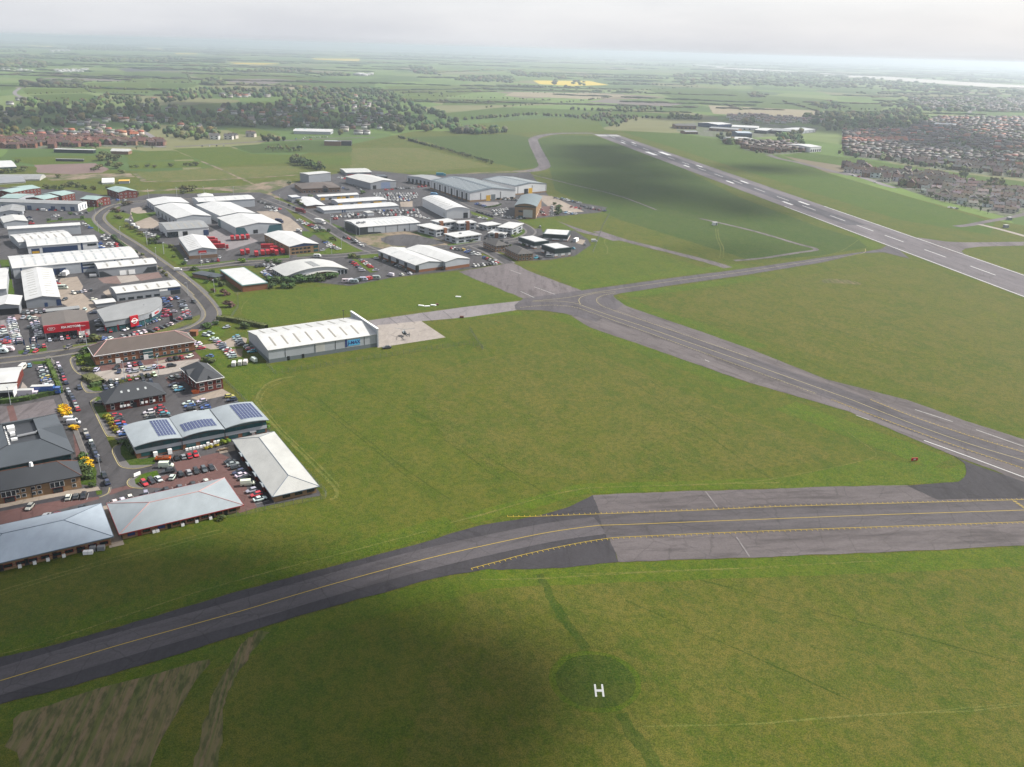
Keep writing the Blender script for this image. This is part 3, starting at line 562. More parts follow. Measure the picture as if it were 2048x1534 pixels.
# lawns inside the estate
for s, m in (("A 940,700 1010,780 1110,840 1040,860 940,800 860,720 700,720 480,745 470,725 860,695", 'grass_lush'), ("A 1080,650 1160,610 1340,660 1300,720 1240,770 1130,740", 'grass_bright'),
             ("A 1230,790 1400,830 1540,940 1700,960 1860,1100 1900,1180 2045,1170 2045,1185 1850,1190 1700,1100 1500,960 1300,860", 'grass_bright'),
             ("A 1500,960 1640,1000 1800,1000 1900,1130 1920,1180 1830,1170 1700,1090", 'grass_bright'), ("A 1150,880 1400,1030 1420,1080 1300,1000 1180,930", 'rough_grass'),
             ("A 1605,1160 1740,1260 1730,1310 1620,1230", 'rough_grass'), ("A 900,640 980,600 1050,570 1010,560 880,600", 'grass_lush'),
             ("B 450,590 700,500 700,480 480,500 420,480", 'grass_lush'), ("B 990,1030 1480,975 1490,995 1200,1035 1010,1040", 'grass_bright'),
             ("B 1600,960 2045,920 2045,950 1640,985", 'grass_lush'), ("B 960,1100 1050,1080 1210,1070 1380,1110 1480,1300 1500,1533 1330,1533 1290,1390 1180,1240", 'grass_bright'),
             ("C 370,960 600,945 740,880 650,770 850,770 1030,900 1090,930 760,960 600,975 380,990", 'grass_bright'), ("C 560,570 720,630 660,640 560,590", 'grass_bright'),
             ("C 0,1000 290,970 310,1000 0,1030", 'grass_lush'), ("C 430,730 720,740 640,770 560,760 500,800 430,770", 'grass_lush'), ("C 740,650 860,700 900,740 1000,770 960,780 800,720", 'grass_lush'),
             ("D 610,520 860,600 800,620 640,560", 'grass_bright'), ("D 1080,620 1300,600 1460,600 1700,720 1360,740 1340,700 1300,680", 'grass_mown'),
             ("D 1080,640 1200,730 1180,780 1050,800 1090,720", 'grass_lush'), ("D 380,860 700,830 560,870 400,890", 'grass_lush'), ("D 10,740 130,730 250,800 180,800", 'grass_lush'),
             ("C 880,970 1290,960 1300,1000 900,1010", 'grass_bright'), ("C 940,1010 1000,1020 1210,1140 1130,1155", 'grass_bright'),
             ("K 1080,130 1180,60 1320,60 1440,90 1420,170 1280,200 1110,190", 'grass_bright'), ("K 1110,310 1340,300 1560,270 1640,420 1880,450 2045,470 2045,560 1850,650 1740,760 1660,850 1420,600 1340,470 1220,420", 'grass_mown'),
             ("K 1480,300 1620,290 1600,380 1520,380", 'earth'), ("E 640,880 1000,840 940,890 660,910", 'rough_grass'), ("E 180,930 480,900 480,945 190,965", 'grass_lush'),
             ("E 320,1040 500,1030 560,1060 640,1340 600,1380 480,1060 350,1070", 'grass_lush'), ("E 780,970 960,900 1010,1090 960,1100 830,1030", 'grass_lush'),
             ("E 1260,790 1600,730 2045,560 2045,620 1700,740 1480,770 1270,810", 'rough_grass'), ("F 1260,780 1450,750 1500,880 1420,930 1330,940", 'grass_dark'),  # dark quad: the red brick office's cast shadow painted as darker grass
             ("E 860,1280 1060,1300 1050,1340 940,1340", 'grass_lush'), ("E 880,1480 990,1400 1100,1400 1090,1470 960,1490", 'grass_lush'),
             ("F 1540,1310 1700,1260 1900,1480 1890,1533 1640,1533", 'grass_dark'), ("M 70,410 180,390 260,530 420,510 400,570 180,605 100,580", 'grass_dark'),  # both dark lawns carry the wave-roofed office's shadow in their grass colour
             ("M 210,690 290,660 420,630 440,680 320,720 220,760", 'grass_lush'), ("L 690,480 780,500 850,640 840,760 700,740", 'grass_dark'),
             ("F 1180,90 1290,80 1330,220 1260,240 1170,200", 'grass_lush'), ("L 840,800 895,795 895,830 850,835", 'grass_lush'),
             ("E 0,0 90,0 150,370 60,370", 'grass_lush'), ("B 1340,1060 1480,1290 1560,1300 1500,1330 1400,1240", 'rough_grass')):
    F('lawn', s, m, .13)
def road(name, s, w, foot=(1.8, 1.8), yl=(True, True), m='asphalt', pts=None):
    p = pts or smooth_path(GP(s), 7)
    r = ribbon(name, p, -w/2, w/2, .14, m)
    for sg, fw, yy in ((1, foot[0], yl[0]), (-1, foot[1], yl[1])):
        a, b = sg*w/2, sg*(w/2+fw)
        if fw:
            ribbon('pavement', p, min(a+sg*.15, b), max(a+sg*.15, b), .24, 'footway', h=.14)
            ribbon('kerb', p, min(a, a+sg*.15), max(a, a+sg*.15), .245, 'kerb', h=.12)
        if yy: line('yellow_line', offs(p, a-sg*.3), .15, 'paint_yellow_faded', .16, r); line('yellow_line', offs(p, a-sg*.6), .12, 'paint_yellow_faded', .16, r)
    return r
road('estate_road', "A 1960,505 1500,525 1300,545 1150,580 1060,630 1010,690 1040,750 1150,840 1350,965 1560,1110 1720,1225 1900,1355 2045,1480", 7.2)
road('estate_road', "E 1760,110 1900,235 2030,360 2110,450 2160,530 2150,600 2080,660 1960,715 1800,750", 7.2)
road('estate_road', "E -100,1045 200,1010 500,970 760,930 1000,890", 8.0)
road('office_road', "F 800,60 870,140 930,300 1000,500 1080,700 1160,900 1260,1150 1330,1320 1420,1533", 8.2, (0, 1.8), (False, False))
road('office_road', "L 880,440 950,600 1010,720 1040,770", 9.5, (0, 0), (False, False))
for q in ("F 1090,85 1000,95 960,130 965,180 1000,260 1060,320 1110,345", "F 1200,415 1125,430 1112,470 1160,560 1230,588 1400,575", "F 1320,655 1255,688 1238,730 1290,850 1440,1150 1500,1185 1615,1192",
          "L 1080,375 1005,408 985,450 1010,515 1050,580 1115,602 1200,605 1335,575", "L 1235,655 1145,688 1115,730 1150,768 1250,780", "F 350,150 500,130 620,128 740,155", "L 960,770 945,820 870,855"):
    pth = smooth_path(GP(q), 8); line('yellow_line', pth, .3, 'paint_yellow_faded', .165); line('kerb', offs(pth, .5), .2, 'kerb', .20)
for q in ("F 1090,88 1005,98 965,132 970,180 1005,255 1065,315 1110,335 1095,260 1040,210 1030,140", "F 1200,420 1130,434 1118,470 1165,555 1235,582 1300,575 1200,530 1180,470", "F 1320,660 1260,692 1244,730 1296,850 1446,1145 1505,1180 1600,1185 1480,1090 1350,900 1270,780 1290,700",
          "L 1080,380 1010,412 992,450 1016,512 1056,575 1118,596 1200,600 1335,570 1140,575 1060,480 1055,420", "L 1235,660 1150,692 1122,730 1155,764 1250,774 1190,740 1180,700"): F('pavement', q, 'footway', .155)
road('estate_road', "B 900,1070 1200,1045 1500,1005 1800,985 2045,975", 7.0)
road('estate_road', "C 340,990 600,985 760,985 1000,960 1300,935 1600,925", 7.0, yl=(False, False))
road('estate_road', "C 60,390 250,460 420,530 560,600 720,700 880,800 1050,890 1190,945", 8.0, yl=(False, False))
road('estate_road', "D 100,905 430,890 620,865 760,845 950,835 1120,805 1220,760 1230,720 1160,670 1040,620 900,585 760,530 600,490 430,410 200,310 -40,250", 6.5, (1.5, 1.5), (False, False))
road('estate_road', "D 640,870 760,920 880,980 1010,1060", 7.0, yl=(False, False))
road('village_road', "I 1320,990 1480,1050 1560,1100 1600,1180 1690,1200", 9, (0, 0), (False, False), 'concrete_grey')
road('village_road', "I 210,590 150,640 200,680 330,700", 10, (0, 0), (False, False), 'concrete_grey')
road('village_road', "J 0,1195 300,1180 520,1165 760,1150 1200,1130 1600,1110 2048,1100", 8, (0, 0), (False, False), 'asphalt_old')
for s in ("R 1190,440 1400,530 1600,640 1800,740 1990,830", "R 860,550 950,600 1080,700", "R 1280,80 1310,40 1400,100 1380,140 1560,155", "R 680,310 880,280 1010,200",
          "R 0,790 130,830 300,880 440,930 570,965", "W 1120,510 1250,555 1450,595 1620,640 2048,745"):
    ribbon('town_road', smooth_path(GP(s), 6), -5, 5, .09, 'concrete_grey' if s[0] == 'R' else 'asphalt_old')

# ================================================================ BUILDINGS
WCACHE = {}
def panel_mesh(name, w, h, m, t=.06, frame=None):
    k = (name, round(w, 2), round(h, 2), m, t, frame)
    if k not in WCACHE:
        mb = MB().box(-w/2, -t, 0, w/2, .05, h)
        WCACHE[k] = mb.mesh(name, m)
    return WCACHE[k]
class Bld: pass
FACES = {'f': 0.0, 'l': -math.pi/2, 'r': math.pi/2, 'b': math.pi}
def face_pos(b, face, fr, out=0.0):
    if face == 'f': return Vector((b.w*fr, -out, 0))
    if face == 'l': return Vector((-out, b.d*(1-fr), 0))
    if face == 'r': return Vector((b.w+out, b.d*fr, 0))
    return Vector((b.w*(1-fr), b.d+out, 0))
def put(b, face, fr, z, w, h, m, name='window', t=.06, parent=None, frame=False):
    """a window, door or panel on a wall"""
    if frame:
        o = link(name, panel_mesh(name, w, h, 'frame_white' if frame is True else frame, t), parent or b.root)
        g = link('pane', panel_mesh('pane', w-.24, h-.24, m, .03), o); g.location = (0, -t, .12)
    else: o = link(name, panel_mesh(name, w, h, m, t), parent or b.root)
    p = face_pos(b, face, fr, 0.0); p.z = z; o.location = p; o.rotation_euler = (0, 0, FACES[face]); return o
def row(b, face, n, f0, f1, z, w, h, m='glass', name='window', t=.06, frame=False):
    for i in range(n): put(b, face, f0+(f1-f0)*(i/(n-1) if n > 1 else .5), z, w, h, m, name, t, frame=frame)
def arc(w, rise, n=12): return [(w*i/n, rise*(1-(2*i/n-1)**2)) for i in range(n+1)]
def bld(name, label, tile, A, B_, C_, pair, roof='gx', rise=1.5, wall='clad_white', rm='roof_white', cat='building', h=None, plinth=None, over=.35, group=None, mind=3.0):
    b = Bld(); h = h or hgt(tile, *pair); b.h = h; b.rise = rise; b.roof = roof
    a = G(*T(tile, *A), h); e = G(*T(tile, *B_), h); c = G(*T(tile, *C_), h)
    u = (e-a); u.z = 0; b.w = u.length; u.normalize(); v = Vector((-u.y, u.x, 0))
    dd = (c-a).dot(v)
    b.d = max(mind, abs(dd)); b.u, b.v = u, v
    b.root = thing(name, label, cat, (a.x, a.y, 0.02), math.atan2(u.y, u.x), group)
    w, d = b.w, b.d; o = over; s = .22
    if roof == 'gx':
        MB().prism([(0, 0), (d, 0), (d, h), (d/2, h+rise), (0, h)], 0, w, 'x').build('wall', wall, b.root)
        k = rise/(d/2); e_ = h-o*k+.02
        b.rf = MB().prism([(-o, e_), (d/2, h+rise+.02), (d+o, e_), (d+o, e_+s), (d/2, h+rise+.02+s), (-o, e_+s)], -o, w+o, 'x').build('roof', rm, b.root)
        b.rz = lambda x, y: h+rise*(1-abs(y-d/2)/(d/2))+.02+s
        b.sl = lambda x, y: (math.atan(k) if y < d/2 else -math.atan(k), 0)
    elif roof == 'gy':
        MB().prism([(0, 0), (w, 0), (w, h), (w/2, h+rise), (0, h)], 0, d, 'y').build('wall', wall, b.root)
        k = rise/(w/2); e_ = h-o*k+.02
        b.rf = MB().prism([(-o, e_), (w/2, h+rise+.02), (w+o, e_), (w+o, e_+s), (w/2, h+rise+.02+s), (-o, e_+s)], -o, d+o, 'y').build('roof', rm, b.root)
        b.rz = lambda x, y: h+rise*(1-abs(x-w/2)/(w/2))+.02+s
        b.sl = lambda x, y: (0, -math.atan(k) if x < w/2 else math.atan(k))
    elif roof in ('bx', 'by'):
        L_ = d if roof == 'bx' else w; ax = 'x' if roof == 'bx' else 'y'; end = w if roof == 'bx' else d
        ar = arc(L_, rise)
        MB().prism([(0, 0), (L_, 0)]+[(x, h+z) for x, z in reversed(ar)], 0, end, ax).build('wall', wall, b.root)
        ar = [(x*(L_+2*o)/L_-o, z+h+.03) for x, z in ar]
        b.rf = MB().prism(ar+[(x, z+s) for x, z in reversed(ar)], -o, end+o, ax).build('roof', rm, b.root)
        if roof == 'bx':
            b.rz = lambda x, y: h+rise*(1-(2*y/d-1)**2)+.03+s; b.sl = lambda x, y: (math.atan(-rise*4*(2*y/d-1)/d), 0)
        else:
            b.rz = lambda x, y: h+rise*(1-(2*x/w-1)**2)+.03+s; b.sl = lambda x, y: (0, -math.atan(-rise*4*(2*x/w-1)/w))
    elif roof == 'flat':
        MB().box(0, 0, 0, w, d, h-.05).build('wall', wall, b.root)
        b.rf = MB().box(-o, -o, h-.45, w+o, d+o, h+.12).build('roof', rm, b.root)
        b.rz = lambda x, y: h+.12; b.sl = lambda x, y: (0, 0)
    elif roof == 'hip':
        MB().box(0, 0, 0, w, d, h-.02).build('wall', wall, b.root)
        o = max(o, .55); mb = MB(); x0, x1, y0, y1 = -o, w+o, -o, d+o; q = min(w, d)/2+o
        if w >= d: r0, r1 = (x0+q, d/2), (x1-q, d/2)
        else: r0, r1 = (w/2, y0+q), (w/2, y1-q)
        b.hip = (x0, x1, y0, y1, r0, r1); z0, z1 = h, h+rise
        E_ = [(x0, y0), (x1, y0), (x1, y1), (x0, y1)]; EP = [(*p, z0+.18) for p in E_]; R0 = (*r0, z1+.18); R1 = (*r1, z1+.18)
        if w >= d: fs = [[EP[0], EP[1], R1, R0], [EP[1], EP[2], R1], [EP[2], EP[3], R0, R1], [EP[3], EP[0], R0]]
        else: fs = [[EP[0], EP[1], R0], [EP[1], EP[2], R1, R0], [EP[2], EP[3], R1], [EP[3], EP[0], R0, R1]]
        for f in fs: mb.face(f)
        for i in range(4): p, q_ = E_[i], E_[(i+1) % 4]; mb.face([(*p, z0), (*q_, z0), (*q_, z0+.18), (*p, z0+.18)])
        mb.face([(*p, z0) for p in E_[::-1]])
        b.rf = mb.build('roof', rm, b.root); k = rise/(min(w, d)/2+o)
        b.rz = lambda x, y: h+.18+k*min(x-x0, x1-x, y-y0, y1-y)
        b.sl = lambda x, y: (math.atan(k) if (y-y0) <= (y1-y) else -math.atan(k), 0)
        b.slope = k
    if plinth:
        pm, ph_ = plinth
        if isinstance(ph_, float) and ph_ < 1: ph_ = h*ph_
        MB().box(-.05, -.05, 0, w+.05, d+.05, ph_).build('plinth', pm, b.root)
    return b
def ridge_tiles(b, m, w=.35):
    x0, x1, y0, y1, r0, r1 = b.hip; z0, z1 = b.h+.2, b.h+b.rise+.2
    cs = [((x0, y0), r0), ((x1, y0), r1 if b.w >= b.d else r0), ((x1, y1), r1), ((x0, y1), r0 if b.w >= b.d else r1), (r0, r1)]
    for i, (p, q) in enumerate(cs):
        zz0 = z1 if i == 4 else z0
        MB().tube((*p, zz0), (*q, z1), w/2, n=5).build('ridge_capping', m, b.root)
def gutter(b, m, z=None):
    x0, x1, y0, y1 = (b.hip[:4] if hasattr(b, 'hip') else (-.3, b.w+.3, -.3, b.d+.3)); z = z or b.h
    mb = MB(); t = .14
    mb.box(x0-t, y0-t, z-.08, x1+t, y0-.01, z+.2); mb.box(x0-t, y1+.01, z-.08, x1+t, y1+t, z+.2)
    mb.box(x0-t, y0-.01, z-.08, x0-.01, y1+.01, z+.2); mb.box(x1+.01, y0-.01, z-.08, x1+t, y1+.01, z+.2)
    mb.build('gutter', m, b.root)
def on_roof(b, x, y, w, l, m, name='skylight', t=.07, lift=0.0):
    """flat panel lying on the slope, w along x and l along y"""
    k = (name, round(w, 2), round(l, 2), m, t)
    if k not in WCACHE: WCACHE[k] = MB().box(-w/2, -l/2, -.02, w/2, l/2, t).mesh(name, m)
    o = link(name, WCACHE[k], b.rf); o.location = (x, y, b.rz(x, y)+lift); sx, sy = b.sl(x, y); o.rotation_euler = (sx, sy, 0); return o
def strips(b, n, m='skylight', wd_=1.0, f=.62, sides=(0, 1), e0=.06, e1=.94):
    """translucent roof-light strips running down the slopes"""
    for i in range(n):
        q = e0+(e1-e0)*(i+.5)/n
        for s in sides:
            if b.roof in ('gx', 'bx'): on_roof(b, b.w*q, b.d*(.25 if s == 0 else .75), wd_, b.d*.5*f, m)
            else: on_roof(b, b.w*(.25 if s == 0 else .75), b.d*q, b.w*.5*f, wd_, m)
def letters(txt, size, m, parent, loc, rot, bold=0.0, shear=0.0):
    cu = bpy.data.curves.new('lettering', 'FONT'); cu.body = txt; cu.size = size; cu.extrude = .03; cu.offset = bold; cu.shear = shear
    cu.align_x = 'CENTER'; cu.align_y = 'CENTER'
    tmp = bpy.data.objects.new('lettering', cu); COL.objects.link(tmp); bpy.context.view_layer.update()
    me = bpy.data.meshes.new_from_object(tmp.evaluated_get(bpy.context.evaluated_depsgraph_get())); bpy.data.objects.remove(tmp)
    me.materials.clear(); me.materials.append(MATS[m]); o = link('lettering', me, parent); o.location = loc; o.rotation_euler = rot; return o
def oval(name, rx, rz, m, parent, loc, t=.05, hole=0.0):
    mb = MB(); n = 24; P_ = [(rx*math.cos(6.2832*i/n), rz*math.sin(6.2832*i/n)) for i in range(n)]
    if not hole:
        mb.face([(x, -t, z) for x, z in P_]); 
        for i in range(n): p, q = P_[i], P_[(i+1) % n]; mb.face([(p[0], -t, p[1]), (q[0], -t, q[1]), (q[0], 0, q[1]), (p[0], 0, p[1])])
    else:
        for i in range(n):
            p, q = P_[i], P_[(i+1) % n]; pi = (p[0]*hole, p[1]*hole); qi = (q[0]*hole, q[1]*hole)
            mb.face([(p[0], -t, p[1]), (q[0], -t, q[1]), (qi[0], -t, qi[1]), (pi[0], -t, pi[1])])
            for s, e in ((p, q), (qi, pi)): mb.face([(s[0], -t, s[1]), (e[0], -t, e[1]), (e[0], 0, e[1]), (s[0], 0, s[1])])
    o = mb.build(name, m, parent); o.location = loc; return o

# ---- hangar with the helicopter apron
b = bld('hangar', 'long white-roofed aircraft hangar with blue J-MAX sign beside the helicopter apron', 'N', (573, 515), (1368, 398), (433, 375), (573, 515, 610), 'gx', 2.4, 'clad_lgrey', 'roof_white', 'hangar')
MB().box(-.06, -.06, 0, b.w+.06, b.d+.06, b.h*.3).build('plinth', 'plinth_grey', b.root)
strips(b, 8, 'skylight', .8, .62, e0=.03, e1=.9)
MB().box(b.w-.3, -.9, 0, b.w+.35, b.d+.9, b.h+3.0).build('door_gable', 'clad_lgrey', b.root)
MB().box(b.w-.5, -1.1, b.h+3.0, b.w+.6, b.d+1.1, b.h+3.35).build('capping', 'white', b.root)
for fr in (.145, .41, .60, .875): put(b, 'f', fr, b.h*.3, .18, b.h*.7, 'frame_dark', 'downpipe', .1)
put(b, 'f', .70, .35*b.h, .9, b.h*.65-.1, 'sign_navy', 'sign_stripe', .09)
sg = put(b, 'f', .773, .40*b.h, b.w*.118, b.h*.48, 'sign_blue', 'sign_board', .10)
letters('J-MAX', 2.3, 'sign_navy', sg, (.1, -.13, b.h*.24), (math.pi/2, 0, 0), .05, .15)
for fr in (.17, .30): put(b, 'f', fr, 0, 1.2, 2.1, 'door_dark', 'door', .12)
for fr in (.46,): put(b, 'f', fr, .3*b.h, 4.5, b.h*.68, 'roof_offwhite', 'cladding_panel', .05)
MB().tube((0, 0, 0), (0, 0, 5), .12).tube((-.5, 0, 5), (.5, 0, 5.1), .22).build('roof_beacon', 'frame_dark', b.root).location = (b.w*.9, b.d*.93, b.h)

# ---- car showrooms
b = bld('car_showroom', 'brown-roofed car showroom with red KIA MOTORS fascia', 'E', (448, 690), (905, 642), (400, 560), (448, 690, 815), 'gy', 1.0, 'clad_lgrey', 'roof_kia', 'showroom')
MB().box(-.2, -.9, b.h-2.9, b.w+.2, -.1, b.h+.9).build('fascia', 'red_panel', b.root)
fs = b.root.children[-1]
letters('KIA MOTORS', 1.45, 'white', fs, (b.w*.59, -.93, b.h-.75), (math.pi/2, 0, 0), .04)
letters('Blackpool', .7, 'white', fs, (b.w*.85, -.93, b.h-.85), (math.pi/2, 0, 0), .01)
oval('emblem', 1.75, .85, 'white', fs, (b.w*.155, -.93, b.h-.85), .03, .9); letters('KIA', 1.0, 'white', fs, (b.w*.155, -.93, b.h-.85), (math.pi/2, 0, 0), .02)
row(b, 'f', 7, .08, .66, .2, 2.1, b.h-3.3, 'glass', 'shop_window', .07)
MB().box(b.w*.72, -1.5, 0, b.w*.9, -.05, b.h-2.95).build('entrance_portal', 'red_panel', b.root); put(b, 'f', .81, .1, 2.6, 2.6, 'frame_white', 'entrance_door', 1.56)
MB().box(b.w*.9, -.3, 0, b.w*.99, .1, b.h-2.95).build('corner_pier', 'white', b.root)
# the crescent-shaped showroom
hN = 6.4
NP = smooth_path([G(*T('E', x, y), hN) for x, y in ((985, 512), (1130, 470), (1300, 432), (1500, 396), (1610, 380), (1650, 398), (1655, 440), (1625, 480), (1550, 525), (1440, 562), (1320, 590), (1200, 612), (1065, 632))], 3)
base = NP[-1].copy(); base.z = 0.02
nr = thing('car_showroom', 'crescent-shaped white-roofed car showroom with red NISSAN sign', 'showroom', base)
loc_ = [p-Vector((base.x, base.y, 0)) for p in NP]; nN = len(loc_)
def wallring(pts, z0, z1):
    mb = MB(); n = len(pts)
    for i in range(n): p, q = pts[i], pts[(i+1) % n]; mb.face([(p.x, p.y, z0), (q.x, q.y, z0), (q.x, q.y, z1), (p.x, p.y, z1)])
    mb.face([(p.x, p.y, z1) for p in pts]); mb.face([(p.x, p.y, z0) for p in pts][::-1]); return mb
cen = sum(loc_, Vector())/nN; ins = [cen+(p-cen)*.965 for p in loc_]
wallring(ins, 0, 3.4).build('glazed_wall', 'glass', nr); wallring([cen+(p-cen)*.985 for p in loc_], 3.4, hN-.25).build('fascia', 'clad_grey', nr); wallring(loc_, hN-.25, hN+.1).build('roof', 'roof_grey', nr)
fr0, fr1 = loc_[-1], loc_[-10]; un = (fr1-fr0); un.z = 0; angN = math.atan2(un.y, un.x)
def nissan_at(t, z, out): 
    i = nN-1-int(t*17); p, q = loc_[i], loc_[i-1]; u = (q-p).normalized(); n = Vector((u.y, -u.x, 0)); k = p+n*out; return Vector((k.x, k.y, z)), math.atan2(u.y, u.x)
for k in range(17):
    p, q = ins[nN-1-k], ins[nN-2-k]; L_ = (q-p).length; c0 = (p+q)/2; u = (q-p).normalized()
    o = link('shop_window', panel_mesh('shop_window', max(.4, L_-.35), 2.5, 'glass_teal', .05), nr); o.location = (c0.x+u.y*.03, c0.y-u.x*.03, .35); o.rotation_euler = (0, 0, math.atan2(u.y, u.x))
p, ang = nissan_at(.47, 1.6, .5); bx_ = MB().box(-2.2, -.5, 0, 2.2, .3, 5.6).build('sign_box', 'red_panel', nr); bx_.location = p; bx_.rotation_euler = (0, 0, ang)
oval('emblem_ring', 1.45, 1.45, 'white', bx_, (0, -.5, 2.9), .06, .76); MB().box(-1.9, -.62, 2.55, 1.9, -.5, 3.25).build('emblem_bar', 'white', bx_)
p, ang = nissan_at(.78, 4.6, .35); o = MB().box(-4.4, -.1, -.9, 4.4, .2, 1.4).build('sign_panel', 'clad_lgrey', nr); o.location = p; o.rotation_euler = (0, 0, ang)
letters('NISSAN', 1.5, 'red_post', o, (1.2, -.16, .1), (math.pi/2, 0, 0), .05)
MB().tube((0, 0, 0), (0, 0, 1.4), .06).tube((-.6, 0, .9), (.6, 0, .9), .05).build('aerial', 'steel', nr).location = (cen.x+2, cen.y+3, hN)
b = bld('carport', 'low white wash canopy behind the crescent-shaped showroom', 'E', (985, 452), (1180, 428), (960, 415), (985, 452, 490), 'gx', .4, 'clad_grey', 'roof_white')
b = bld('service_workshop', 'long curved-roof grey workshop with hoarding beside the crescent-shaped showroom', 'E', (1190, 345), (1840, 268), (1140, 280), (1190, 345, 425), 'bx', 1.1, 'clad_grey', 'roof_white')
strips(b, 5, 'skylight', .9, .7, (0,)); put(b, 'f', .73, b.h*.62, 4.5, 1.2, 'white', 'sign_board', .1); row(b, 'f', 2, .85, .95, b.h*.62, 3.6, 1.2, 'clad_blue', 'cladding_panel', .07)
row(b, 'f', 5, .08, .62, .3, 3.2, 1.3, 'glass', 'window'); put(b, 'f', .92, 0, 5.5, 2.6, 'clad_dark', 'roller_door', .08)
b = bld('covered_way', 'narrow grey roofed store behind the brown-roofed showroom', 'E', (475, 530), (810, 495), (470, 505), (475, 530, 560), 'gx', .3, 'clad_lgrey', 'roof_grey'); row(b, 'f', 3, .3, .9, .8, 3, 1, 'glass')

# ---- western units
b = bld('warehouse', 'white gable warehouse with rows of short roof slots beside the minibus yard', 'E', (262, 415), (612, 382), (148, 118), (265, 415, 500), 'gy', 1.6, 'clad_grey', 'roof_white'); strips(b, 11, 'skylight', .5, .5)
put(b, 'f', .57, 0, 1.6, 2.4, 'door_blue', 'door'); put(b, 'f', .95, 0, 2.4, 3.6, 'clad_blue', 'roller_door')
b = bld('warehouse', 'very long white-roofed warehouse with navy roller doors in its side', 'A', (130, 1212), (1415, 1098), (90, 1090), (810, 1155, 1262), 'bx', 1.5, 'clad_lgrey', 'roof_white'); strips(b, 11, 'skylight_pale', 1.0, .7)
row(b, 'f', 2, .31, .36, .2, 6, b.h*.6, 'clad_blue', 'roller_door'); row(b, 'f', 3, .565, .66, b.h*.35, 4.5, 1.1, 'clad_blue'); row(b, 'f', 3, .565, .66, b.h*.65, 4.5, 1.0, 'glass')
for fr in (.06, .53, .80, .86): put(b, 'f', fr, 0, .9, b.h-.1, 'clad_blue', 'downpipe', .05)
b = bld('warehouse', 'white-roofed unit with one wide navy shutter wall', 'A', (283, 990), (1000, 938), (255, 920), (1000, 938, 1010), 'bx', 1.0, 'clad_white', 'roof_white'); strips(b, 6, 'skylight_pale', .9, .7)
put(b, 'f', .45, .1, b.w*.5, b.h*.72, 'clad_blue', 'roller_door'); put(b, 'f', .10, .1, 5, b.h*.66, 'clad_blue', 'roller_door'); put(b, 'f', .1, .1, 4.4, 1.5, 'door_yellow', 'dock_leveller', .12); put(b, 'f', .91, b.h*.5, 6, 1.5, 'glass'); put(b, 'f', .76, 0, 1.2, b.h-.1, 'clad_blue', 'downpipe')
b = bld('warehouse', 'white-roofed unit with brown roof strips behind the wide navy shutter', 'A', (190, 945), (745, 892), (160, 865), (200, 945, 1010), 'gx', 1.2, 'clad_lgrey', 'roof_white'); strips(b, 6, 'skylight', .9, .7)
b = bld('warehouse', 'long narrow white unit with small windows beside the estate bend', 'A', (78, 812), (820, 768), (68, 785), (78, 812, 905), 'gx', .8, 'clad_lgrey', 'roof_white'); row(b, 'f', 3, .38, .48, b.h*.35, 1.4, 1.1)
b = bld('small_unit', 'small pale grey gabled unit between two longer units', 'A', (38, 745), (283, 728), (18, 685), (38, 745, 800), 'gy', 1.4, 'clad_lgrey', 'roof_offwhite')
b = bld('small_unit', 'small grey-roofed unit with roof strips facing the terrace yard', 'A', (-20, 640), (228, 630), (-60, 580), (228, 630, 672), 'gy', 1.5, 'clad_lgrey', 'roof_grey'); strips(b, 3, 'skylight', .8, .6); row(b, 'f', 3, .25, .85, .8, 1.6, 1.2)
b = bld('unit_terrace', 'grey-roofed terrace of units with blue doors and white end wall', 'A', (-70, 530), (795, 557), (-60, 497), (795, 557, 628), 'gx', 1.0, 'clad_lgrey', 'roof_grey', mind=12)
for fr in (.12, .22, .34, .42, .70, .82, .93): put(b, 'f', fr, 0, 3.6, b.h*.62, 'door_blue', 'roller_door')
put(b, 'r', .5, .0, b.d*.95, b.h*1.02, 'white', 'end_panel', .05); row(b, 'r', 3, .2, .8, .6, 1.5, b.h*.7, 'clad_blue', 'window', .1)
off = [((115, 438), (268, 407), (30, 408)), ((265, 407), (412, 387), (190, 372)), ((450, 507), (595, 477), (375, 470)), ((630, 468), (762, 440), (540, 430)), ((985, 512), (1122, 482), (830, 498)), ((1210, 434), (1398, 418), (1160, 390))]
txt = ['beside the glasshouses', 'beside the vehicle dump', 'behind the unit terrace', 'between terrace and scrub', 'at the estate bend', 'standing alone by the track']
for i, (a, e, c) in enumerate(off):
    b = bld('brick_office', 'mint-roofed two-storey red brick office ' + txt[i], 'A', a, e, c, None, 'gy' if i > 3 else 'gx', 1.6, 'brick_red', 'roof_mint', 'office', h=6.2, group='mint-roofed brick offices', mind=11)
    for z in (1.0, 3.8): row(b, 'f', 4, .14, .86, z, 1.5, 1.3, 'glass', frame=True); row(b, 'l', 3, .2, .8, z, 1.4, 1.3, 'glass', frame=True)
b = bld('low_block', 'low mint-roofed annexe behind the unit terrace', 'A', (0, 490), (190, 497), (-20, 440), None, 'gx', 1.4, 'clad_lgrey', 'roof_mint', h=4.5)
b = bld('teal_shed', 'white-roofed shed with teal lower wall at the edge of the scrub', 'A', (-80, 182), (168, 172), (-90, 115), (168, 172, 210), 'gx', 1.2, 'clad_teal', 'roof_white', 'shed')
for k, (a, e, c) in enumerate((((-60, 305), (405, 302), (-50, 268)), ((-60, 345), (262, 325), (-60, 300)))):
    b = bld('glasshouse', 'long arched glasshouse ' + ('nearest the brown gravel yard' if k == 0 else 'beside the mint-roofed offices'), 'A', a, e, c, None, 'bx', 3.2, 'roof_offwhite', 'roof_grey' if k == 0 else 'steel', 'glasshouse', h=1.2)
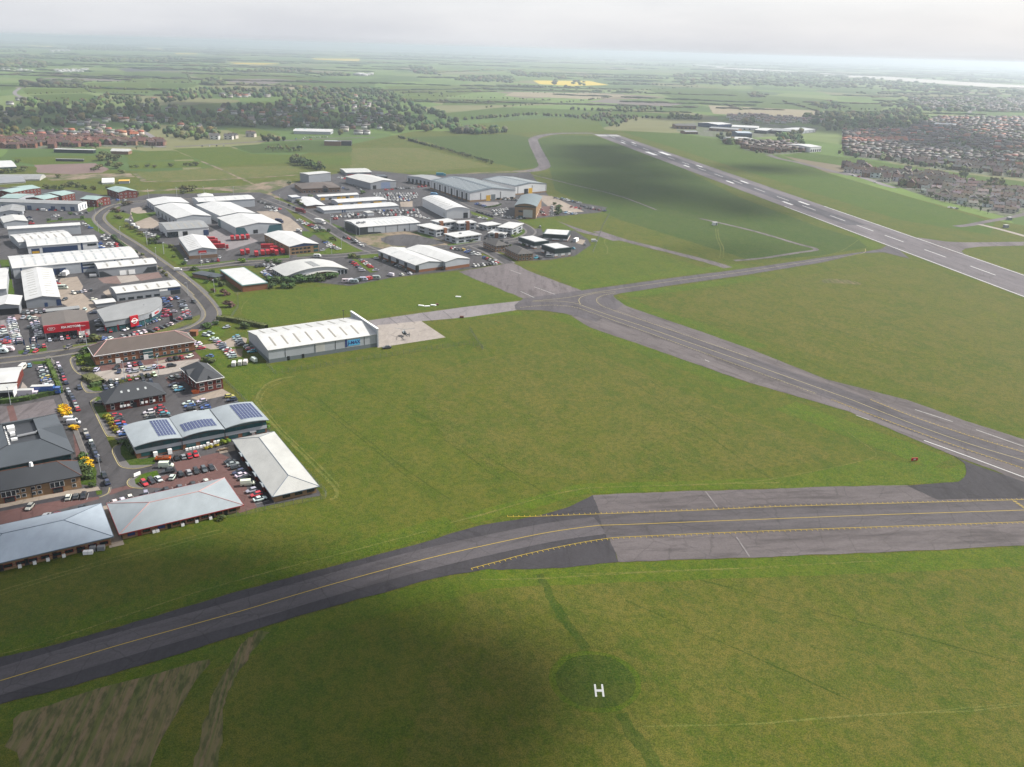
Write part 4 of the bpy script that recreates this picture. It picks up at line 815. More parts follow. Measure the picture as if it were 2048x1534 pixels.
b = bld('storage_tank', 'white cylindrical tank shed by the scrapyard', 'A', (1045, 335), (1165, 332), (1040, 300), None, 'bx', 2.4, 'tank_white', 'tank_white', 'tank', h=1.6)
b = bld('site_cabin', 'small cabin with yellow-green roof by the scrapyard', 'A', (1215, 320), (1320, 318), (1212, 305), None, 'gx', .5, 'clad_lgrey', 'door_yellow', 'cabin', h=2.6)
b = bld('workshop', 'grey workshop with dark triangular cladding and two white doors', 'A', (1005, 1218), (1600, 1162), (962, 1160), (1600, 1162, 1245), 'bx', 1.2, 'clad_grey', 'roof_white'); strips(b, 4, 'skylight', 1.0, .6)
row(b, 'f', 2, .42, .54, .1, 5, b.h*.55, 'white', 'roller_door'); put(b, 'f', .48, 0, 1.4, b.h*.55, 'door_dark', 'door')
for x0, x1, x2 in ((.01, .23, .07), (.99, .74, .84)):
    MB().face([(b.w*x0, -.07, .1), (b.w*x1, -.07, .1), (b.w*x2, -.07, b.h*.68), (b.w*x0, -.07, b.h*.68)]).build('cladding_panel', 'clad_dark', b.root)
MB().tube((0, 0, 1.2), (4, 0, 1.2), 1.3, n=12).build('fuel_tank', 'steel', b.root).location = (-5.5, 1, 0)
b = bld('depot', 'white-roofed depot cut by the photo edge beside the grass strip', 'E', (-150, 312), (62, 295), (-180, 100), (62, 295, 385), 'gx', 1.4, 'clad_lgrey', 'roof_white')
b = bld('garage', 'open-fronted grey garage beside the white gable warehouse', 'E', (-80, 482), (192, 462), (-90, 390), (192, 462, 555), 'gy', 1.2, 'clad_grey', 'roof_white'); row(b, 'f', 2, .42, .78, 0, 4.6, b.h*.7, 'door_dark', 'roller_door')  # dark panels stand in for the shade inside the open front
b = bld('repair_shop', 'white flat-roofed repair shop by the hedge-lined car park', 'E', (-120, 1270), (165, 1245), (-180, 1130), (165, 1245, 1330), 'gx', .8, 'brick_red', 'roof_white')
b = bld('repair_bay', 'low lean-to repair bay with open door beside the white van', 'E', (-80, 1345), (130, 1330), (-95, 1285), (130, 1330, 1412), 'gx', .4, 'clad_white', 'roof_offwhite'); put(b, 'f', .65, 0, 5, b.h*.75, 'door_dark', 'roller_door')  # dark panel stands in for the shaded inside of the open door

# ---- units either side of the bend and the delivery yard
b = bld('warehouse', 'white-roofed warehouse nearest the tan parking yard, grey gable', 'B', (655, 410), (1012, 388), (575, 353), (655, 410, 480), 'gy', 1.6, 'clad_lgrey', 'roof_white'); row(b, 'l', 3, .2, .8, 0, 3, b.h*.6, 'clad_blue', 'roller_door')
b = bld('warehouse', 'white gable warehouse with dark doors along its yard side', 'B', (885, 548), (1236, 520), (708, 420), (1236, 520, 605), 'gy', 2.0, 'clad_lgrey', 'roof_white'); row(b, 'l', 5, .15, .85, 0, 3, b.h*.6, 'door_dark', 'roller_door')
b = bld('trade_unit', 'grey-roofed unit with glazed front and dark doorway by the parked cars', 'B', (790, 668), (1212, 637), (700, 592), (1212, 637, 715), 'gx', 1.8, 'clad_white', 'roof_grey'); strips(b, 5, 'skylight', 1.0, .7); put(b, 'f', .12, 0, 8, b.h*.75, 'glass', 'shop_window'); put(b, 'f', .42, 0, 3.6, b.h*.7, 'door_dark', 'roller_door'); put(b, 'f', .93, 0, 4, b.h*.7, 'clad_blue', 'roller_door')
b = bld('warehouse', 'white-roofed teal-trimmed warehouse behind the taller teal gable', 'B', (1330, 522), (1692, 492), (1120, 405), (1330, 522, 602), 'gy', 1.8, 'clad_lgrey', 'roof_white')
b = bld('warehouse', 'white-roofed warehouse with teal corner panels on its gable', 'B', (1490, 640), (1956, 600), (1335, 538), (1956, 600, 682), 'gy', 2.3, 'clad_lgrey', 'roof_white')
for x0, x1, x2 in ((0, .27, .18), (1, .66, .73)): MB().face([(b.w*x0, -.07, .1), (b.w*x1, -.07, .1), (b.w*x2, -.07, b.h*.92), (b.w*x0, -.07, b.h*.98)]).build('cladding_panel', 'clad_teal', b.root)
put(b, 'f', .42, .6, 3.6, 2.8, 'door_dark', 'roller_door'); row(b, 'l', 1, .1, .1, 0, 6, b.h*.95, 'clad_teal', 'cladding_panel')
b = bld('warehouse', 'long white-roofed unit with teal end wall behind the teal gable', 'B', (1110, 380), (1682, 347), (1050, 337), (1682, 347, 425), 'gx', 1.3, 'clad_lgrey', 'roof_white'); row(b, 'f', 1, .04, .04, 0, 4, b.h*.97, 'clad_teal', 'cladding_panel'); put(b, 'r', .5, 0, b.d*.97, b.h*.98, 'clad_teal', 'cladding_panel'); strips(b, 5, 'skylight_pale', 1, .6)
b = bld('store_tent', 'small white peaked store behind the long teal-ended unit', 'B', (1110, 325), (1260, 320), (1100, 305), None, 'hip', 2.4, 'clad_white', 'roof_white', 'store', h=3.5)
b = bld('sorting_office', 'brick and white depot with a red sign on its gable', 'B', (1010, 882), (1296, 862), (840, 748), (1010, 882, 965), 'gy', 1.9, 'clad_lgrey', 'roof_white', plinth=('brick_brown', .42)); strips(b, 8, 'skylight', .5, .55, (0,))
put(b, 'f', .48, b.h*.62, 5.2, 2.0, 'red_post', 'sign_board', .12); put(b, 'f', .48, b.h*.62+.25, 4.2, .25, 'white', 'sign_stripe', .16); row(b, 'l', 6, .15, .9, 1.4, 2.2, .8, 'glass', 'window', .12)
b = bld('office_warehouse', 'white-roofed depot with blue gable and tan brick offices', 'C', (300, 888), (598, 858), (80, 755), (300, 888, 975), 'gy', 1.6, 'brick_tan', 'roof_white')
MB().face([(0, -.07, b.h-.6), (b.w, -.07, b.h-.6), (b.w, -.07, b.h), (b.w/2, -.07, b.h+b.rise), (0, -.07, b.h)]).build('gable_panel', 'clad_blue', b.root)
for z in (.8, 3.4): row(b, 'f', 5, .12, .66, z, 2.2, 1.3, 'glass', 'window', .08); put(b, 'f', .9, z, 3.4, 1.7, 'glass_teal', 'window', .08); row(b, 'l', 5, .1, .7, z, 2.4, 1.4, 'glass')
b = bld('flat_roofed_hall', 'flat white-roofed brick hall with mint fascia at the road corner', 'B', (1558, 1232), (1812, 1202), (1380, 1068), (1550, 1232, 1300), 'flat', 0, 'brick_orange', 'trim_teal')
MB().box(.35, .35, b.h+.13, b.w-.35, b.d-.35, b.h+.17).build('roof_deck', 'roof_white', b.root)
b = bld('walled_yard', 'small dark-walled open yard beside the flat-roofed brick hall', 'B', (1290, 1150), (1380, 1125), (1205, 1065), None, 'flat', 0, 'brick_brown', 'clad_dark', 'yard', h=2.6)
b = bld('curved_office', 'silver office with sweeping curved roof and smaller front curve', 'C', (268, 1192), (890, 1118), (178, 1105), (268, 1192, 1240), 'by', 3.6, 'clad_lgrey', 'roof_offwhite', 'office', over=.8, mind=22)
row(b, 'f', 6, .06, .3, .2, 1.5, b.h*.9, 'glass', 'window'); row(b, 'f', 3, .86, .98, .2, 1.6, b.h*.9, 'glass', 'window'); row(b, 'l', 7, .08, .92, .5, 1.8, b.h*.7, 'glass', 'window')
for k in range(5): on_roof(b, b.w*.52, b.d*(.14+.13*k), 4.5, b.d*.1, 'roof_grey', 'roof_hatch', .12)
b2 = bld('curved_office_wing', 'brick-walled wing with low curved silver roof fronting the curved office', 'C', (480, 1192), (792, 1152), (450, 1150), (790, 1152, 1185), 'by', 1.8, 'brick_brown', 'roof_offwhite', 'office', over=.6, mind=6)
for nm, a, e, c, pr, lb in (('l', (1590, 1078), (1862, 1042), (1298, 918), (1590, 1078, 1155), 'left'), ):
    b = bld('trade_unit', 'white-roofed twin-gable unit with dark corner door facing the white vans', 'C', a, e, c, pr, 'gy', 1.6, 'clad_lgrey', 'roof_white', plinth=('brick_orange', .36)); row(b, 'l', 4, .1, .75, 0, 3.5, b.h*.85, 'door_dark', 'roller_door', .1); put(b, 'f', .06, 0, 2.6, b.h*.93, 'door_dark', 'roller_door', .1); strips(b, 2, 'skylight_pale', 1, .5)
b = bld('trade_unit', 'white-roofed twin-gable unit beside the disused runway head', 'D', (362, 1044), (608, 1008), (45, 897), (608, 1008, 1090), 'gy', 1.6, 'clad_lgrey', 'roof_white', plinth=('brick_orange', .36)); put(b, 'r', .12, 0, 3, b.h*.9, 'door_dark', 'roller_door', .1); put(b, 'f', -.04, 0, 1.6, 3, 'door_dark', 'gate')
b = bld('warehouse', 'white-roofed warehouse with dark grey base and roof plant by the sales lot', 'C', (1015, 690), (1636, 640), (940, 612), (1015, 690, 768), 'gx', 1.4, 'clad_lgrey', 'roof_white', plinth=None); strips(b, 9, 'skylight_pale', .8, .6, (0, 1), .3, .97)
put(b, 'f', .07, 0, b.w*.13, b.h*.97, 'clad_dark', 'cladding_panel'); MB().face([(b.w*.13, -.08, .1), (b.w*.36, -.08, .1), (b.w*.33, -.08, b.h*.22), (b.w*.13, -.08, b.h*.3)]).build('cladding_panel', 'clad_dark', b.root)
put(b, 'l', .5, 0, b.d*.96, b.h*.95, 'clad_dark', 'cladding_panel'); row(b, 'f', 4, .23, .82, 0, .3, b.h*.95, 'frame_dark', 'downpipe', .09); put(b, 'f', .74, 0, 1.4, 2.2, 'door_dark', 'door')
for k in range(4): o = MB().box(-.9, -.7, 0, .9, .7, 1.1).tube((-.5, 0, 1.1), (-.5, 0, 1.5), .3).build('roof_plant', 'steel', b.rf); o.location = (b.w*(.05+.04*k), b.d*(.35 if k % 2 else .3), b.rz(0, b.d*.3))
b = bld('warehouse', 'tall white arched-roof warehouse with open dark doorway', 'D', (375, 517), (611, 506), (25, 397), (375, 517, 605), 'by', 2.4, 'clad_white', 'roof_white'); strips(b, 9, 'skylight', .7, .5, (0,)); put(b, 'f', .82, 0, 4.2, b.h*.65, 'door_dark', 'roller_door'); put(b, 'l', .9, 1.5, 4, 3, 'roof_offwhite', 'cladding_panel')  # dark front panel stands in for the shade in the open doorway
b = bld('annexe', 'low white annexe attached behind the tall arched warehouse', 'D', (470, 500), (582, 492), (415, 440), None, 'by', 1.0, 'clad_white', 'roof_white', h=6)
b = bld('steel_store', 'plain grey cube-shaped store beside the earth mounds', 'C', (497, 152), (722, 131), (478, 128), (722, 131, 215), 'gx', .4, 'clad_grey', 'roof_offwhite', 'store', mind=13)
b = bld('pub_office', 'brown-roofed brick building with white windows by the earth mounds', 'C', (430, 296), (822, 282), (390, 240), (822, 282, 326), 'hip', 3.4, 'brick_brown', 'roof_brown', 'office', mind=20); row(b, 'f', 8, .06, .94, .6, 2.4, 1.6, 'glass', frame=True)
o = MB().prism([(-3, 0), (3, 0), (3, 4.4), (0, 6.8), (-3, 4.4)], -1.2, 4, 'y').build('porch_gable', 'roof_brown', b.root); o.location = (b.w*.6, 0, 0); o2 = MB().box(-2, -1.28, .2, 2, -1.1, 4).build('entrance_glass', 'glass', o)
b = bld('warehouse', 'grey warehouse with pale blue gable panel beside the vehicle compound', 'C', (1130, 236), (1392, 216), (945, 166), (1130, 236, 303), 'gy', 2.0, 'clad_grey', 'roof_offwhite'); put(b, 'f', .58, .1, b.w*.36, b.h*.95, 'clad_paleblue', 'cladding_panel'); put(b, 'f', .15, 0, 4, b.h*.6, 'door_dark', 'roller_door')
b = bld('warehouse', 'pale-roofed unit with red base farthest along the estate track', 'C', (880, 131), (1142, 125), (830, 90), (880, 131, 160), 'gx', 1.0, 'clad_grey', 'roof_offwhite'); strips(b, 5, 'skylight_pale', .8, .6); put(b, 'f', .5, 0, b.w*.9, 1.4, 'red_post', 'cladding_panel')
b = bld('container_block', 'dark blue low block beside the pale-roofed far unit', 'C', (1210, 170), (1302, 168), (1205, 150), None, 'flat', 0, 'clad_dark', 'clad_dark', h=4)
# the great grey-blue distribution shed
b = bld('distribution_shed', 'vast blue-grey ribbed-roof distribution shed with tall dark dock doors', 'D', (612, 336), (1078, 308), (215, 208), (612, 336, 430), 'gy', 3.2, 'clad_white', 'roof_bluegrey', plinth=('brick_tan', 1.6)); strips(b, 15, 'skylight_pale', 1.5, .8, (0, 1))
for q in (.12, .26, .40, .56, .70, .82, .92): put(b, 'l', q, 0, 3.4, b.h*.86, 'door_dark', 'dock_door', .12)
for q in (.04, .19, .33, .48, .63, .76, .87): put(b, 'l', q, 0, .5, b.h*.96, 'frame_dark', 'downpipe', .1)
put(b, 'f', .40, 0, 4.6, b.h*.62, 'door_yellow', 'dock_door', .12); put(b, 'f', .51, 0, 4.6, b.h*.68, 'plinth_grey', 'dock_door', .12); row(b, 'f', 3, .62, .92, .4, 4, 2.0, 'glass'); row(b, 'f', 2, .235, .67, 1.6, .6, b.h*.75, 'frame_dark', 'downpipe', .1)
b = bld('distribution_shed', 'blue-grey roofed wing of the distribution shed with yellow dock door', 'D', (1078, 270), (1398, 243), (762, 195), (1398, 243, 330), 'gy', 2.2, 'clad_white', 'roof_bluegrey', plinth=('brick_tan', 1.4)); strips(b, 14, 'skylight_pale', 1.5, .85, (0, 1))
put(b, 'f', .34, 0, 5, b.h*.62, 'door_dark', 'dock_door', .12); put(b, 'f', .48, 0, 5, b.h*.66, 'door_yellow', 'dock_door', .12); row(b, 'f', 3, .08, .98, 1.4, .6, b.h*.8, 'frame_dark', 'downpipe', .1)
b = bld('distribution_shed', 'lower grey-roofed block with dark doors at the end of the distribution shed', 'D', (208, 207), (352, 192), (48, 157), (50, 157, 220), 'gx', 1.2, 'clad_lgrey', 'roof_grey', plinth=('brick_tan', 1.4)); row(b, 'l', 6, .08, .92, 0, 3, b.h*.7, 'door_dark', 'dock_door', .12)
b = bld('curved_office', 'tan brick office with arched blue-green roof beside the lorry yard', 'D', (1072, 470), (1290, 480), (1150, 368), (1072, 470, 595), 'by', 2.4, 'brick_tan', 'roof_pool', 'office', over=.7)
put(b, 'f', .62, 1.2, b.w*.44, b.h*.62, 'roof_offwhite', 'cladding_panel'); row(b, 'f', 1, .28, .28, b.h*.5, 4, 1.8, 'glass'); MB().box(.2, -.08, b.h-.7, b.w-.2, .05, b.h+.2).build('band', 'clad_green', b.root); put(b, 'f', .28, .2, 4, 2.4, 'glass_teal', 'window'); row(b, 'r', 5, .1, .9, .8, 2, 1.4, 'frame_white')
# ---- white flat-roofed office court
ct = [((310, 642), (470, 624), (250, 614), (470, 624, 710), 'with brick red tower at its corner'), ((265, 712), (391, 694), (137, 657), (265, 712, 785), 'nearest the waste ground'),
      ((475, 789), (722, 758), (358, 754), (475, 789, 858), 'with round roof vent facing the cross road'), ((500, 648), (672, 637), (470, 624), (672, 637, 712), 'with tall red entrance slab'),
      ((790, 670), (922, 654), (738, 644), (790, 670, 722), 'with sloping roof behind the three-storey block'), ((905, 684), (1043, 698), (1060, 640), (1043, 698, 785), 'three storeys high at the road loop'),
      ((805, 744), (965, 757), (985, 727), (965, 757, 802), 'lowest of the court with red pier')]
for i, (a, e, c, pr, t_) in enumerate(ct):
    b = bld('court_office', 'white flat-roofed grey office block ' + t_, 'D', a, e, c, pr, 'flat', 0, 'clad_lgrey', 'roof_white', 'office', over=.9, group='flat-roofed office court', mind=9)
    nz = 3 if i == 5 else 2
    for z in range(nz): row(b, 'f', 3, .2, .8, .8+z*b.h/nz, b.w*.2, 1.4, 'glass'); row(b, 'l', 2, .25, .75, .8+z*b.h/nz, b.d*.25, 1.4, 'glass'); row(b, 'r', 2, .25, .75, .8+z*b.h/nz, b.d*.25, 1.4, 'glass')
    if i in (0, 1, 3, 6): MB().box(-1.2, -1.0, 0, 1.6, 1.5, b.h+(1.2 if i in (0, 3) else .3)).build('brick_tower', 'brick_orange', b.root).location = (b.w*(.05 if i == 0 else .72 if i == 1 else .5), 0, 0)
    if i == 2: MB().tube((0, 0, 0), (0, 0, .9), 1.1, n=10).build('roof_vent', 'steel', b.rf).location = (b.w*.45, b.d*.6, b.h)
for i, (a, e, c, pr, t_) in enumerate((((1360, 758), (1612, 773), (1378, 707), (1612, 773, 835), 'beside the white container'), ((1272, 843), (1420, 827), (1128, 788), (1272, 843, 910), 'behind the brown brick offices'), ((1482, 913), (1645, 896), (1340, 866), (1482, 913, 995), 'nearest the taxiway'))):
    b = bld('green_unit', 'boxy unit with dark green upper band and white roof ' + t_, 'D', a, e, c, pr, 'flat', 0, 'clad_white', 'clad_green', cat='unit', over=.3, group='dark green banded units', mind=12)
    MB().box(-.12, -.12, b.h*.42, b.w+.12, b.d+.12, b.h-.46).build('upper_band', 'clad_green', b.root); MB().box(.8, .8, b.h+.13, b.w-.8, b.d-.8, b.h+.4).build('roof_deck', 'roof_white', b.rf)
    MB().box(-.04, -.04, 0, b.w+.04, b.d+.04, .7).build('plinth', 'brick_orange', b.root); row(b, 'f', 2, .3, .75, 0, 3, b.h*.4, 'roof_grey', 'roller_door'); row(b, 'l', 2, .3, .7, .1, 3, b.h*.38, 'door_dark', 'roller_door')
for i, (a, e, c, pr, t_) in enumerate((((875, 882), (1005, 869), (757, 834), (875, 882, 946), 'farther from the disused runway'), ((1105, 967), (1258, 956), (925, 902), (1105, 967, 1036), 'at the corner of the disused runway'))):
    b = bld('brick_office', 'brown brick office with hipped grey tile roof ' + t_, 'D', a, e, c, pr, 'hip', 2.8, 'brick_brown', 'roof_tilegrey', 'office')
    for z in (.8, 3.5): row(b, 'f', 4, .14, .86, z, 1.5, 1.4, 'glass', frame=True); row(b, 'l', 7, .08, .92, z, 1.4, 1.4, 'glass', frame=True)
# ---- yellow-door workshop rows
for i, (a, e, c, pr, t_) in enumerate((((600, 377), (1010, 354), (577, 358), (600, 377, 415), 'farthest from the road'), ((800, 437), (1290, 406), (717, 406), (800, 437, 476), 'in the middle of the rows'))):
    b = bld('workshop_row', 'white-roofed row of workshops with yellow shutters ' + t_, 'C', a, e, c, pr, 'gx', .9, 'clad_lgrey', 'roof_white', mind=9)
    for q in ((.1, .5, .62, .82) if i == 0 else (.04, .44, .77, .86)): put(b, 'f', q, 0, 4, b.h*.72, 'door_yellow', 'roller_door')
    for q in (.28, .7): put(b, 'f', q, 0, 3, b.h*.6, 'door_dark', 'roller_door')
    for q in (.44,): put(b, 'f', q, b.h*.74, 7, b.h*.2, 'clad_blue', 'cladding_panel')
b = bld('workshop_row', 'long low white-roofed row backing onto the sales lot', 'C', (655, 517), (1416, 467), (545, 482), (655, 517, 550), 'gx', .8, 'clad_lgrey', 'roof_white', mind=9); row(b, 'f', 2, .24, .27, 0, 1.3, 2.2, 'door_blue', 'door')
b = bld('site_office', 'white-roofed site office with blue eaves beside the spine road', 'C', (480, 472), (667, 463), (370, 388), (480, 472, 497), 'gy', .8, 'brick_brown', 'roof_white', 'office'); gutter(b, 'clad_blue')
b = bld('site_office', 'small white-roofed gatehouse with blue eaves at the top of the spine road', 'C', (325, 385), (418, 380), (318, 360), None, 'flat', 0, 'clad_lgrey', 'clad_blue', 'office', h=4); MB().box(.3, .3, 4.13, b.w-.3, b.d-.3, 4.18).build('roof_deck', 'roof_white', b.root)
b = bld('sales_cabin', 'small white sales cabin among the parked sales cars', 'C', (1100, 540), (1165, 534), (1092, 522), None, 'flat', 0, 'clad_lgrey', 'roof_offwhite', 'cabin', h=3, over=.2)

# ---- brick offices near the photo's lower left
b = bld('brick_office', 'long orange brick office with brown hipped roof and glazed entrance', 'E', (968, 982), (1985, 834), (925, 893), (968, 982, 1092), 'hip', 4.4, 'brick_orange', 'roof_brown', 'office')
ridge_tiles(b, 'ridge_pink', .4); MB().box(-.04, -.04, 0, b.w+.04, b.d+.04, .8).build('plinth', 'clad_dark', b.root); gutter(b, 'white')
for i in range(12):
    q = .06+.078*i
    if .47 < q < .6: continue
    put(b, 'f', q, b.h*.62, 1.5, 1.2, 'glass', frame=True)
    if i not in (2,): put(b, 'f', q, b.h*.17, 1.5, 1.3, 'glass_teal', frame=True)
put(b, 'f', .215, .1, 2.2, 2.3, 'frame_white', 'entrance_door', .1); MB().box(b.w*.465, -.6, .1, b.w*.565, .1, b.h*.95).build('glazed_bay', 'glass_teal', b.root)
for z in (.1, b.h*.33, b.h*.65): MB().box(b.w*.465, -.66, z, b.w*.565, -.58, z+.18).build('bay_transom', 'frame_white', b.root)
put(b, 'f', .49, .1, 2.0, 2.3, 'frame_white', 'entrance_door', .75); row(b, 'l', 3, .2, .8, b.h*.6, 1.2, 1.2, 'glass', frame=True)
for z in (b.h*.42, b.h*.58): MB().box(-.03, -.03, z, b.w+.03, b.d+.03, z+.14).build('string_course', 'brick_brown', b.root)
b = bld('brick_office', 'dark red brick office with black slate hipped roof and four rooflights', 'K', (215, 860), (815, 757), (180, 750), (220, 860, 948), 'hip', 4.6, 'brick_red', 'roof_slate', 'office'); gutter(b, 'frame_dark')
for x in (.30, .42, .58, .71): on_roof(b, b.w*x, b.d*.26, .8, 1.1, 'skylight_pale', 'rooflight', .1)
for z in (.8, b.h*.58): row(b, 'f', 6, .10, .92, z, 1.4, 1.2, 'glass', frame=True); row(b, 'l', 3, .2, .8, z, 1.3, 1.2, 'glass', frame=True); row(b, 'r', 3, .2, .8, z, 1.3, 1.2, 'glass', frame=True)
for x in (.24, .30, .36, .60, .67, .80): put(b, 'f', x, b.h*.36, .95, .8, 'white', 'air_conditioner', .5)
put(b, 'f', .47, 0, 1.6, 2.4, 'door_dark', 'door', .1); MB().box(-.03, -.03, b.h*.46, b.w+.03, b.d+.03, b.h*.5).build('string_course', 'brick_brown', b.root)
b = bld('brick_office', 'square red brick office with dark slate roof backing onto the airfield', 'K', (1145, 637), (1405, 587), (1022, 492), (1150, 637, 755), 'hip', 3.8, 'brick_red', 'roof_slate', 'office'); gutter(b, 'white')
for z in (.9, b.h*.58): row(b, 'f', 3, .17, .83, z, 2.0, 1.4, 'glass', frame=True); row(b, 'l', 4, .14, .86, z, 1.6, 1.4, 'glass', frame=True)
MB().box(-.03, -.03, b.h*.46, b.w+.03, b.d+.03, b.h*.5).build('string_course', 'roof_brown', b.root)
o = MB().prism([(-1.3, 0), (1.3, 0), (0, 1.2)], -.4, 2.2, 'y').build('gablet', 'roof_slate', b.rf); o.location = (b.w*.5, .2, b.h+.3)
o = MB().prism([(-2.6, 0), (2.6, 0), (0, 2.2)], -1, 4, 'y').build('gablet', 'roof_slate', b.rf); o.location = (.2, b.d*.55, b.h+.25); o.rotation_euler = (0, 0, -math.pi/2)
# the wave-roofed office with solar arrays
hS = hgt('K', 515, 1290, 1425)
b = bld('solar_office', 'silver wave-roofed two-storey office carrying three solar arrays', 'K', (515, 1288), (1850, 1030), (420, 1097), None, 'flat', 0, 'brick_orange', 'roof_silver', 'office', h=hS, over=.1)
b.rf.hide_render = False; bpy.data.objects.remove(b.rf)
w, d = b.w, b.d
MB().box(-.15, -.18, hS*.40, w+.15, d+.18, hS*.66).build('upper_cladding', 'clad_lgrey', b.root); MB().box(-.08, -.1, hS*.66, w+.08, d+.1, hS-.1).build('clerestory', 'glass_teal', b.root)
row(b, 'f', 9, .07, .95, .5, 3.6, hS*.32, 'glass_teal', 'window', .08); row(b, 'f', 2, .115, .24, .1, 1.6, 2.3, 'door_dark', 'door', .1)
row(b, 'f', 14, .05, .97, hS*.68, .12, hS*.28, 'frame_dark', 'mullion', .16)
for x in (.335, .665): put(b, 'f', x, 0, .25, hS, 'frame_dark', 'downpipe', .3)
for k, (x0, x1, lift) in enumerate(((-.8, w*.337, .0), (w*.339, w*.664, .15), (w*.666, w+.8, .45))):
    L_ = x1-x0; ar = [(x0+L_*i/14, hS+lift+.85*(1-(2*i/14-1)**2)) for i in range(15)]
    seg = MB().prism(ar+[(x, z+.25) for x, z in reversed(ar)], -1.3, d+1.0, 'y').build('roof', 'roof_silver', b.root)
    e0 = MB().prism([(x0+.5, hS-.2)]+[(x, z-.02) for x, z in ar[1:-1]]+[(x1-.5, hS-.2)], .1, d-.1, 'y').build('roof_infill', 'glass_teal', b.root)
    def zr(x): 
        q = 2*(x-x0)/L_-1; return hS+lift+.85*(1-q*q)+.27, math.atan(.85*2*q*2/L_)
    nx, ny, xa, xb, ya, yb = ((6, 7, .55, .93, .10, .95), (10, 3, .10, .88, .12, .52), (7, 7, .42, .93, .10, .95))[k]
    pw, pl = (xb-xa)*L_/nx, (yb-ya)*d/ny
    WCACHE['sp%d' % k] = MB().box(-pw/2+.11, -pl/2+.11, .05, pw/2-.11, pl/2-.11, .12).mesh('solar_panel', 'solar') if 'solar' in MATS else None
    if WCACHE['sp%d' % k] is None:
        m, t, bb = nodes('solar'); bb.inputs['Roughness'].default_value = .22; tc = t.nodes.new('ShaderNodeTexCoord'); br = t.nodes.new('ShaderNodeTexBrick')
        br.offset = 0; br.inputs['Scale'].default_value = 1; br.inputs['Brick Width'].default_value = .5; br.inputs['Row Height'].default_value = .5; br.inputs['Mortar Size'].default_value = .03
        br.inputs['Color1'].default_value = (.014, .022, .072, 1); br.inputs['Color2'].default_value = (.018, .027, .084, 1); br.inputs['Mortar'].default_value = (.05, .065, .13, 1)
        t.links.new(tc.outputs['Object'], br.inputs[0]); t.links.new(br.outputs[0], bb.inputs['Base Color']); MATS['solar'] = m
        WCACHE['sp%d' % k] = MB().box(-pw/2+.11, -pl/2+.11, .05, pw/2-.11, pl/2-.11, .12).mesh('solar_panel', 'solar')
    MB().prism([(x0+L_*(xa+(xb-xa)*i/8), zr(x0+L_*(xa+(xb-xa)*i/8))[0]+.01) for i in range(9)]+[(x0+L_*(xa+(xb-xa)*i/8), zr(x0+L_*(xa+(xb-xa)*i/8))[0]+.06) for i in range(8, -1, -1)], ya*d, yb*d, 'y').build('panel_mount', 'roof_lightblue', seg)
    for i in range(nx):
        for j in range(ny):
            x = x0+L_*xa+pw*(i+.5); z, an = zr(x); o = link('solar_panel', WCACHE['sp%d' % k], seg); o.location = (x, ya*d+pl*(j+.5), z+.02); o.rotation_euler = (0, an, 0)
st = MB()
for k in range(8): st.box(-.6, -.3*k-.3, hS*.4-.3*k-.12, .6, -.3*k, hS*.4-.3*k)
st.box(-1.0, 0, hS*.4-.1, 1.4, 1.2, hS*.4).build('fire_stair', 'steel', b.root).location = (w*.88, -1.4, 0)
for k in range(12):
    hh = 1.6 if k in (6, 8, 9) else .9; o = MB().box(-.5, -.35, 0, .5, .35, hh).build('air_conditioner', 'white', b.root); o.location = (w*(.36+.027*k), -1.5, 0)
for x in (.13, .235): MB().box(-.7, -.6, 0, .7, .6, 1.8).build('plant_box', 'white', b.root).location = (w*x, -1.2, 0)
SOLAR = b
# three hipped single-storey office ranges
b = bld('office_range', 'single-storey office range with pink-ridged grey hipped roof', 'M', (107, 1183), (1157, 935), (0, 930), (107, 1183, 1245), 'hip', 2.6, 'brick_tan', 'roof_silver', 'office', over=.9); ridge_tiles(b, 'ridge_pink', .3); gutter(b, 'trim_red')
for k in range(8): put(b, 'f', .07+.123*k, .6, 2.3, 1.2, 'glass_blue' if k in (0, 2) else 'glass', frame='trim_red')
for q in (.135, .38, .5, .62, .75, .87): put(b, 'f', q, 0, 1.1, 2.1, 'trim_red' if q < .2 else 'door_dark', 'door')
for q in (.25, .28, .49, .61, .73): put(b, 'f', q, .1, .9, .8, 'white', 'air_conditioner', .9)
MB().box(-.03, -.03, 1.2, b.w+.03, b.d+.03, 1.36).build('string_course', 'brick_red', b.root); row(b, 'l', 4, .2, .8, .6, 1.6, 1.2, 'glass', frame='trim_red')
b = bld('office_range', 'single-storey office range with grey hipped roof and blue ridges by the airfield fence', 'M', (1462, 852), (1836, 768), (1080, 364), (1462, 852, 912), 'hip', 2.4, 'brick_tan', 'roof_cream', 'office', over=.8); ridge_tiles(b, 'ridge_blue', .22); gutter(b, 'ridge_blue')
row(b, 'f', 3, .28, .86, .8, 2.6, 1.2, 'glass', frame='frame_dark'); row(b, 'l', 9, .08, .95, .7, 2.2, 1.3, 'glass', frame='trim_red')
for q in (.26, .44, .62, .80):
    p = face_pos(b, 'l', q); o = MB().prism([(-2.0, 0), (2.0, 0), (2.0, .12), (0, .5), (-2.0, .12)], -1.5, .3, 'y').build('porch_roof', 'roof_silver', b.rf); o.location = (p.x, p.y, b.h-.25); o.rotation_euler = (0, 0, -math.pi/2)
    o = MB().box(-1.5, -1.0, 0, 1.5, .2, b.h-.15).build('porch', 'brick_red', b.root); o.location = (p.x, p.y, 0); o.rotation_euler = (0, 0, -math.pi/2)
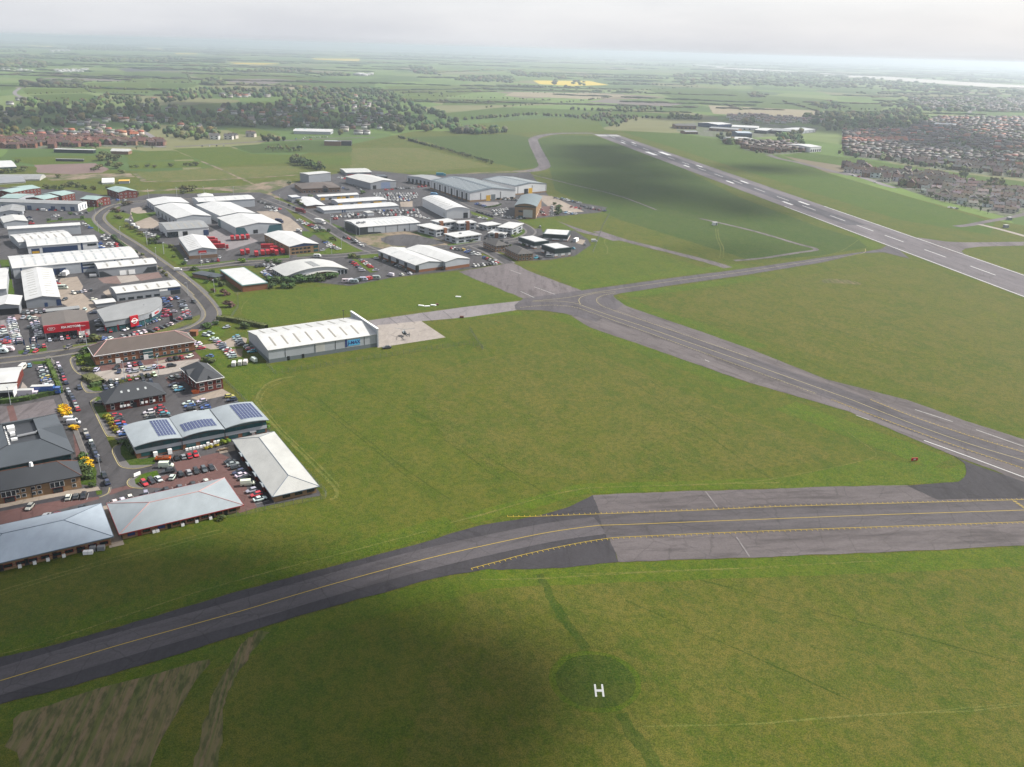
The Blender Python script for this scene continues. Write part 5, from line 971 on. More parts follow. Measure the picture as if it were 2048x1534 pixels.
b = bld('office_range', 'single-storey office range with pale blue hipped roof and navy ridges', 'L', (-330, 1499), (965, 1196), (-455, 1210), (965, 1196, 1275), 'hip', 2.9, 'brick_tan', 'roof_lightblue', 'office', over=.8); ridge_tiles(b, 'ridge_blue', .22); gutter(b, 'ridge_blue')
for k in range(11): put(b, 'f', .12+.083*k, .7, 2.4, 1.2, 'glass', frame='trim_red')
for q in (.24, .41, .6, .77, .86): put(b, 'f', q, 0, 1.2, 2.1, 'door_dark' if q < .8 else 'plinth_grey', 'door')
for q in (.36, .46, .55, .66): put(b, 'f', q, .1, .9, .8, 'white', 'air_conditioner', .9)
MB().box(-.03, -.03, 1.2, b.w+.03, b.d+.03, 1.36).build('string_course', 'brick_red', b.root)
b = bld('brick_office', 'tan brick two-storey office with slate hipped roof and white window bays', 'L', (-380, 872), (700, 664), (-425, 745), (700, 664, 775), 'hip', 4.0, 'brick_tan', 'roof_slate', 'office'); ridge_tiles(b, 'rust', .25); gutter(b, 'frame_dark')
for q in (.47, .52, .60, .65, .94):
    for z in (.9, b.h*.6): put(b, 'f', q, z, 1.3, 1.2, 'glass', frame=True)
for q in (.40, .80):
    put(b, 'f', q, b.h*.5, 4.2, b.h*.42, 'glass', 'bay_window', .5, frame=True)
    put(b, 'f', q, .1, 3.2, b.h*.42, 'glass', 'entrance_door', .3, frame='trim_red')
    for i in range(1, 3): o = put(b, 'f', q, b.h*.5, .12, b.h*.42, 'frame_white', 'mullion', .6); o.location.x += (i-1.5)*1.5
MB().tube((0, 0, 0), (0, 0, 1.4), .7, .5, n=8).build('roof_vent', 'white', b.rf).location = (b.w*.62, b.d*.5, b.h+b.rise)
put(b, 'f', .585, 0, .2, b.h, 'frame_dark', 'downpipe', .1)
# big slate-metal roof with plant well
hD = hgt('L', 612, 462, 560)
b = bld('metal_roofed_office', 'large dark grey metal-roofed office with sunken plant well on top', 'L', (-420, 665), (614, 460), (-480, 300), None, 'flat', 0, 'brick_red', 'roof_darkmetal', 'office', h=hD, over=.8)
bpy.data.objects.remove(b.rf); w, d = b.w, b.d
MB().box(-.1, -.12, hD*.45, w+.1, d+.1, hD*.9).build('glazing_band', 'glass_teal', b.root); row(b, 'f', 18, .02, .98, hD*.45, .15, hD*.45, 'frame_dark', 'mullion', .2)
mb = MB(); o = 1.2; E0 = [(-o, -o), (w+o, -o), (w+o, d+o), (-o, d+o)]; q0, q1, r0, r1 = w*.50, w*.79, d*.26, d*.80; E1 = [(q0, r0), (q1, r0), (q1, r1), (q0, r1)]; zt = hD+3.0
for i in range(4): j = (i+1) % 4; mb.face([(*E0[i], hD), (*E0[j], hD), (*E1[j], zt), (*E1[i], zt)]); mb.face([(*E1[i], zt), (*E1[j], zt), (*E1[j], zt-1.2), (*E1[i], zt-1.2)]); mb.face([(*E0[i], hD), (*E0[j], hD), (*E0[j], hD-.3), (*E0[i], hD-.3)])
b.rf = mb.build('roof', 'roof_darkmetal', b.root); MB().box(q0-.1, r0-.1, zt-1.3, q1+.1, r1+.1, zt-1.15).build('plant_well', 'roof_slate', b.root)
for x, y, sx, sy, sz in ((.57, .68, 1.2, 1.5, 1.5), (.57, .55, .8, .8, 1.1), (.57, .42, 1.0, .6, .8)): MB().box(-sx, -sy, 0, sx, sy, sz).build('roof_plant', 'white', b.rf).location = (w*x, d*y, zt-1.2)
MB().tube((0, 0, .6), (6, .5, .6), .55, n=8).tube((6, .5, .6), (7.2, 2, .6), .5, n=8).build('duct', 'steel', b.rf).location = (w*.6, d*.46, zt-1.2)
for k in range(12): MB().box(-.25, -.35, 0, .25, .35, .3).build('ballast_block', 'white', b.rf).location = (q0+.6, r0+1+(r1-r0-2)*k/11, zt-1.15)
for p, q in zip(E0, E1): MB().tube((*p, hD+.05), (*q, zt+.05), .13, n=5).build('ridge_capping', 'frame_dark', b.rf)
o = MB().prism([(0, 0), (d*.42, 0), (d*.21, 2.4)], 0, w*.2, 'x').build('roof_wing', 'roof_darkmetal', b.rf); o.location = (w*.83, d*.33, hD+.1)
MB().box(w-.3, d*.35, 0, w+1.2, d*.72, hD-.35).build('glazed_end', 'glass_teal', b.root)
MB().box(-1.6, -1.6, 0, 1.6, 1.6, 2.5).prism([(-1.9, 2.5), (1.9, 2.5), (1.9, 2.8), (-1.9, 2.8)], -1.9, 1.9).build('substation', 'brick_orange', None).location = tuple(G(*T('K', 1118, 160)))
tag(bpy.data.objects['substation'], 'small square orange brick substation hut on the lawn', 'hut')

# ================================================================ VEHICLES
def shell(st):
    """body from stations (x, half width, z bottom, z shoulder, z top)"""
    mb = MB(); R_ = []
    for x, w, zb, zs, zt in st:
        k = len(mb.v); mb.v += [(x, -w*.93, zb), (x, -w, zs), (x, -w*.84, zt), (x, w*.84, zt), (x, w, zs), (x, w*.93, zb)]; R_.append(k)
    for a, b in zip(R_, R_[1:]):
        for i in range(6): j = (i+1) % 6; mb.f.append((a+i, a+j, b+j, b+i)); mb.m.append(0)
    mb.f.append(tuple(range(R_[0], R_[0]+6))); mb.f.append(tuple(range(R_[-1]+5, R_[-1]-1, -1))); mb.m += [0, 0]; return mb
def frustum(mb, x0, x1, w, z0, X0, X1, W, z1):
    k = len(mb.v); mb.v += [(x0, -w, z0), (x1, -w, z0), (x1, w, z0), (x0, w, z0), (X0, -W, z1), (X1, -W, z1), (X1, W, z1), (X0, W, z1)]
    for q in ((4, 5, 6, 7), (0, 1, 5, 4), (1, 2, 6, 5), (2, 3, 7, 6), (3, 0, 4, 7), (3, 2, 1, 0)): mb.f.append(tuple(k+i for i in q)); mb.m.append(0)
    return mb
def roofplate(mb, X0, X1, W, z): return frustum(mb, X0-.04, X1+.04, W+.03, z-.02, X0+.06, X1-.06, W-.06, z+.07)
VM = {}
def vproto(kind, body, glass, wheels, extra=None):
    wm = MB().tube((0, -.11, 0), (0, .11, 0), .33, n=10).mesh('wheel', 'tyre')
    VM[kind] = (body.mesh('body', 'car_paint'), glass.mesh('windows', 'glass') if glass else None, wm, wheels, extra or [])
def car(L_, H_, sal):
    k = L_/4.2; z = H_/1.48
    b = shell([(-2.1*k, .66, .42*z, .60*z, .72*z), (-1.98*k, .82, .30*z, .62*z, .90*z), (-1.1*k, .89, .24*z, .62*z, .95*z), (.75*k, .89, .24*z, .62*z, .93*z), (1.55*k, .85, .26*z, .56*z, .80*z), (2.0*k, .76, .34*z, .50*z, .66*z), (2.1*k, .62, .40*z, .48*z, .56*z)])
    X0, X1 = (-1.5*k, .22*k) if not sal else (-1.0*k, .2*k)
    roofplate(b, X0, X1, .60, H_-.05)
    for sx, sy in ((X0, -.6), (X0, .6), (X1, -.6), (X1, .6)): pass
    g = frustum(MB(), -1.95*k if not sal else -1.6*k, .95*k, .78, .92*z, X0, X1, .60, H_-.06)
    return b, g, [(-1.32*k, -.80), (1.30*k, -.80), (-1.32*k, .80), (1.30*k, .80)]
vproto('hatchback', *car(4.0, 1.48, 0)); vproto('saloon', *car(4.6, 1.43, 1)); vproto('suv', *car(4.5, 1.72, 0)); vproto('estate', *car(4.6, 1.5, 0))
vb = shell([(-2.5, .90, .35, 1.0, 1.95), (-2.4, .96, .3, 1.1, 2.1), (.9, .96, .3, 1.1, 2.1), (1.5, .94, .3, 1.0, 1.25), (2.3, .86, .35, .7, 1.0), (2.42, .7, .4, .55, .8)])
vproto('van', vb, frustum(MB(), .6, 1.72, .85, 1.12, .6, 1.0, .76, 2.02), [(-1.6, -.85), (1.5, -.85), (-1.6, .85), (1.5, .85)])
mbx = shell([(-3.0, .92, .4, 1.0, 2.3), (-2.9, .98, .35, 1.2, 2.5), (1.6, .98, .35, 1.2, 2.5), (2.3, .95, .35, 1.0, 1.4), (3.0, .86, .4, .7, 1.0)])
mg = frustum(MB(), 1.2, 2.5, .88, 1.35, 1.2, 1.75, .8, 2.35); mg.box(-2.7, -1.0, 1.35, .9, -.96, 1.95); mg.box(-2.7, .96, 1.35, .9, 1.0, 1.95)
vproto('minibus', mbx, mg, [(-1.9, -.88), (1.9, -.88), (-1.9, .88), (1.9, .88)])
lb = MB(); lb.box(-4, -1.2, .95, 1.75, 1.2, 3.55); frustum(lb, 1.95, 3.6, 1.15, .6, 1.95, 3.3, 1.05, 2.6)
lg = MB().box(3.45, -1.0, 1.6, 3.58, 1.0, 2.4)
vproto('lorry', lb, lg, [(-3.0, -1.0), (2.7, -1.0), (-3.0, 1.0), (2.7, 1.0), (-2.0, -1.0), (-2.0, 1.0)], [(MB().box(-4.02, -1.22, 3.56, 1.77, 1.22, 3.64).mesh('box_top', 'roof_offwhite'), 'box_top')])
tb = MB().box(-5.5, -1.22, 1.2, 3.2, 1.22, 3.9); frustum(tb, 3.6, 5.6, 1.2, .6, 3.6, 5.4, 1.1, 3.0); tb.box(-5.3, -.5, .8, 3.6, .5, 1.19)
vproto('articulated_lorry', tb, MB().box(5.4, -1.0, 1.9, 5.55, 1.0, 2.7), [(-4.6, -1.0), (-3.6, -1.0), (4.6, -1.0), (-4.6, 1.0), (-3.6, 1.0), (4.6, 1.0)], [(MB().box(-5.52, -1.24, 3.91, 3.22, 1.24, 3.99).mesh('box_top', 'roof_offwhite'), 'box_top')])
cb_ = shell([(-2.6, .9, .6, 1.1, 2.1), (-2.3, 1.1, .5, 1.2, 2.5), (1.6, 1.1, .5, 1.2, 2.5), (2.4, 1.0, .6, 1.0, 1.7), (2.7, .8, .7, .9, 1.2)])
vproto('caravan', cb_, MB().box(-1.8, -1.12, 1.3, -.4, 1.12, 1.9).box(.4, -1.12, 1.3, 1.5, 1.12, 1.9), [(-.2, -1.0), (-.2, 1.0)])
CC = dict(w=(.72, .72, .71), s=(.36, .38, .40), g=(.10, .105, .11), k=(.014, .015, .017), r=(.48, .012, .022), b=(.03, .10, .38), n=(.014, .024, .075),
          t=(.05, .30, .40), y=(.58, .40, .06), o=(.55, .14, .02), l=(.18, .36, .56), p=(.50, .03, .14), d=(.16, .012, .02))
CN = dict(w='white', s='silver', g='grey', k='black', r='red', b='blue', n='navy', t='teal', y='gold', o='orange', l='pale blue', p='pink-red', d='maroon')
VEH = []; BAYS = MB()
def V(kind, q, yaw, c, where): VEH.append((kind, q, yaw, c, where))
def kindof(c): return rnd.choice(('hatchback', 'hatchback', 'hatchback', 'saloon', 'suv', 'estate')) if c not in '' else ''
def jit(): return rnd.uniform(-.03, .03)
def rows(where, tile, specs):
    """specs: 'x0,y0 x1,y1 colours mode' ; mode p = side by side, l = nose to tail"""
    for sp_ in specs.split(';'):
        w = sp_.split()
        if not w: continue
        a = G(*T(tile, *map(float, w[0].split(','))), .6); e = G(*T(tile, *map(float, w[1].split(','))), .6); cs = w[2]; mode = w[3] if len(w) > 3 else 'p'
        if cs.isdigit(): cs = ''.join(rnd.choice('wwwwssskkkggnnbbrrt') for _ in range(int(cs)))
        n = len(cs); d = e-a; d.z = 0; yaw = math.atan2(d.y, d.x)+(math.pi/2 if mode == 'p' else 0)
        if mode == 'p' and n > 2 and dist(a) < 520:
            t_ = d.normalized(); nn = Vector((-t_.y, t_.x, 0)); st_ = d.length/(n-1)
            for i in range(n+1):
                q = a+t_*((i-.5)*st_); BAYS.face([(v.x, v.y, .172) for v in (q-nn*2.4-t_*.06, q+nn*2.4-t_*.06, q+nn*2.4+t_*.06, q-nn*2.4+t_*.06)])
        if len(w) > 4: yaw += math.radians(float(w[4]))
        for i, c in enumerate(cs):
            p = a+d*(i/(n-1) if n > 1 else .0)
            V(kindof(c), Vector((p.x+rnd.uniform(-.15, .15), p.y+rnd.uniform(-.15, .15), 0)), yaw+jit()+(math.pi if rnd.random() < .5 else 0), c, where)
rows('beside the dark red brick office', 'K', '320,975 405,1165 rkkrbkwb;655,945 672,1000 wsk;760,895 828,985 rkrtk;1055,850 1088,905 wbk;1195,830 1265,940 wknbns;1135,952 1145,980 wp;150,842 160,842 g l')
rows('behind the wave-roofed office', 'K', '1480,780 1530,858 ynk;905,663 968,715 nwt')
rows('in front of the long orange brick office', 'K', '880,597 1015,565 sgg;450,465 565,448 wrn;320,487 321,487 k;865,402 985,382 kkr;1070,372 1100,362 w l;120,507 121,507 w')
rows('in the queue before the orange brick office', 'K', '345,528 346,526 n l;470,515 600,496 sw l;500,527 640,505 ss l;712,475 713,474 w l;770,485 885,468 rk l')
rows('along the hedge by the dark red brick office', 'K', '262,632 705,560 gwnrskkw;210,692 330,668 nwn;600,630 670,622 kn')
rows('parked along the office street kerb', 'F', '790,190 900,445 wwknrn l;930,545 1060,805 sskndsr l;1080,515 1086,525 n l;1170,1120 1195,1180 sn l;1245,1260 1340,1500 wkknk l')
rows('at the dead end of the office street', 'L', '915,660 940,720 kn l')
rows('in front of the tan brick office', 'L', '603,852 735,838 wgk;262,940 263,940 s;400,1020 401,1020 s;710,955 711,955 k;490,1010 491,1010 d')
rows('on the red block paving of the office court', 'M', '590,517 765,485 ksrr;625,660 905,602 kskgk;305,737 430,702 rkw;555,687 556,687 w;520,637 560,630 k l')
rows('beside the office range at the airfield fence', 'M', '1075,548 1120,598 ksk;1145,642 1200,690 nwk;1265,808 1335,882 srw')
rows('behind the pink-ridged office range', 'M', '40,910 180,880 www;320,845 420,830 sk;500,800 860,728 kgkw')
rows('in the grass car park by the hangar', 'N', '45,458 85,497 wwwr;178,430 222,462 wsr;228,470 250,497 sgn;268,508 312,562 wrwws;338,415 375,470 tsskk;425,488 452,522 srt;145,557 175,560 b l;118,404 152,390 ws;265,345 290,340 s l')
rows('parked on the grass in front of the hangar', 'N', '1440,494 1460,492 k l')
rows('on the left lot of the brown-roofed showroom', 'E', '112,600 185,845 wwswwwswwwwswk;340,600 412,795 wkwswskwswk;15,690 70,845 rwwkbr;290,690 291,720 k l;358,812 359,812 w;240,545 430,522 kswkskgw;10,880 60,830 wr;235,590 300,590 ss')
rows('in front of the brown-roofed showroom', 'E', '505,820 885,772 wkwrkwr;285,900 450,880 wsnr;820,832 960,812 kgkg;700,890 740,870 g l;270,945 271,945 n;365,932 366,932 r')
rows('in front of the crescent-shaped showroom', 'E', '1480,655 1640,600 knnbsk;1405,678 1420,676 b l;1250,712 1287,702 ww;1125,727 1140,740 r l;1012,622 1030,715 sks;1265,785 1470,735 sknrww;1545,727 1742,655 krkkw;1060,802 1115,810 bw')
rows('around the end of the crescent-shaped showroom', 'E', '1685,400 1725,475 bbnn;1735,402 1800,388 rb;1860,425 1925,600 kkskwrsnk;1695,515 1690,572 rrp;1790,622 1905,562 krsr;1980,428 2010,440 k l;1770,530 1772,560 s')
rows('in the tan yard by the white gable warehouse', 'E', '530,188 575,245 wwnr;752,338 850,322 wksw;930,308 940,330 k l;660,402 670,398 k l;960,402 980,398 w l;955,540 990,538 n l;860,512 861,512 w;620,152 621,152 w')
rows('in the hedge-lined car park', 'E', '432,1090 502,1305 kwkwksybsswk;300,1080 302,1100 l l')
rows('in front of the unit terrace', 'A', '390,608 392,608 r;510,612 640,616 brw;545,678 580,668 ww;770,657 885,640 ssg;295,690 322,752 nskr;240,632 265,632 k l')
rows('beside the estate bend', 'A', '858,755 925,795 wsb;1040,900 1115,920 skswk;1060,880 1120,895 wks;1105,960 1190,962 wwwr;1150,985 1200,982 sr;1265,628 1295,632 k l;1020,960 1040,1000 bb;1130,505 1275,512 nbs;1010,985 1050,990 lw')
rows('by the tan parking yard', 'A', '1370,800 1400,790 nw;1490,845 1575,875 skwsw;1530,818 1612,815 kkkk;1660,850 1680,865 sk;1620,685 1640,685 w l;1480,605 1500,600 k l;1640,950 1700,945 k l')
rows('by the red-signed depot', 'B', '1325,945 1326,945 s;1140,990 1310,978 wskr;980,980 990,985 s l')
rows('beside the spine road lots', 'B', '1735,375 1835,402 kskskk;1800,430 1940,450 swwsgwsr;1850,465 1900,470 sw')
rows('outside the flat-roofed brick hall', 'B', '1700,1037 1865,1025 kkssw;1850,1065 1870,1066 w l;1780,1100 1885,1180 wssbnw')
rows('on the depot car park beside the spine road', 'C', '400,615 600,715 wsrswrnswk;440,640 640,700 swskrwsns')
rows('beside the depot with the blue gable', 'C', '660,835 800,910 kbswwrwsw;640,922 670,918 s l;700,880 770,900 wwk')
rows('at the kerb of the spine road', 'C', '870,792 980,828 grkw l;1020,865 1050,878 ww l;300,465 350,485 kn l;960,845 980,845 k l')
rows('on the asphalt sales lot', 'C', '740,577 1085,585 swwswkskk;910,545 1010,562 sskr;760,602 780,600 rr;950,560 1060,570 wkss;820,572 900,570 yw')
rows('on the pale sales lot', 'C', '1190,520 1610,512 swbkrwswwkrw;1220,540 1620,540 wskwwswkrwsw;1260,560 1640,570 wwsrwkwsww;1600,575 1720,600 wwws')
rows('in the big vehicle compound', 'C', '1170,348 1600,345 wwwskwwswwwswwrw;1190,365 1610,362 wswwrwwskwwwwsww;1230,383 1600,380 kwwwswwbwwswww;1290,402 1560,400 wwswwwrwws;1330,418 1520,415 wwwwwb')
rows('around the vehicle compound', 'C', '1290,305 1350,302 rr l;1390,292 1570,288 kswskgws;1505,232 1600,238 kkgkwg;1620,275 1690,270 rrr;825,275 895,302 ksbgk;955,260 1030,305 gkgks l;800,180 870,190 swr')
rows('by the curved silver office', 'C', '940,1042 1045,1130 nrrnss;1050,1030 1135,1095 srwwrr;1190,1005 1210,1004 w l;1180,1128 1200,1127 s l;5,1082 130,1078 kssw;90,1120 110,1120 w l;40,1150 160,1240 sbnkw')
rows('by the twin-gable units', 'C', '1370,1068 1440,1092 kss;1445,1172 1530,1160 ww;1490,1128 1491,1128 k;1280,1030 1300,1026 s l')
rows('on the car park by the disused runway head', 'D', '430,905 505,918 rwkgk;545,915 705,968 yysbkwsww;770,1000 885,1048 bnrkwkswr;660,1082 875,1060 wwkwkksw;580,940 640,965 bks')
rows('beside the arched-roof office', 'D', '850,520 990,505 wwswwsw;880,560 1045,592 wkwwww;690,530 840,575 kkknnk l;870,545 960,530 swws;1060,598 1170,596 kswk')
rows('in the lorry yard at the airfield edge', 'D', '1330,500 1370,562 srskwr;1455,480 1440,565 wswwsw;1540,530 1690,552 lwslwwslws;1480,388 1720,435 gskswgks;1560,395 1740,440 lwslgs;1800,490 1990,520 gkndkdgn;1650,480 1740,495 drd;680,450 765,472 bbnkbb;955,402 1100,412 kskwkgks;1760,470 1900,500 kngwk')
rows('around the court offices', 'D', '1130,660 1150,666 k l;640,662 720,690 wsws;1330,682 1331,682 s;770,800 820,802 kg;640,580 780,600 kgwss;930,830 980,850 kk')
rows('by the dark green banded units', 'D', '1785,862 1787,862 s;1665,905 1695,912 t l;1290,1000 1330,1006 tk;1390,972 1400,972 k')
rows('by the village shops', 'J', '1240,1115 1310,1112 lw;1330,1100 1560,1095 wskwwswkgw;1390,1122 1420,1121 r l;280,1190 500,1186 kwks')
rows('on the road by the runway estate', 'R', '100,830 160,840 sr l;340,905 385,905 w l;1150,1175 1240,1190 wswk;1620,980 1700,1010 wsk')
for k, q, yaw, c, wh in (('van', 'F 1005,985', 12, 'w', 'half on the pavement by the gorse'), ('van', 'F 960,945', 8, 'w', 'against the gorse bushes'), ('van', 'N 322,612', 100, 'w', 'in the line of vans by the hangar'),
        ('van', 'N 368,605', 100, 'w', 'in the line of vans by the hangar'), ('van', 'N 407,600', 100, 'w', 'in the line of vans by the hangar'), ('van', 'N 465,582', 130, 'w', 'apart from the line of vans by the hangar'),
        ('minibus', 'E 640,280', 8, 'w', 'beside the white gable warehouse'), ('lorry', 'E 675,150', 100, 'w', 'at the navy roller doors'), ('minibus', 'E 235,1095', 95, 'w', 'on the hedge-lined car park'),
        ('van', 'A 450,615', 10, 'w', 'in front of the unit terrace'), ('van', 'A 1310,722', 5, 'w', 'on the tan parking yard'), ('van', 'A 1355,768', 150, 'w', 'beside the tan parking yard'), ('van', 'A 1820,1222', 20, 'w', 'driving through the road junction'),
        ('van', 'M 500,578', 8, 'w', 'beside the orange trailer'), ('van', 'M 1228,738', 15, 'w', 'beside the office range at the airfield fence'), ('van', 'C 1335,1172', 150, 'w', 'by the twin-gable units'),
        ('minibus', 'D 1430,985', 10, 's', 'at the dark green unit'), ('caravan', 'E 85,918', 10, 'w', 'beside the left showroom lot'), ('caravan', 'E 20,935', 10, 'w', 'beside the left showroom lot'), ('van', 'D 1885,825', 10, 'w', 'on the track by the green units'),
        ('lorry', 'B 1255,772', 15, 'r', 'against the red-signed depot'), ('lorry', 'B 1285,802', 15, 'r', 'against the red-signed depot'), ('articulated_lorry', 'B 1335,848', 15, 'r', 'against the red-signed depot'),
        ('articulated_lorry', 'C 415,530', -35, 'd', 'driving along the spine road'), ('articulated_lorry', 'C 615,640', -35, 'w', 'driving along the spine road'), ('lorry', 'C 200,635', -30, 'n', 'beside the teal-cornered warehouse'),
        ('lorry', 'C 1785,362', -15, 'l', 'by the distribution shed'), ('articulated_lorry', 'B 1830,850', 12, 'r', 'in the red van yard'), ('lorry', 'B 1900,868', 12, 'r', 'in the red van yard'), ('caravan', 'C 585,985', 5, 'w', 'outside the curved silver office'),
        ('articulated_lorry', 'C 1850,158', 3, 't', 'behind the distribution shed'), ('van', 'B 480,640', 150, 'w', 'in the tan parking yard'), ('van', 'B 435,612', 150, 'w', 'in the tan parking yard'), ('van', 'C 400,722', -30, 'w', 'on the depot car park'),
        ('lorry', 'E 300,1385', 12, 'w', 'behind the hedge by the repair bay'), ('articulated_lorry', 'E 475,1352', 12, 'b', 'behind the hedge by the repair bay')):
    w = q.split(); g = G(*T(w[0], *map(float, w[1].split(','))), 1.0); V(k, Vector((g.x, g.y, 0)), math.radians(yaw), c, wh)
for q in ('1455,757', '1507,753', '1560,749', '1612,744', '1557,905', '1612,895', '1700,917', '1765,907', '1817,902', '1862,892', '1970,892', '1905,905'):
    g = G(*T('B', *map(float, q.split(','))), 1.0); V('lorry', Vector((g.x, g.y, 0)), math.radians(112), 'r', 'in the red van yard')
for i, q in enumerate(('880,1240', '925,1238', '965,1245', '1000,1232', '1060,1222', '1110,1215', '1190,1205')):
    g = G(*T('C', *map(float, q.split(','))), 1.0); V('caravan', Vector((g.x, g.y, 0)), math.radians(8+40*(i % 2)), 'ww kwr w'.replace(' ', 's')[i], 'stored by the airfield hedge')
tag(BAYS.build('parking_bay_lines', 'paint_pale'), 'thin pale painted parking bay lines across the car parks', 'markings', kind='stuff')
VEH = [v for v in VEH if v[1].y > 60]
order = sorted(range(len(VEH)), key=lambda i: dist(VEH[i][1]))
for i, v in enumerate(list(VEH)):              # settle cars that would touch a neighbour
    for j in range(i): 
        d = VEH[i][1]-VEH[j][1]
        if d.length < 1.9 and d.length > 1e-3: VEH[i][1].xy = (VEH[j][1]+d.normalized()*2.05).xy
HERO = order[:330]
def road_z(p): return .15
KW = dict(hatchback='hatchback car', saloon='saloon car', suv='tall car', estate='estate car', van='panel van', minibus='minibus', lorry='box lorry', articulated_lorry='articulated lorry', caravan='caravan')
def add_vehicle(v, full):
    kind, p, yaw, c, where = v; bm_, gm, wm, wh, ex = VM[kind]
    nm = kind if kind in ('van', 'minibus', 'lorry', 'articulated_lorry', 'caravan') else 'parked_car'
    cat = {'articulated_lorry': 'lorry'}.get(kind, kind if nm != 'parked_car' else 'car')
    r = thing(nm, '%s %s %s' % (CN[c], KW[kind], where), cat, (p.x, p.y, .16), yaw, 'vehicles ' + where)
    cc = tuple(q*rnd.uniform(.85, 1.15) for q in CC[c]); link('body', bm_, r, cc)
    if gm: link('windows', gm, r)
    for m_, n_ in ex: link(n_, m_, r)
    if full:
        for x, y in wh: link('wheel', wm, r).location = (x, y, .33)
for k, i in enumerate(HERO): add_vehicle(VEH[i], k < 230 or VEH[i][0] in ('lorry', 'articulated_lorry'))
def joined(name, items, label, cat, mats):
    """many small copies as one piece: items = (mesh, matrix, colour or None, material slot)"""
    vs, fs, mi, cl = [], [], [], []; base = 0
    for me, M_, c, s in items:
        n = len(me.vertices); a = np.empty(n*3); me.vertices.foreach_get('co', a); a = a.reshape(-1, 3); M3 = np.array(M_)
        vs.append(a @ M3[:3, :3].T + M3[:3, 3]); cl.append(np.tile(np.array([*c, 1.0]), (n, 1)))
        for p in me.polygons: fs.append([base+q for q in p.vertices]); mi.append(s)
        base += n
    me = bpy.data.meshes.new(name); me.from_pydata(np.concatenate(vs).tolist(), [], fs)
    for m in mats: me.materials.append(MATS[m])
    me.polygons.foreach_set('material_index', mi)
    at = me.color_attributes.new('col', 'FLOAT_COLOR', 'POINT'); at.data.foreach_set('color', np.concatenate(cl).ravel())
    return tag(link(name, me), label, cat, kind='stuff')
its = []
for i in order[330:]:
    kind, p, yaw, c, where = VEH[i]; M_ = Matrix.Translation((p.x, p.y, .16)) @ Matrix.Rotation(yaw, 4, 'Z'); its.append((VM[kind][0], M_, CC[c], 0)); its.append((VM[kind][1], M_, (.012, .016, .02), 0))
joined('distant_parked_cars', its, 'mass of small parked cars in the far compounds and lots', 'cars', ['painted_each'])

# ---------------------------------------------------------------- helicopter on its apron
hp = G(*T('HC', 1235, 385)); hr = thing('helicopter', 'small dark helicopter with white nose standing on the concrete apron', 'helicopter', (hp.x, hp.y, .13), math.radians(118)); hr.scale = (1.3, 1.3, 1.3)
fb = MB(); SECT = [(-1.3, .15, 1.2, 1.5), (-.9, .62, .75, 1.85), (0, .78, .55, 2.15), (.9, .72, .55, 2.1), (1.6, .5, .7, 1.75), (2.0, .12, 1.0, 1.3)]; R_ = []
for x, w, z0, z1 in SECT:
    k = len(fb.v); fb.v += [(x, w*math.cos(t), (z0+z1)/2+(z1-z0)/2*math.sin(t)) for t in [6.2832*i/10 for i in range(10)]]; R_.append(k)
for a, b in zip(R_, R_[1:]):
    for i in range(10): j = (i+1) % 10; fb.f.append((a+i, a+j, b+j, b+i)); fb.m.append(1 if a >= R_[2] and i in (1, 2, 3) else 0)
fb.f += [tuple(range(R_[0], R_[0]+10)), tuple(range(R_[-1]+9, R_[-1]-1, -1))]; fb.m += [0, 0]
fb.build('fuselage', ['clad_dark', 'white'], hr, True); MB().tube((-1.0, 0, 1.55), (-5.2, 0, 1.85), .24, .1, 8).build('tail_boom', 'clad_dark', hr)
MB().prism([(-5.5, 1.2), (-4.9, 1.7), (-5.2, 3.0), (-5.6, 3.0)], -.04, .04, 'y').build('tail_fin', 'clad_dark', hr); MB().box(-4.4, -.9, 1.72, -4.0, .9, 1.78).build('tailplane', 'clad_dark', hr)
tr = MB().box(-.06, -.03, -.8, .06, .03, .8).build('tail_rotor', 'steel', hr); tr.location = (-5.3, .2, 1.95); tr.rotation_euler = (0, .5, 0)
MB().tube((0, 0, 2.1), (0, 0, 2.75), .12).build('rotor_mast', 'steel', hr)
for k in range(3): o = MB().box(.1, -.13, 0, 4.6, .13, .04).build('rotor_blade', 'plinth_grey', hr); o.location = (0, 0, 2.75); o.rotation_euler = (0, .02, .6+k*2.094)
for s in (-1, 1):
    MB().tube((-1.5, s*.95, .06), (1.9, s*.95, .06), .06).build('skid', 'steel', hr)
    for x in (-.7, 1.0): MB().tube((x, s*.5, .75), (x, s*.95, .06), .05).build('skid_strut', 'steel', hr)
# ---------------------------------------------------------------- lamp posts, fences, signs
lm = (MB().tube((0, 0, 0), (0, 0, 8), .14, .09, 6).mesh('pole', 'clad_lgrey'), MB().box(-.1, -.15, 7.9, 1.3, .15, 8.1).mesh('lamp_head', 'clad_lgrey'))
def lamps(tile, s, where):
    for q in s.split():
        p = G(*T(tile, *map(float, q.split(',')))); r = thing('lamp_post', 'tall pale lamp post ' + where, 'lamp post', (p.x, p.y, .15), rnd.uniform(0, 6), 'street lamp posts')
        link('pole', lm[0], r); link('lamp_head', lm[1], r)
lamps('A', '1035,590 975,655 1010,838 1233,895 1228,545 1520,490 1810,470 1505,975 1678,1065 1600,1120', 'along the curving estate road')
lamps('B', '600,340 890,325 1170,310 1470,310 755,915 1140,1035 1275,1310 585,805', 'around the white-roofed warehouses')
lamps('C', '835,915 735,965 305,1000 722,655 985,770 205,445 870,735', 'along the spine road')
lamps('E', '1925,372 890,890 840,830 1490,700', 'beside the showroom road'); lamps('K', '405,590 755,550', 'in the car park of the orange brick office')
lamps('L', '95,45 885,665', 'beside the office street')
pm = MB().tube((0, 0, 0), (0, 0, 2.2), .06, n=4).mesh('post', 'fence_grey')
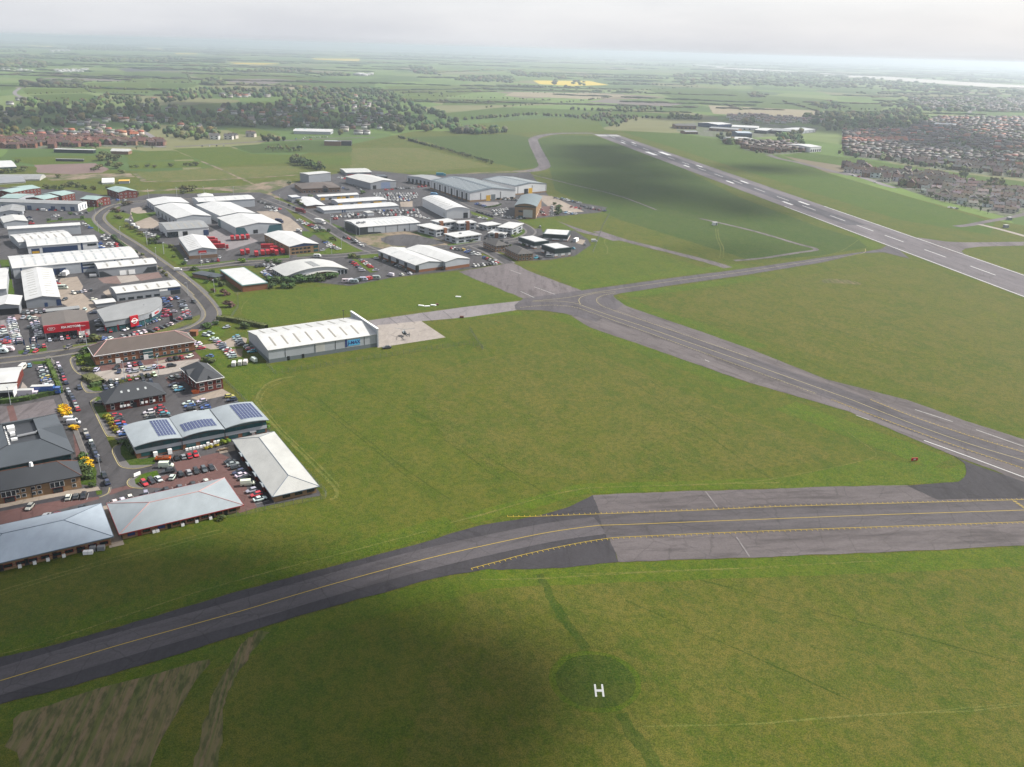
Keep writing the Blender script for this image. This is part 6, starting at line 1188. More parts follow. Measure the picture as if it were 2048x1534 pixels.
def mesh_fence(name, s, label, h=2.0, step=3.0, wires=5):
    path = GP(s) if isinstance(s, str) else s; r = thing(name, label, 'fence', path[0])
    wire = MB(); o = path[0]; acc = 0
    for a, b in zip(path, path[1:]):
        L_ = (b-a).length; t = (b-a).normalized()
        while acc < L_: p = a+t*acc-o; link('post', pm, r).location = p; acc += step
        acc -= L_
        for k in range(wires): z = .25+k*(h-.3)/(wires-1); wire.tube(a-o+Vector((0, 0, z)), b-o+Vector((0, 0, z)), .018, n=3)
    tag(wire.build('wire_mesh', 'fence_grey', r), kind='stuff')
mesh_fence('boundary_fence', "K 1385,585 1500,700 1660,862", 'wire airfield fence behind the square red brick office')
mesh_fence('boundary_fence', "M 1425,285 1700,600 1930,845 1915,880 1500,960 1050,1052", 'wire airfield fence around the blue-ridged office range')
mesh_fence('boundary_fence', "N 560,618 620,690 900,648 1300,583 1700,522 2040,470 2150,505 2140,512 2048,368", 'wire fence line enclosing the hangar grass')
mesh_fence('boundary_fence', "N 350,110 355,200 300,282", 'wire fence beside the grass by the curving road')
mesh_fence('boundary_fence', "D 2040,560 1970,680 1930,800 1870,950", 'wire fence between green units and airfield')
mesh_fence('boundary_fence', "U 180,490 430,555 700,618 1000,690 1230,765", 'wire fence running across the grass from the distribution shed', step=6)
p = G(*T('Z', 1298, 418)); r = thing('taxiway_sign', 'small dark red taxiway sign board on the grass tip', 'sign', p, .2); MB().box(-1.3, -.15, .35, 1.3, .15, 1.4).build('sign_face', 'red_panel', r); MB().box(-1.0, -.1, 0, -.8, .1, .35).box(.8, -.1, 0, 1.0, .1, .35).build('leg', 'steel', r); MB().box(-.5, -.17, .6, .5, -.15, 1.15).build('sign_text', 'paint_white', r)
for t_, q, lb_ in (('V', '150,668', 'small white instrument cabin beside the patrol track'), ('X', '1860,285', 'grey instrument cabin beside the concrete perimeter road'), ('X', '1895,205', 'low grey fenced cabin beside the town gate')):
    p = G(*T(t_, *map(float, q.split(',')))); r = thing('instrument_cabin', lb_, 'cabin', p, .3); MB().box(-2, -1.5, .2, 2, 1.5, 2.6).build('wall', 'clad_white' if t_ == 'V' else 'clad_grey', r); MB().box(-2.15, -1.65, 2.6, 2.15, 1.65, 2.8).build('roof', 'roof_offwhite', r); MB().box(.3, -1.56, .2, 1.2, -1.5, 2.1).build('door', 'plinth_grey', r)
for q, lb_ in (('1690,190', 'white slab lying nearest the hangar on the grass'), ('1735,195', 'white slab lying beside another on the grass'), ('1962,125', 'white slab lying alone near the disused runway'), ('1780,187', 'small white block beside the red one')):
    p = G(*T('N', *map(float, q.split(',')))); o = MB().box(-1.6, -.6, 0, 1.6, .6, .5).build('concrete_slab', 'white'); o.location = (p.x, p.y, .05); o.rotation_euler = (0, 0, rnd.uniform(-.3, .3)); tag(o, lb_, 'slab')
p = G(*T('N', 1807, 184)); o = MB().box(-.9, -.6, 0, .9, .6, 1.0).build('marker_block', 'rust'); o.location = p; tag(o, 'red-brown marker block beside the white slabs', 'block')
p = G(*T('O', 80, 532)); o = MB().box(-1.1, -.6, 0, 1.1, .6, 1.1).build('marker_block', 'rust'); o.location = p; tag(o, 'orange-brown marker box on the grass by the apron taxiway', 'block')
def prop(name, tile, x, y, label, cat, parts, yaw=0.0, z=.12):
    p = G(*T(tile, x, y)); r = thing(name, label, cat, (p.x, p.y, z), math.radians(yaw))
    for nm, mb, m in parts: mb.build(nm, m, r)
    return r
prop('flatbed_trailer', 'M', 475, 540, 'bright orange flatbed trailer beside the wave-roofed office', 'trailer', [('bed', MB().box(-2.6, -1, .7, 2.6, 1, .95), 'orange'), ('side_rail', MB().box(-2.6, -1.05, .95, 2.6, -.95, 1.4).box(-2.6, .95, .95, 2.6, 1.05, 1.4), 'orange'), ('load', MB().box(-1.8, -.7, .96, -.2, .6, 1.6).box(.2, -.5, .96, 1.9, .7, 1.35), 'rust'), ('wheel', MB().tube((0, -1.0, .35), (0, -.8, .35), .35, n=10).tube((0, .8, .35), (0, 1.0, .35), .35, n=10), 'tyre')], 8)
prop('rubbish_skip', 'K', 1133, 750, 'bright orange-red skip by the square red brick office', 'skip', [('bin', MB().prism([(-1.6, 1.2), (-1.1, 0), (1.1, 0), (1.6, 1.2)], -.8, .8), 'orange'), ('rim', MB().box(-1.7, -.9, 1.2, 1.7, -.78, 1.3).box(-1.7, .78, 1.2, 1.7, .9, 1.3), 'orange')], 20)
prop('timber_pile', 'M', 1000, 455, 'heap of brown timber offcuts on the concrete by the office range', 'timber', [('beam', MB().tube((-2, 0, .2), (2, .6, .3), .18, n=4), 'timber'), ('beam', MB().tube((-1.6, -.8, .5), (1.8, .9, .6), .18, n=4), 'timber'), ('beam', MB().tube((-1.2, .9, .25), (2.4, -.7, .8), .16, n=4), 'timber')], 15)
prop('cabinet', 'L', 775, 1350, 'pair of white plastic storage boxes on the grass behind the pale blue range', 'box', [('box', MB().box(-1.3, -.6, 0, -.05, .6, 1.0), 'white'), ('box', MB().box(.05, -.6, 0, 1.3, .6, 1.0), 'white')], 12)
prop('plant_cage', 'L', 850, 1320, 'grey louvred plant units behind the pale blue office range', 'plant', [('unit', MB().box(-1.8, -.7, 0, -.2, .7, 1.5), 'steel'), ('unit', MB().box(.2, -.6, 0, 2.2, .8, 1.3), 'steel')], 12)
prop('estate_sign', 'M', 245, 685, 'white slanted sign board on the lawn by the road end', 'sign', [('board', MB().box(-1.3, -.06, .4, 1.3, .06, 1.6), 'white'), ('leg', MB().box(-1.0, -.05, 0, -.9, .05, .4).box(.9, -.05, 0, 1.0, .05, .4), 'steel')], 60)
prop('shipping_container', 'D', 1695, 835, 'white shipping container standing by the dark green unit', 'container', [('box', MB().box(-3, -1.25, .1, 3, 1.25, 2.7), 'white'), ('rib', MB().box(-3.05, -1.3, .1, -2.9, 1.3, 2.75).box(2.9, -1.3, .1, 3.05, 1.3, 2.75), 'clad_lgrey')], 65)
prop('pylon_sign', 'E', 1757, 640, 'tall black pylon sign at the crescent-shaped showroom forecourt', 'sign', [('pylon', MB().box(-.9, -.25, 0, .9, .25, 5.6), 'clad_dark'), ('panel', MB().box(-.7, -.3, 3.9, .7, -.25, 5.2), 'red_panel')], 10)
for i, (x, y) in enumerate(((165, 890), (245, 895), (310, 880), (370, 870))): prop('flag_banner', 'E', x, y, 'blue feather banner on the verge of the brown-roofed showroom', 'banner', [('pole', MB().tube((0, 0, 0), (0, 0, 4), .05, n=5), 'steel'), ('cloth', MB().box(.05, -.02, 1.0, .7, .02, 4), 'door_blue')], 10)['group'] = 'blue feather banners'
for i, (x, y) in enumerate(((1075, 745), (1205, 740))): prop('flag_banner', 'E', x, y, 'red feather banner at the crescent-shaped showroom entrance', 'banner', [('pole', MB().tube((0, 0, 0), (0, 0, 4), .05, n=5), 'steel'), ('cloth', MB().box(.05, -.02, 1.0, .8, .02, 4), 'red_panel')], 10)['group'] = 'red feather banners'
prop('dugout', 'P', 410, 768, 'long low covered stand beside the village playing field', 'stand', [('wall', MB().box(-16, -1.5, 0, 16, 1.5, 2.4), 'clad_dark'), ('roof', MB().box(-16.4, -2, 2.4, 16.4, 2, 2.7), 'roof_grey')], 3)
prop('grandstand', 'P', 440, 718, 'pale-roofed football stand in front of the brick terraces', 'stand', [('wall', MB().box(-25, -4, 0, 25, 4, 4), 'clad_green'), ('roof', MB().box(-25.6, -4.6, 4, 25.6, 4.6, 4.4), 'roof_offwhite')], 2)
prop('clubhouse', 'P', 712, 725, 'white-roofed clubhouse beside the football field', 'clubhouse', [('wall', MB().box(-11, -7, 0, 11, 7, 4), 'brick_brown'), ('roof', MB().prism([(-7.6, 4), (0, 6.5), (7.6, 4)], -11.5, 11.5, 'x'), 'roof_offwhite')], 4)
prop('garden_centre', 'J', 1420, 1060, 'sprawling white-roofed garden centre beside the village road', 'shop', [('wall', MB().box(-30, -14, 0, 30, 14, 4.5), 'clad_lgrey'), ('roof', MB().prism([(-14.5, 4.5), (-7, 7), (0, 4.6), (7, 7), (14.5, 4.5)], -31, 31, 'x'), 'roof_white'), ('dome', MB().tube((-14, 0, 4.6), (-14, 0, 7.6), 7, 1, 12).tube((-26, 2, 4.6), (-26, 2, 7.6), 6, 1, 12), 'roof_mint')], 3)
prop('brick_depot', 'J', 1620, 1180, 'pale brick flat-roofed depot on the grass by the village road', 'depot', [('wall', MB().box(-12, -8, 0, 12, 8, 6), 'brick_brown'), ('roof', MB().box(-12.4, -8.4, 6, 12.4, 8.4, 6.4), 'roof_grey')], 5)
prop('brick_depot', 'J', 1740, 1180, 'dark brick block joined to the pale depot', 'depot', [('wall', MB().box(-10, -7, 0, 10, 7, 6.2), 'clad_dark'), ('roof', MB().box(-10.4, -7.4, 6.2, 10.4, 7.4, 6.5), 'roof_tilegrey')], 5)

# ================================================================ VEGETATION
def crown_mesh(seed, n, flat=1.0, name='crown'):
    r = random.Random(seed); mb = MB(); cl = []
    for k in range(7): a = r.uniform(0, 6.28); q = r.uniform(.15, .6); cl.append((q*math.cos(a), q*math.sin(a), r.uniform(-.35, .55)*flat, r.uniform(.38, .58)))
    for i in range(n):
        c = cl[i % len(cl)]; v = Vector((r.gauss(0, 1), r.gauss(0, 1), r.gauss(0, 1))).normalized(); p = Vector(c[:3])+Vector((v.x, v.y, v.z*flat))*c[3]*r.uniform(.75, 1.08)
        nrm = (v+Vector((r.uniform(-.5, .5), r.uniform(-.5, .5), r.uniform(-.2, .6)))).normalized(); q = nrm.to_track_quat('Z', 'Y'); s = r.uniform(.10, .20); m = []
        for t in range(4): m.append(p+q @ Vector((s*math.cos(t*1.571+.4)*r.uniform(.7, 1.3), s*math.sin(t*1.571+.4)*r.uniform(.7, 1.3), r.uniform(-.05, .05))))
        mb.face(m)
    return mb.mesh(name, 'leaves')
CR = [crown_mesh(i, 230) for i in range(5)]; BU = [crown_mesh(20+i, 190, .7, 'foliage') for i in range(4)]
TK = MB().tube((0, 0, 0), (0, 0, .62), .055, .03, 6).tube((0, 0, .45), (.22, .1, .75), .025, .012, 5).tube((0, 0, .5), (-.18, -.14, .78), .025, .012, 5).mesh('trunk', 'bark')
SM = MB().tube((0, 0, 0), (0, 0, .7), .06, .03, 5).mesh('stem', 'bark')
GREENS = [(.055, .085, .022), (.042, .070, .020), (.075, .100, .026), (.034, .060, .022), (.090, .105, .034), (.060, .075, .034)]
def tree(p, h, label, col, group, name='broadleaf_tree'):
    r = thing(name, label, 'tree', p, rnd.uniform(0, 6.28), group); o = link('trunk', TK, r); o.scale = (h, h, h)
    w = h*rnd.uniform(.33, .43); c = link('crown', rnd.choice(CR), r, col); c.location = (0, 0, h*.60); c.scale = (w, w*rnd.uniform(.85, 1.15), h*.40)
def bush(p, rad, label, col, group=None, name='shrub', hf=.8):
    r = thing(name, label, 'shrub', p, rnd.uniform(0, 6.28), group); o = link('stem', SM, r); o.scale = (rad, rad, rad)
    c = link('foliage', rnd.choice(BU), r, col); c.location = (0, 0, rad*hf*.62); c.scale = (rad, rad*rnd.uniform(.85, 1.2), rad*hf)
OL, DK, BR, YE, LG, RU = (.085, .098, .032), (.048, .078, .024), (.085, .062, .040), (.52, .34, .012), (.10, .150, .016), (.10, .060, .045)
for t_, s, col, lb_ in (('E', '880,930,2.6 920,940,2.8 850,965,2.2 800,1000,1.8 960,925,2.4', DK, 'green shrub at the corner of the long orange brick office'), ('F', '1100,150,2.2 1135,210,2.0', LG, 'rounded bright green shrub by the office street'),
        ('F', '1130,285,1.9 1190,280,2.0 1230,290,1.6', OL, 'clipped grey-green shrub by the office car park entrance'), ('E', '950,830,3.4 990,835,3.0', OL, 'tangled shrub beside the showroom entrance road'),
        ('K', '230,1000,1.8 255,1040,1.8 275,1080,1.8 300,1120,1.7 320,1150,1.5 215,1010,1.5', (.20, .17, .02), 'yellow-flecked gorse bush in the row by the red brick office'),
        ('L', '540,80,1.9 575,75,1.9 545,110,1.8 590,105,2.0 565,140,1.9 605,130,1.7 530,100,1.6 650,255,1.9 665,262,1.6', YE, 'bright yellow gorse bush by the office street'),
        ('L', '755,540,1.8 775,570,1.9 790,600,1.6', YE, 'yellow gorse bush beside the tan brick office'), ('L', '725,520,2.4 710,570,2.2 730,620,2.6 770,650,2.4 740,690,2.2 700,650,2.0 790,690,2.0', DK, 'dark evergreen shrub beside the tan brick office'),
        ('L', '805,765,1.6', DK, 'small dark conifer by the tan brick office path'), ('M', '900,430,1.2 950,415,1.2 860,440,1.1', (.25, .22, .02), 'yellow-green shrub in front of the wave-roofed office'), ('M', '1000,395,1.8 1045,385,1.8', LG, 'bright green shrub beside the grey hipped office range'),
        ('M', '1385,225,2.2 1395,260,1.8', LG, 'green shrub at the end of the wave-roofed office'), ('M', '985,1070,1.6', DK, 'dark shrub at the end of the pink-ridged range'),
        ('K', '1235,420,2.2 1275,430,2.4 1310,440,1.8', OL, 'olive shrub behind the square red brick office'), ('K', '1230,80,3.0 1265,90,2.4 1340,50,2.2', DK, 'round dark shrub on the lawn beside the substation hut'), ('K', '1630,80,3.0 1660,85,2.6', DK, 'dark shrub beside the hangar'),
        ('A', '1270,570,3.6 1320,560,3.2', BR, 'reddish-brown shrub inside the estate bend'), ('A', '1170,630,3.4 1210,640,3.0', BR, 'brown shrub on the estate bend lawn'), ('A', '1200,700,3.0 1235,705,2.6', OL, 'olive shrub on the estate bend lawn'),
        ('A', '1300,790,2.6 1340,815,2.8 1390,840,2.8 1430,865,2.6 1470,885,2.6', OL, 'olive shrub in the bank beside the estate road'), ('A', '1560,940,3.2 1610,920,3.6 1590,960,2.6 1540,960,2.4', DK, 'leafy shrub beside the red-signed depot'),
        ('A', '1750,1000,2.6 1780,1030,2.4', OL, 'shrub along the red-signed depot wall'), ('A', '1170,900,2.6', DK, 'round shrub beside the estate road kerb'), ('A', '1460,1080,1.8 1880,1175,1.6 1780,1100,1.8', OL, 'small shrub on the estate road verge'),
        ('A', '1640,1220,1.8 1670,1260,1.9 1700,1290,1.7', OL, 'low shrub beside the grey workshop forecourt'), ('A', '500,725,2.0 620,718,2.6 840,705,2.6 720,665,2.4', DK, 'dark shrub along the terrace yard entrance'),
        ('A', '1060,555,4.0 1030,575,3.2', OL, 'shrub beside the brick office at the estate bend'), ('A', '1390,470,4.5 1350,480,3.2', (.060, .045, .030), 'bare brown tree shrub by the lone brick office'),
        ('A', '600,285,4.0 650,380,4.0 720,375,5.0 800,385,4.5 560,400,4.0 480,400,4.5 870,400,4.0 960,410,4.0 1100,400,3.0 620,410,4', OL, 'olive thicket shrub in the scrub by the scrapyard'),
        ('A', '1900,430,6.0 1960,420,5.5 1880,450,4.0', OL, 'round shrub between warehouses and the track'), ('A', '30,240,5.0 90,235,5.0 160,230,4.5 230,220,4.0 180,130,4.0 250,200,4.0', OL, 'olive shrub around the teal-walled shed'),
        ('A', '1040,110,7.5 1110,100,8.0 1180,110,7.0 1060,60,6.0 1120,160,6.0 1190,190,6.0 1010,200,6.0 960,215,5.0 1230,170,5.0 1250,240,4.5', OL, 'large olive thicket shrub beyond the gravel yard'),
        ('A', '1400,180,3.5 1510,175,4.0 1580,180,3.0 1750,170,4.0 1900,160,4.0 1950,165,4.0 2010,160,4.5 1340,180,2.6', OL, 'isolated shrub on the playing field edge'),
        ('B', '1560,1000,3.2', LG, 'bright shrub beside the cross road lamp'), ('B', '1080,1080,2.6 960,1020,2.4 1045,1080,2.0', DK, 'round shrub at the road junction lawn'), ('B', '1380,1335,3.6', RU, 'rust-brown round shrub on the lawn by the flat-roofed hall'), ('B', '1430,1455,3.8', RU, 'rust-brown oval shrub at the bend lawn'), ('B', '1265,1300,2.2', RU, 'small brown shrub by the road lamp'),
        ('B', '1180,1130,2.6 1240,1170,2.8 1300,1200,3.0 1350,1240,3.0 1250,1110,2.6 1190,1210,2.0 1330,1160,2.4', DK, 'dense green shrub beside the flat-roofed brick hall'), ('B', '860,945,2.0', OL, 'small shrub on the depot lawn'),
        ('C', '30,1260,3.6 90,1250,4.0 150,1270,4.2 210,1250,4.0 270,1260,4.2 330,1270,4.0 390,1240,4.2 450,1250,4.2 510,1240,4.0 560,1220,4.2 620,1240,4.0 670,1215,4.2 730,1215,4.0 770,1200,3.4 120,1310,3.6 240,1310,3.4 20,1310,3.4 330,1310,3', DK, 'bushy green thicket shrub along the airfield edge'),
        ('C', '80,1050,2.6 150,1055,2.8 200,1060,2.4', DK, 'clipped shrub beside the curved silver office'), ('C', '930,1000,3.2 960,1005,3.0 1010,1005,2.4', OL, 'shrub clump at the cross road corner'), ('C', '580,740,2.6 640,735,2.6 700,735,2.4', DK, 'dark shrub along the depot car park'), ('C', '740,815,3.0 770,830,2.4', OL, 'olive shrub on the depot lawn'),
        ('C', '370,410,3.2 400,440,3.4 420,470,3.0 520,385,3.2', OL, 'olive shrub beside the site office'), ('C', '1050,345,3.4 300,250,3.0', DK, 'dark shrub by the workshop rows'), ('C', '1980,835,2.4', DK, 'shrub beside the white court office'),
        ('C', '380,50,9 440,60,9 500,80,8 560,90,7 610,100,6 350,30,7', DK, 'dark thicket shrub on the field beyond the grey cube store'),
        ('D', '455,840,2.4 490,845,2.2 630,838,2.4', DK, 'shrub in front of the white court office'), ('D', '1100,700,3.4 1110,740,3.0 1070,770,2.6 1050,790,2.2', LG, 'light green shrub beside the three-storey court block'), ('D', '1515,500,4.0 1525,540,4.4 1500,560,3.6', DK, 'dark tall shrub in the lorry yard'), ('D', '1480,460,2.6', DK, 'shrub beside the arched-roof office'), ('D', '1160,880,2.0 1020,890,2.0', DK, 'shrub behind the brown brick office')):
    for q in s.split():
        x, y, rr = map(float, q.split(',')); bush(G(*T(t_, x, y)), rr, lb_, tuple(c*rnd.uniform(.85, 1.15) for c in col), 'shrubs: '+lb_)
def hedge(s, w, h, label, col, path=None):
    pts = smooth_path(path or GP(s), 5); o0 = pts[0]; r = random.Random(int(abs(o0.x*7+o0.y))); mb = MB()
    rt = thing('hedge', label, 'hedge', o0); core = MB(); 
    for a, b in zip(pts, pts[1:]):
        L_ = (b-a).length; t = (b-a).normalized(); n = Vector((-t.y, t.x, 0))
        for i in range(max(6, int(L_*9))):
            f = r.choice((0, 1, 2)); z = r.uniform(.1, h) if f < 2 else h; e = (-w/2 if f == 0 else w/2 if f == 1 else r.uniform(-w/2, w/2)); p = a-o0+t*r.uniform(0, L_)+n*(e*r.uniform(.8, 1.1))+Vector((0, 0, z*r.uniform(.92, 1.08)))
            q = Vector((r.gauss(0, 1), r.gauss(0, 1), r.gauss(.6, 1))).normalized().to_track_quat('Z', 'Y'); s_ = r.uniform(.16, .34)
            mb.face([p+q @ Vector((s_*math.cos(k*1.571), s_*math.sin(k*1.571), 0)) for k in range(4)])
        for k in (0,):
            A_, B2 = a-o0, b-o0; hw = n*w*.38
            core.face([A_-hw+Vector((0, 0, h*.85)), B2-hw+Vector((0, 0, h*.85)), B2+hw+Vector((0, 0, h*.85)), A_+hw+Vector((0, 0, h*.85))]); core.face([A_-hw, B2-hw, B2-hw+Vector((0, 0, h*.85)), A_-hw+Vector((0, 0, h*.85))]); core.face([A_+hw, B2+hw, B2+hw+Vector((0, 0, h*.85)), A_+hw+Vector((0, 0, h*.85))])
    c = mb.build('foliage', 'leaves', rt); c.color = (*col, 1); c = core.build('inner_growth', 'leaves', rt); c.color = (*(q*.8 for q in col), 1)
hedge("E 490,1045 560,1200 625,1360", 2.2, 2.0, 'clipped green hedge along the office street kerb', (.055, .085, .018)); hedge("E 0,1470 250,1440 450,1395 640,1360", 2.4, 2.2, 'dark clipped hedge behind the long van', (.045, .075, .018))
hedge("K 20,590 150,660", 6.0, 2.2, 'wide flat-topped hedge by the office car park entrance', (.085, .090, .035)); hedge("K 60,690 170,665", 2.4, 2.0, 'low dark hedge below the wide flat-topped hedge', DK)
hedge("K 350,645 540,605 720,575", 1.6, 1.5, 'mixed hedge dividing the two office car parks', (.075, .085, .022)); hedge("N 200,290 300,300 450,330 560,355", 3.0, 2.4, 'brown-green hedge leading to the hangar', OL); hedge("A 1160,900 1300,1010 1400,1060", 2.0, 1.8, 'dark fence hedge beside the estate road', DK)
hedge("L 1050,400 1120,380 1190,480", 3.5, 1.6, 'dark shrub bed at the end of the wave-roofed office', DK)
hedge("D 760,490 860,480 930,460", 1.5, 1.5, 'short hedge before the distribution shed offices', DK)

# ---- joined far trees and houses
def ico(seed, sub=1, jit=.22, flat=.9):
    bm = bmesh.new(); bmesh.ops.create_icosphere(bm, subdivisions=sub, radius=1); r = random.Random(seed)
    for v in bm.verts: v.co *= r.uniform(1-jit, 1+jit); v.co.z *= flat
    V_ = np.array([v.co[:] for v in bm.verts]); bm.verts.index_update(); F_ = np.array([[v.index for v in f.verts] for f in bm.faces]); bm.free(); return V_, F_
def tri_join(name, items, material, label, cat, kind='stuff', flatshade=True):
    """items: (verts, tris, scale3, yaw, location, colour)"""
    vs, fs, cs = [], [], []; b = 0
    for V_, F_, sc, yaw, p, c in items:
        q = V_*np.array(sc); ca, sa = math.cos(yaw), math.sin(yaw); x = q[:, 0]*ca-q[:, 1]*sa+p[0]; y = q[:, 0]*sa+q[:, 1]*ca+p[1]
        vs.append(np.stack([x, y, q[:, 2]+p[2]], 1)); fs.append(F_+b); cs.append(np.tile((*c, 1.0), (len(V_), 1))); b += len(V_)
    vs = np.concatenate(vs); fs = np.concatenate(fs); cs = np.concatenate(cs); me = bpy.data.meshes.new(name)
    me.vertices.add(len(vs)); me.vertices.foreach_set('co', vs.astype(np.float32).ravel()); me.loops.add(fs.size); me.loops.foreach_set('vertex_index', fs.ravel().astype(np.int32))
    me.polygons.add(len(fs)); me.polygons.foreach_set('loop_start', np.arange(0, fs.size, 3, dtype=np.int32)); me.polygons.foreach_set('loop_total', np.full(len(fs), 3, dtype=np.int32))
    me.update(calc_edges=True); at = me.color_attributes.new('col', 'FLOAT_COLOR', 'POINT'); at.data.foreach_set('color', cs.astype(np.float32).ravel()); me.materials.append(MATS[material]); me.validate()
    return tag(link(name, me), label, cat, kind=kind)
ICO = [ico(i, 2, .24, .85) for i in range(6)]; ICO1 = [ico(30+i, 1, .25, .8) for i in range(6)]
def scatter(s, n, exc=()):
    poly = GP(s) if isinstance(s, str) else s; P2 = [(p.x, p.y) for p in poly]; xs = [p[0] for p in P2]; ys = [p[1] for p in P2]; out = []; k = 0
    while len(out) < n and k < n*40:
        k += 1; q = (rnd.uniform(min(xs), max(xs)), rnd.uniform(min(ys), max(ys)))
        if inside(q, P2) and not any(inside(q, e) for e in exc): out.append(Vector((*q, 0)))
    return out
CLEAR = [[(p.x, p.y) for p in GP(s)] for s in ("P 1310,572 1480,570 1645,612 1480,622 1360,600", "P 1160,432 1290,428 1300,462 1160,462", "P 1420,420 1560,415 1640,445 1560,455", "P 100,585 500,565 530,605 480,605 110,600", "P 480,540 640,520 640,590 470,590", "Q 300,640 1000,600 1040,640 400,700", "P 860,600 960,600 970,690 880,690", "P 1690,590 1980,590 1980,650 1690,650")]
TREES = []   # (position, height, colour)
HOUSES = []  # (position, yaw, size, wall colour, roof colour, area)
def wood(s, n, h0, h1, pal=GREENS, exc=CLEAR):
    for p in scatter(s, int(n*(.62 if n > 200 and s[0] in 'PQ' else .9)), exc): TREES.append((p, rnd.uniform(h0*.7, h1*1.05), tuple(c*rnd.uniform(.75, 1.3) for c in rnd.choice(pal))))
WOODG = [(.095, .125, .044), (.076, .108, .044), (.115, .138, .050), (.062, .092, .044), (.135, .150, .055), (.110, .108, .058)]
wood("P 0,470 130,420 330,440 560,400 780,400 900,440 1100,470 1300,500 1300,560 1000,560 900,600 600,590 300,560 0,590", 520, 8, 15, WOODG)
wood("P 900,370 1190,345 1450,350 1640,345 1650,400 1300,400 900,430", 260, 10, 15, WOODG); wood("P 1190,292 1300,288 1320,330 1190,335", 70, 10, 15, WOODG)
wood("P 1300,450 1700,420 2060,380 2060,640 1980,620 1700,590 1560,560 1300,560", 420, 8, 15, WOODG); wood("P 1600,350 2060,345 2060,420 1700,430 1600,400", 180, 9, 15, WOODG)
wood("Q 0,345 120,350 280,385 330,420 430,470 600,520 650,560 560,590 260,600 0,580", 420, 9, 16, [(.078, .108, .046), (.066, .096, .044), (.094, .122, .050)]); wood("Q 560,575 780,575 920,600 780,615 600,605", 80, 8, 13, WOODG)
wood("P 0,600 200,600 240,640 0,640", 16, 9, 13, [(.10, .11, .03), (.09, .12, .03)]); wood("P 960,600 1240,560 1300,620 1220,650 980,640", 60, 7, 12, WOODG); wood("P 1480,620 1700,650 1560,655", 14, 7, 10)
wood("P 130,305 480,305 480,340 130,340", 60, 14, 18, [(.075, .085, .045)]); wood("P 0,640 960,640 960,700 0,700", 70, 5, 9); wood("P 180,610 390,590 390,625 200,630", 12, 8, 12, [(.05, .09, .03)])
wood("P 1540,700 1780,690 1760,715 1560,715", 26, 5, 8, WOODG); wood("P 1700,740 1760,750 1910,820 1830,825 1700,770", 40, 5, 9, WOODG)
for s, n, h0, h1 in (("I 0,310 200,300 480,340 470,395 0,390", 260, 12, 20), ("I 700,170 1250,170 1300,215 700,210", 260, 15, 25), ("I 720,300 1700,310 1700,340 760,330", 260, 12, 20), ("J 290,400 500,400 530,437 320,435", 60, 10, 16), ("I 1720,280 1890,290 1880,315 1730,312", 40, 14, 22),
                    ("Q 610,300 640,268 960,280 950,312", 150, 10, 16), ("Q 350,215 470,225 540,272 380,255", 120, 12, 20), ("Q 930,245 1260,270 1250,290 960,270", 120, 12, 20), ("S 0,262 500,240 1200,290 2060,370 2060,402 1200,352 500,332 0,327", 900, 12, 20), ("S 820,440 920,425 1000,455 980,472 830,458", 50, 9, 14), ("S 430,380 480,368 550,385 540,400 440,398", 40, 9, 12),
                    ("S 750,510 900,490 1100,495 1300,480 1420,470 1500,530 1450,560 1300,580 900,590 780,545", 420, 9, 15), ("S 1200,430 1400,400 2060,400 2060,480 1500,480 1260,470", 260, 9, 15), ("Q 1550,450 1830,460 1820,477 1560,472", 50, 7, 10), ("J 820,400 1230,400 1400,430 1380,450 830,430", 90, 10, 16), ("J 1440,450 1790,455 1780,475 1480,470", 50, 10, 14),
                    ("Q 1240,505 1500,495 1700,510 1680,535 1560,545 1300,520", 90, 6, 9), ("Q 1500,545 1590,545 1590,570 1510,565", 16, 6, 8), ("W 0,60 360,85 350,110 0,100", 50, 7, 10), ("S 230,620 340,620 350,675 300,670", 24, 7, 11), ("S 600,620 750,600 760,680 610,680", 50, 8, 12), ("S 395,525 465,525 465,555 400,555", 14, 10, 14),
                    ("Q 1170,298 1205,298 1205,325 1172,325", 5, 12, 15), ("Q 1305,305 1370,300 1370,330 1305,330", 9, 12, 15), ("Q 1350,272 1450,274 1460,288 1360,286", 30, 10, 14)):
    wood(s, n, h0, h1, WOODG, ())
def beltline(s, step, h0, h1, w=4):
    p = smooth_path(GP(s), 4)
    for a, b in zip(p, p[1:]):
        for k in range(max(1, int((b-a).length/step))):
            q = a+(b-a)*rnd.random(); TREES.append((Vector((q.x+rnd.uniform(-w, w), q.y+rnd.uniform(-w, w), 0)), rnd.uniform(h0, h1), rnd.choice(WOODG)))
for s, st, h0, h1 in (("Q 280,628 500,690 850,790", 2.2, 3, 5.5), ("Q 660,528 900,510 1080,498 1240,508 1600,512 2048,525", 6, 5, 9), ("I 270,658 600,648 900,642 1590,646", 12, 3, 5), ("I 860,590 930,636", 8, 3, 5), ("I 420,528 1270,532 2048,545", 14, 3, 5), ("I 1910,430 1960,540", 14, 3, 5), ("I 340,700 560,770", 6, 4, 8), ("Q 280,382 560,390 1180,412", 12, 3, 6), ("Q 780,455 1200,430 1520,395", 14, 3, 6), ("Q 2048,330 1400,370 960,362", 30, 3, 6), ("I 1280,504 1930,502", 16, 3, 5), ("J 1220,440 1480,485", 14, 4, 7), ("S 1020,465 1200,468", 10, 4, 7), ("I 560,705 690,702", 8, 3, 5), ("P 1480,570 1300,545 1290,560", 4, 7, 9), ("S 470,720 760,715", 6, 3, 6), ("S 900,715 1300,770 1900,850 2060,870", 9, 4, 7), ("S 1380,930 1600,1010 1870,1085", 7, 3, 6), ("I 650,770 1000,760 1350,700", 9, 5, 9)):
    beltline(s, st, h0, h1, 2 if st < 3 else 4)
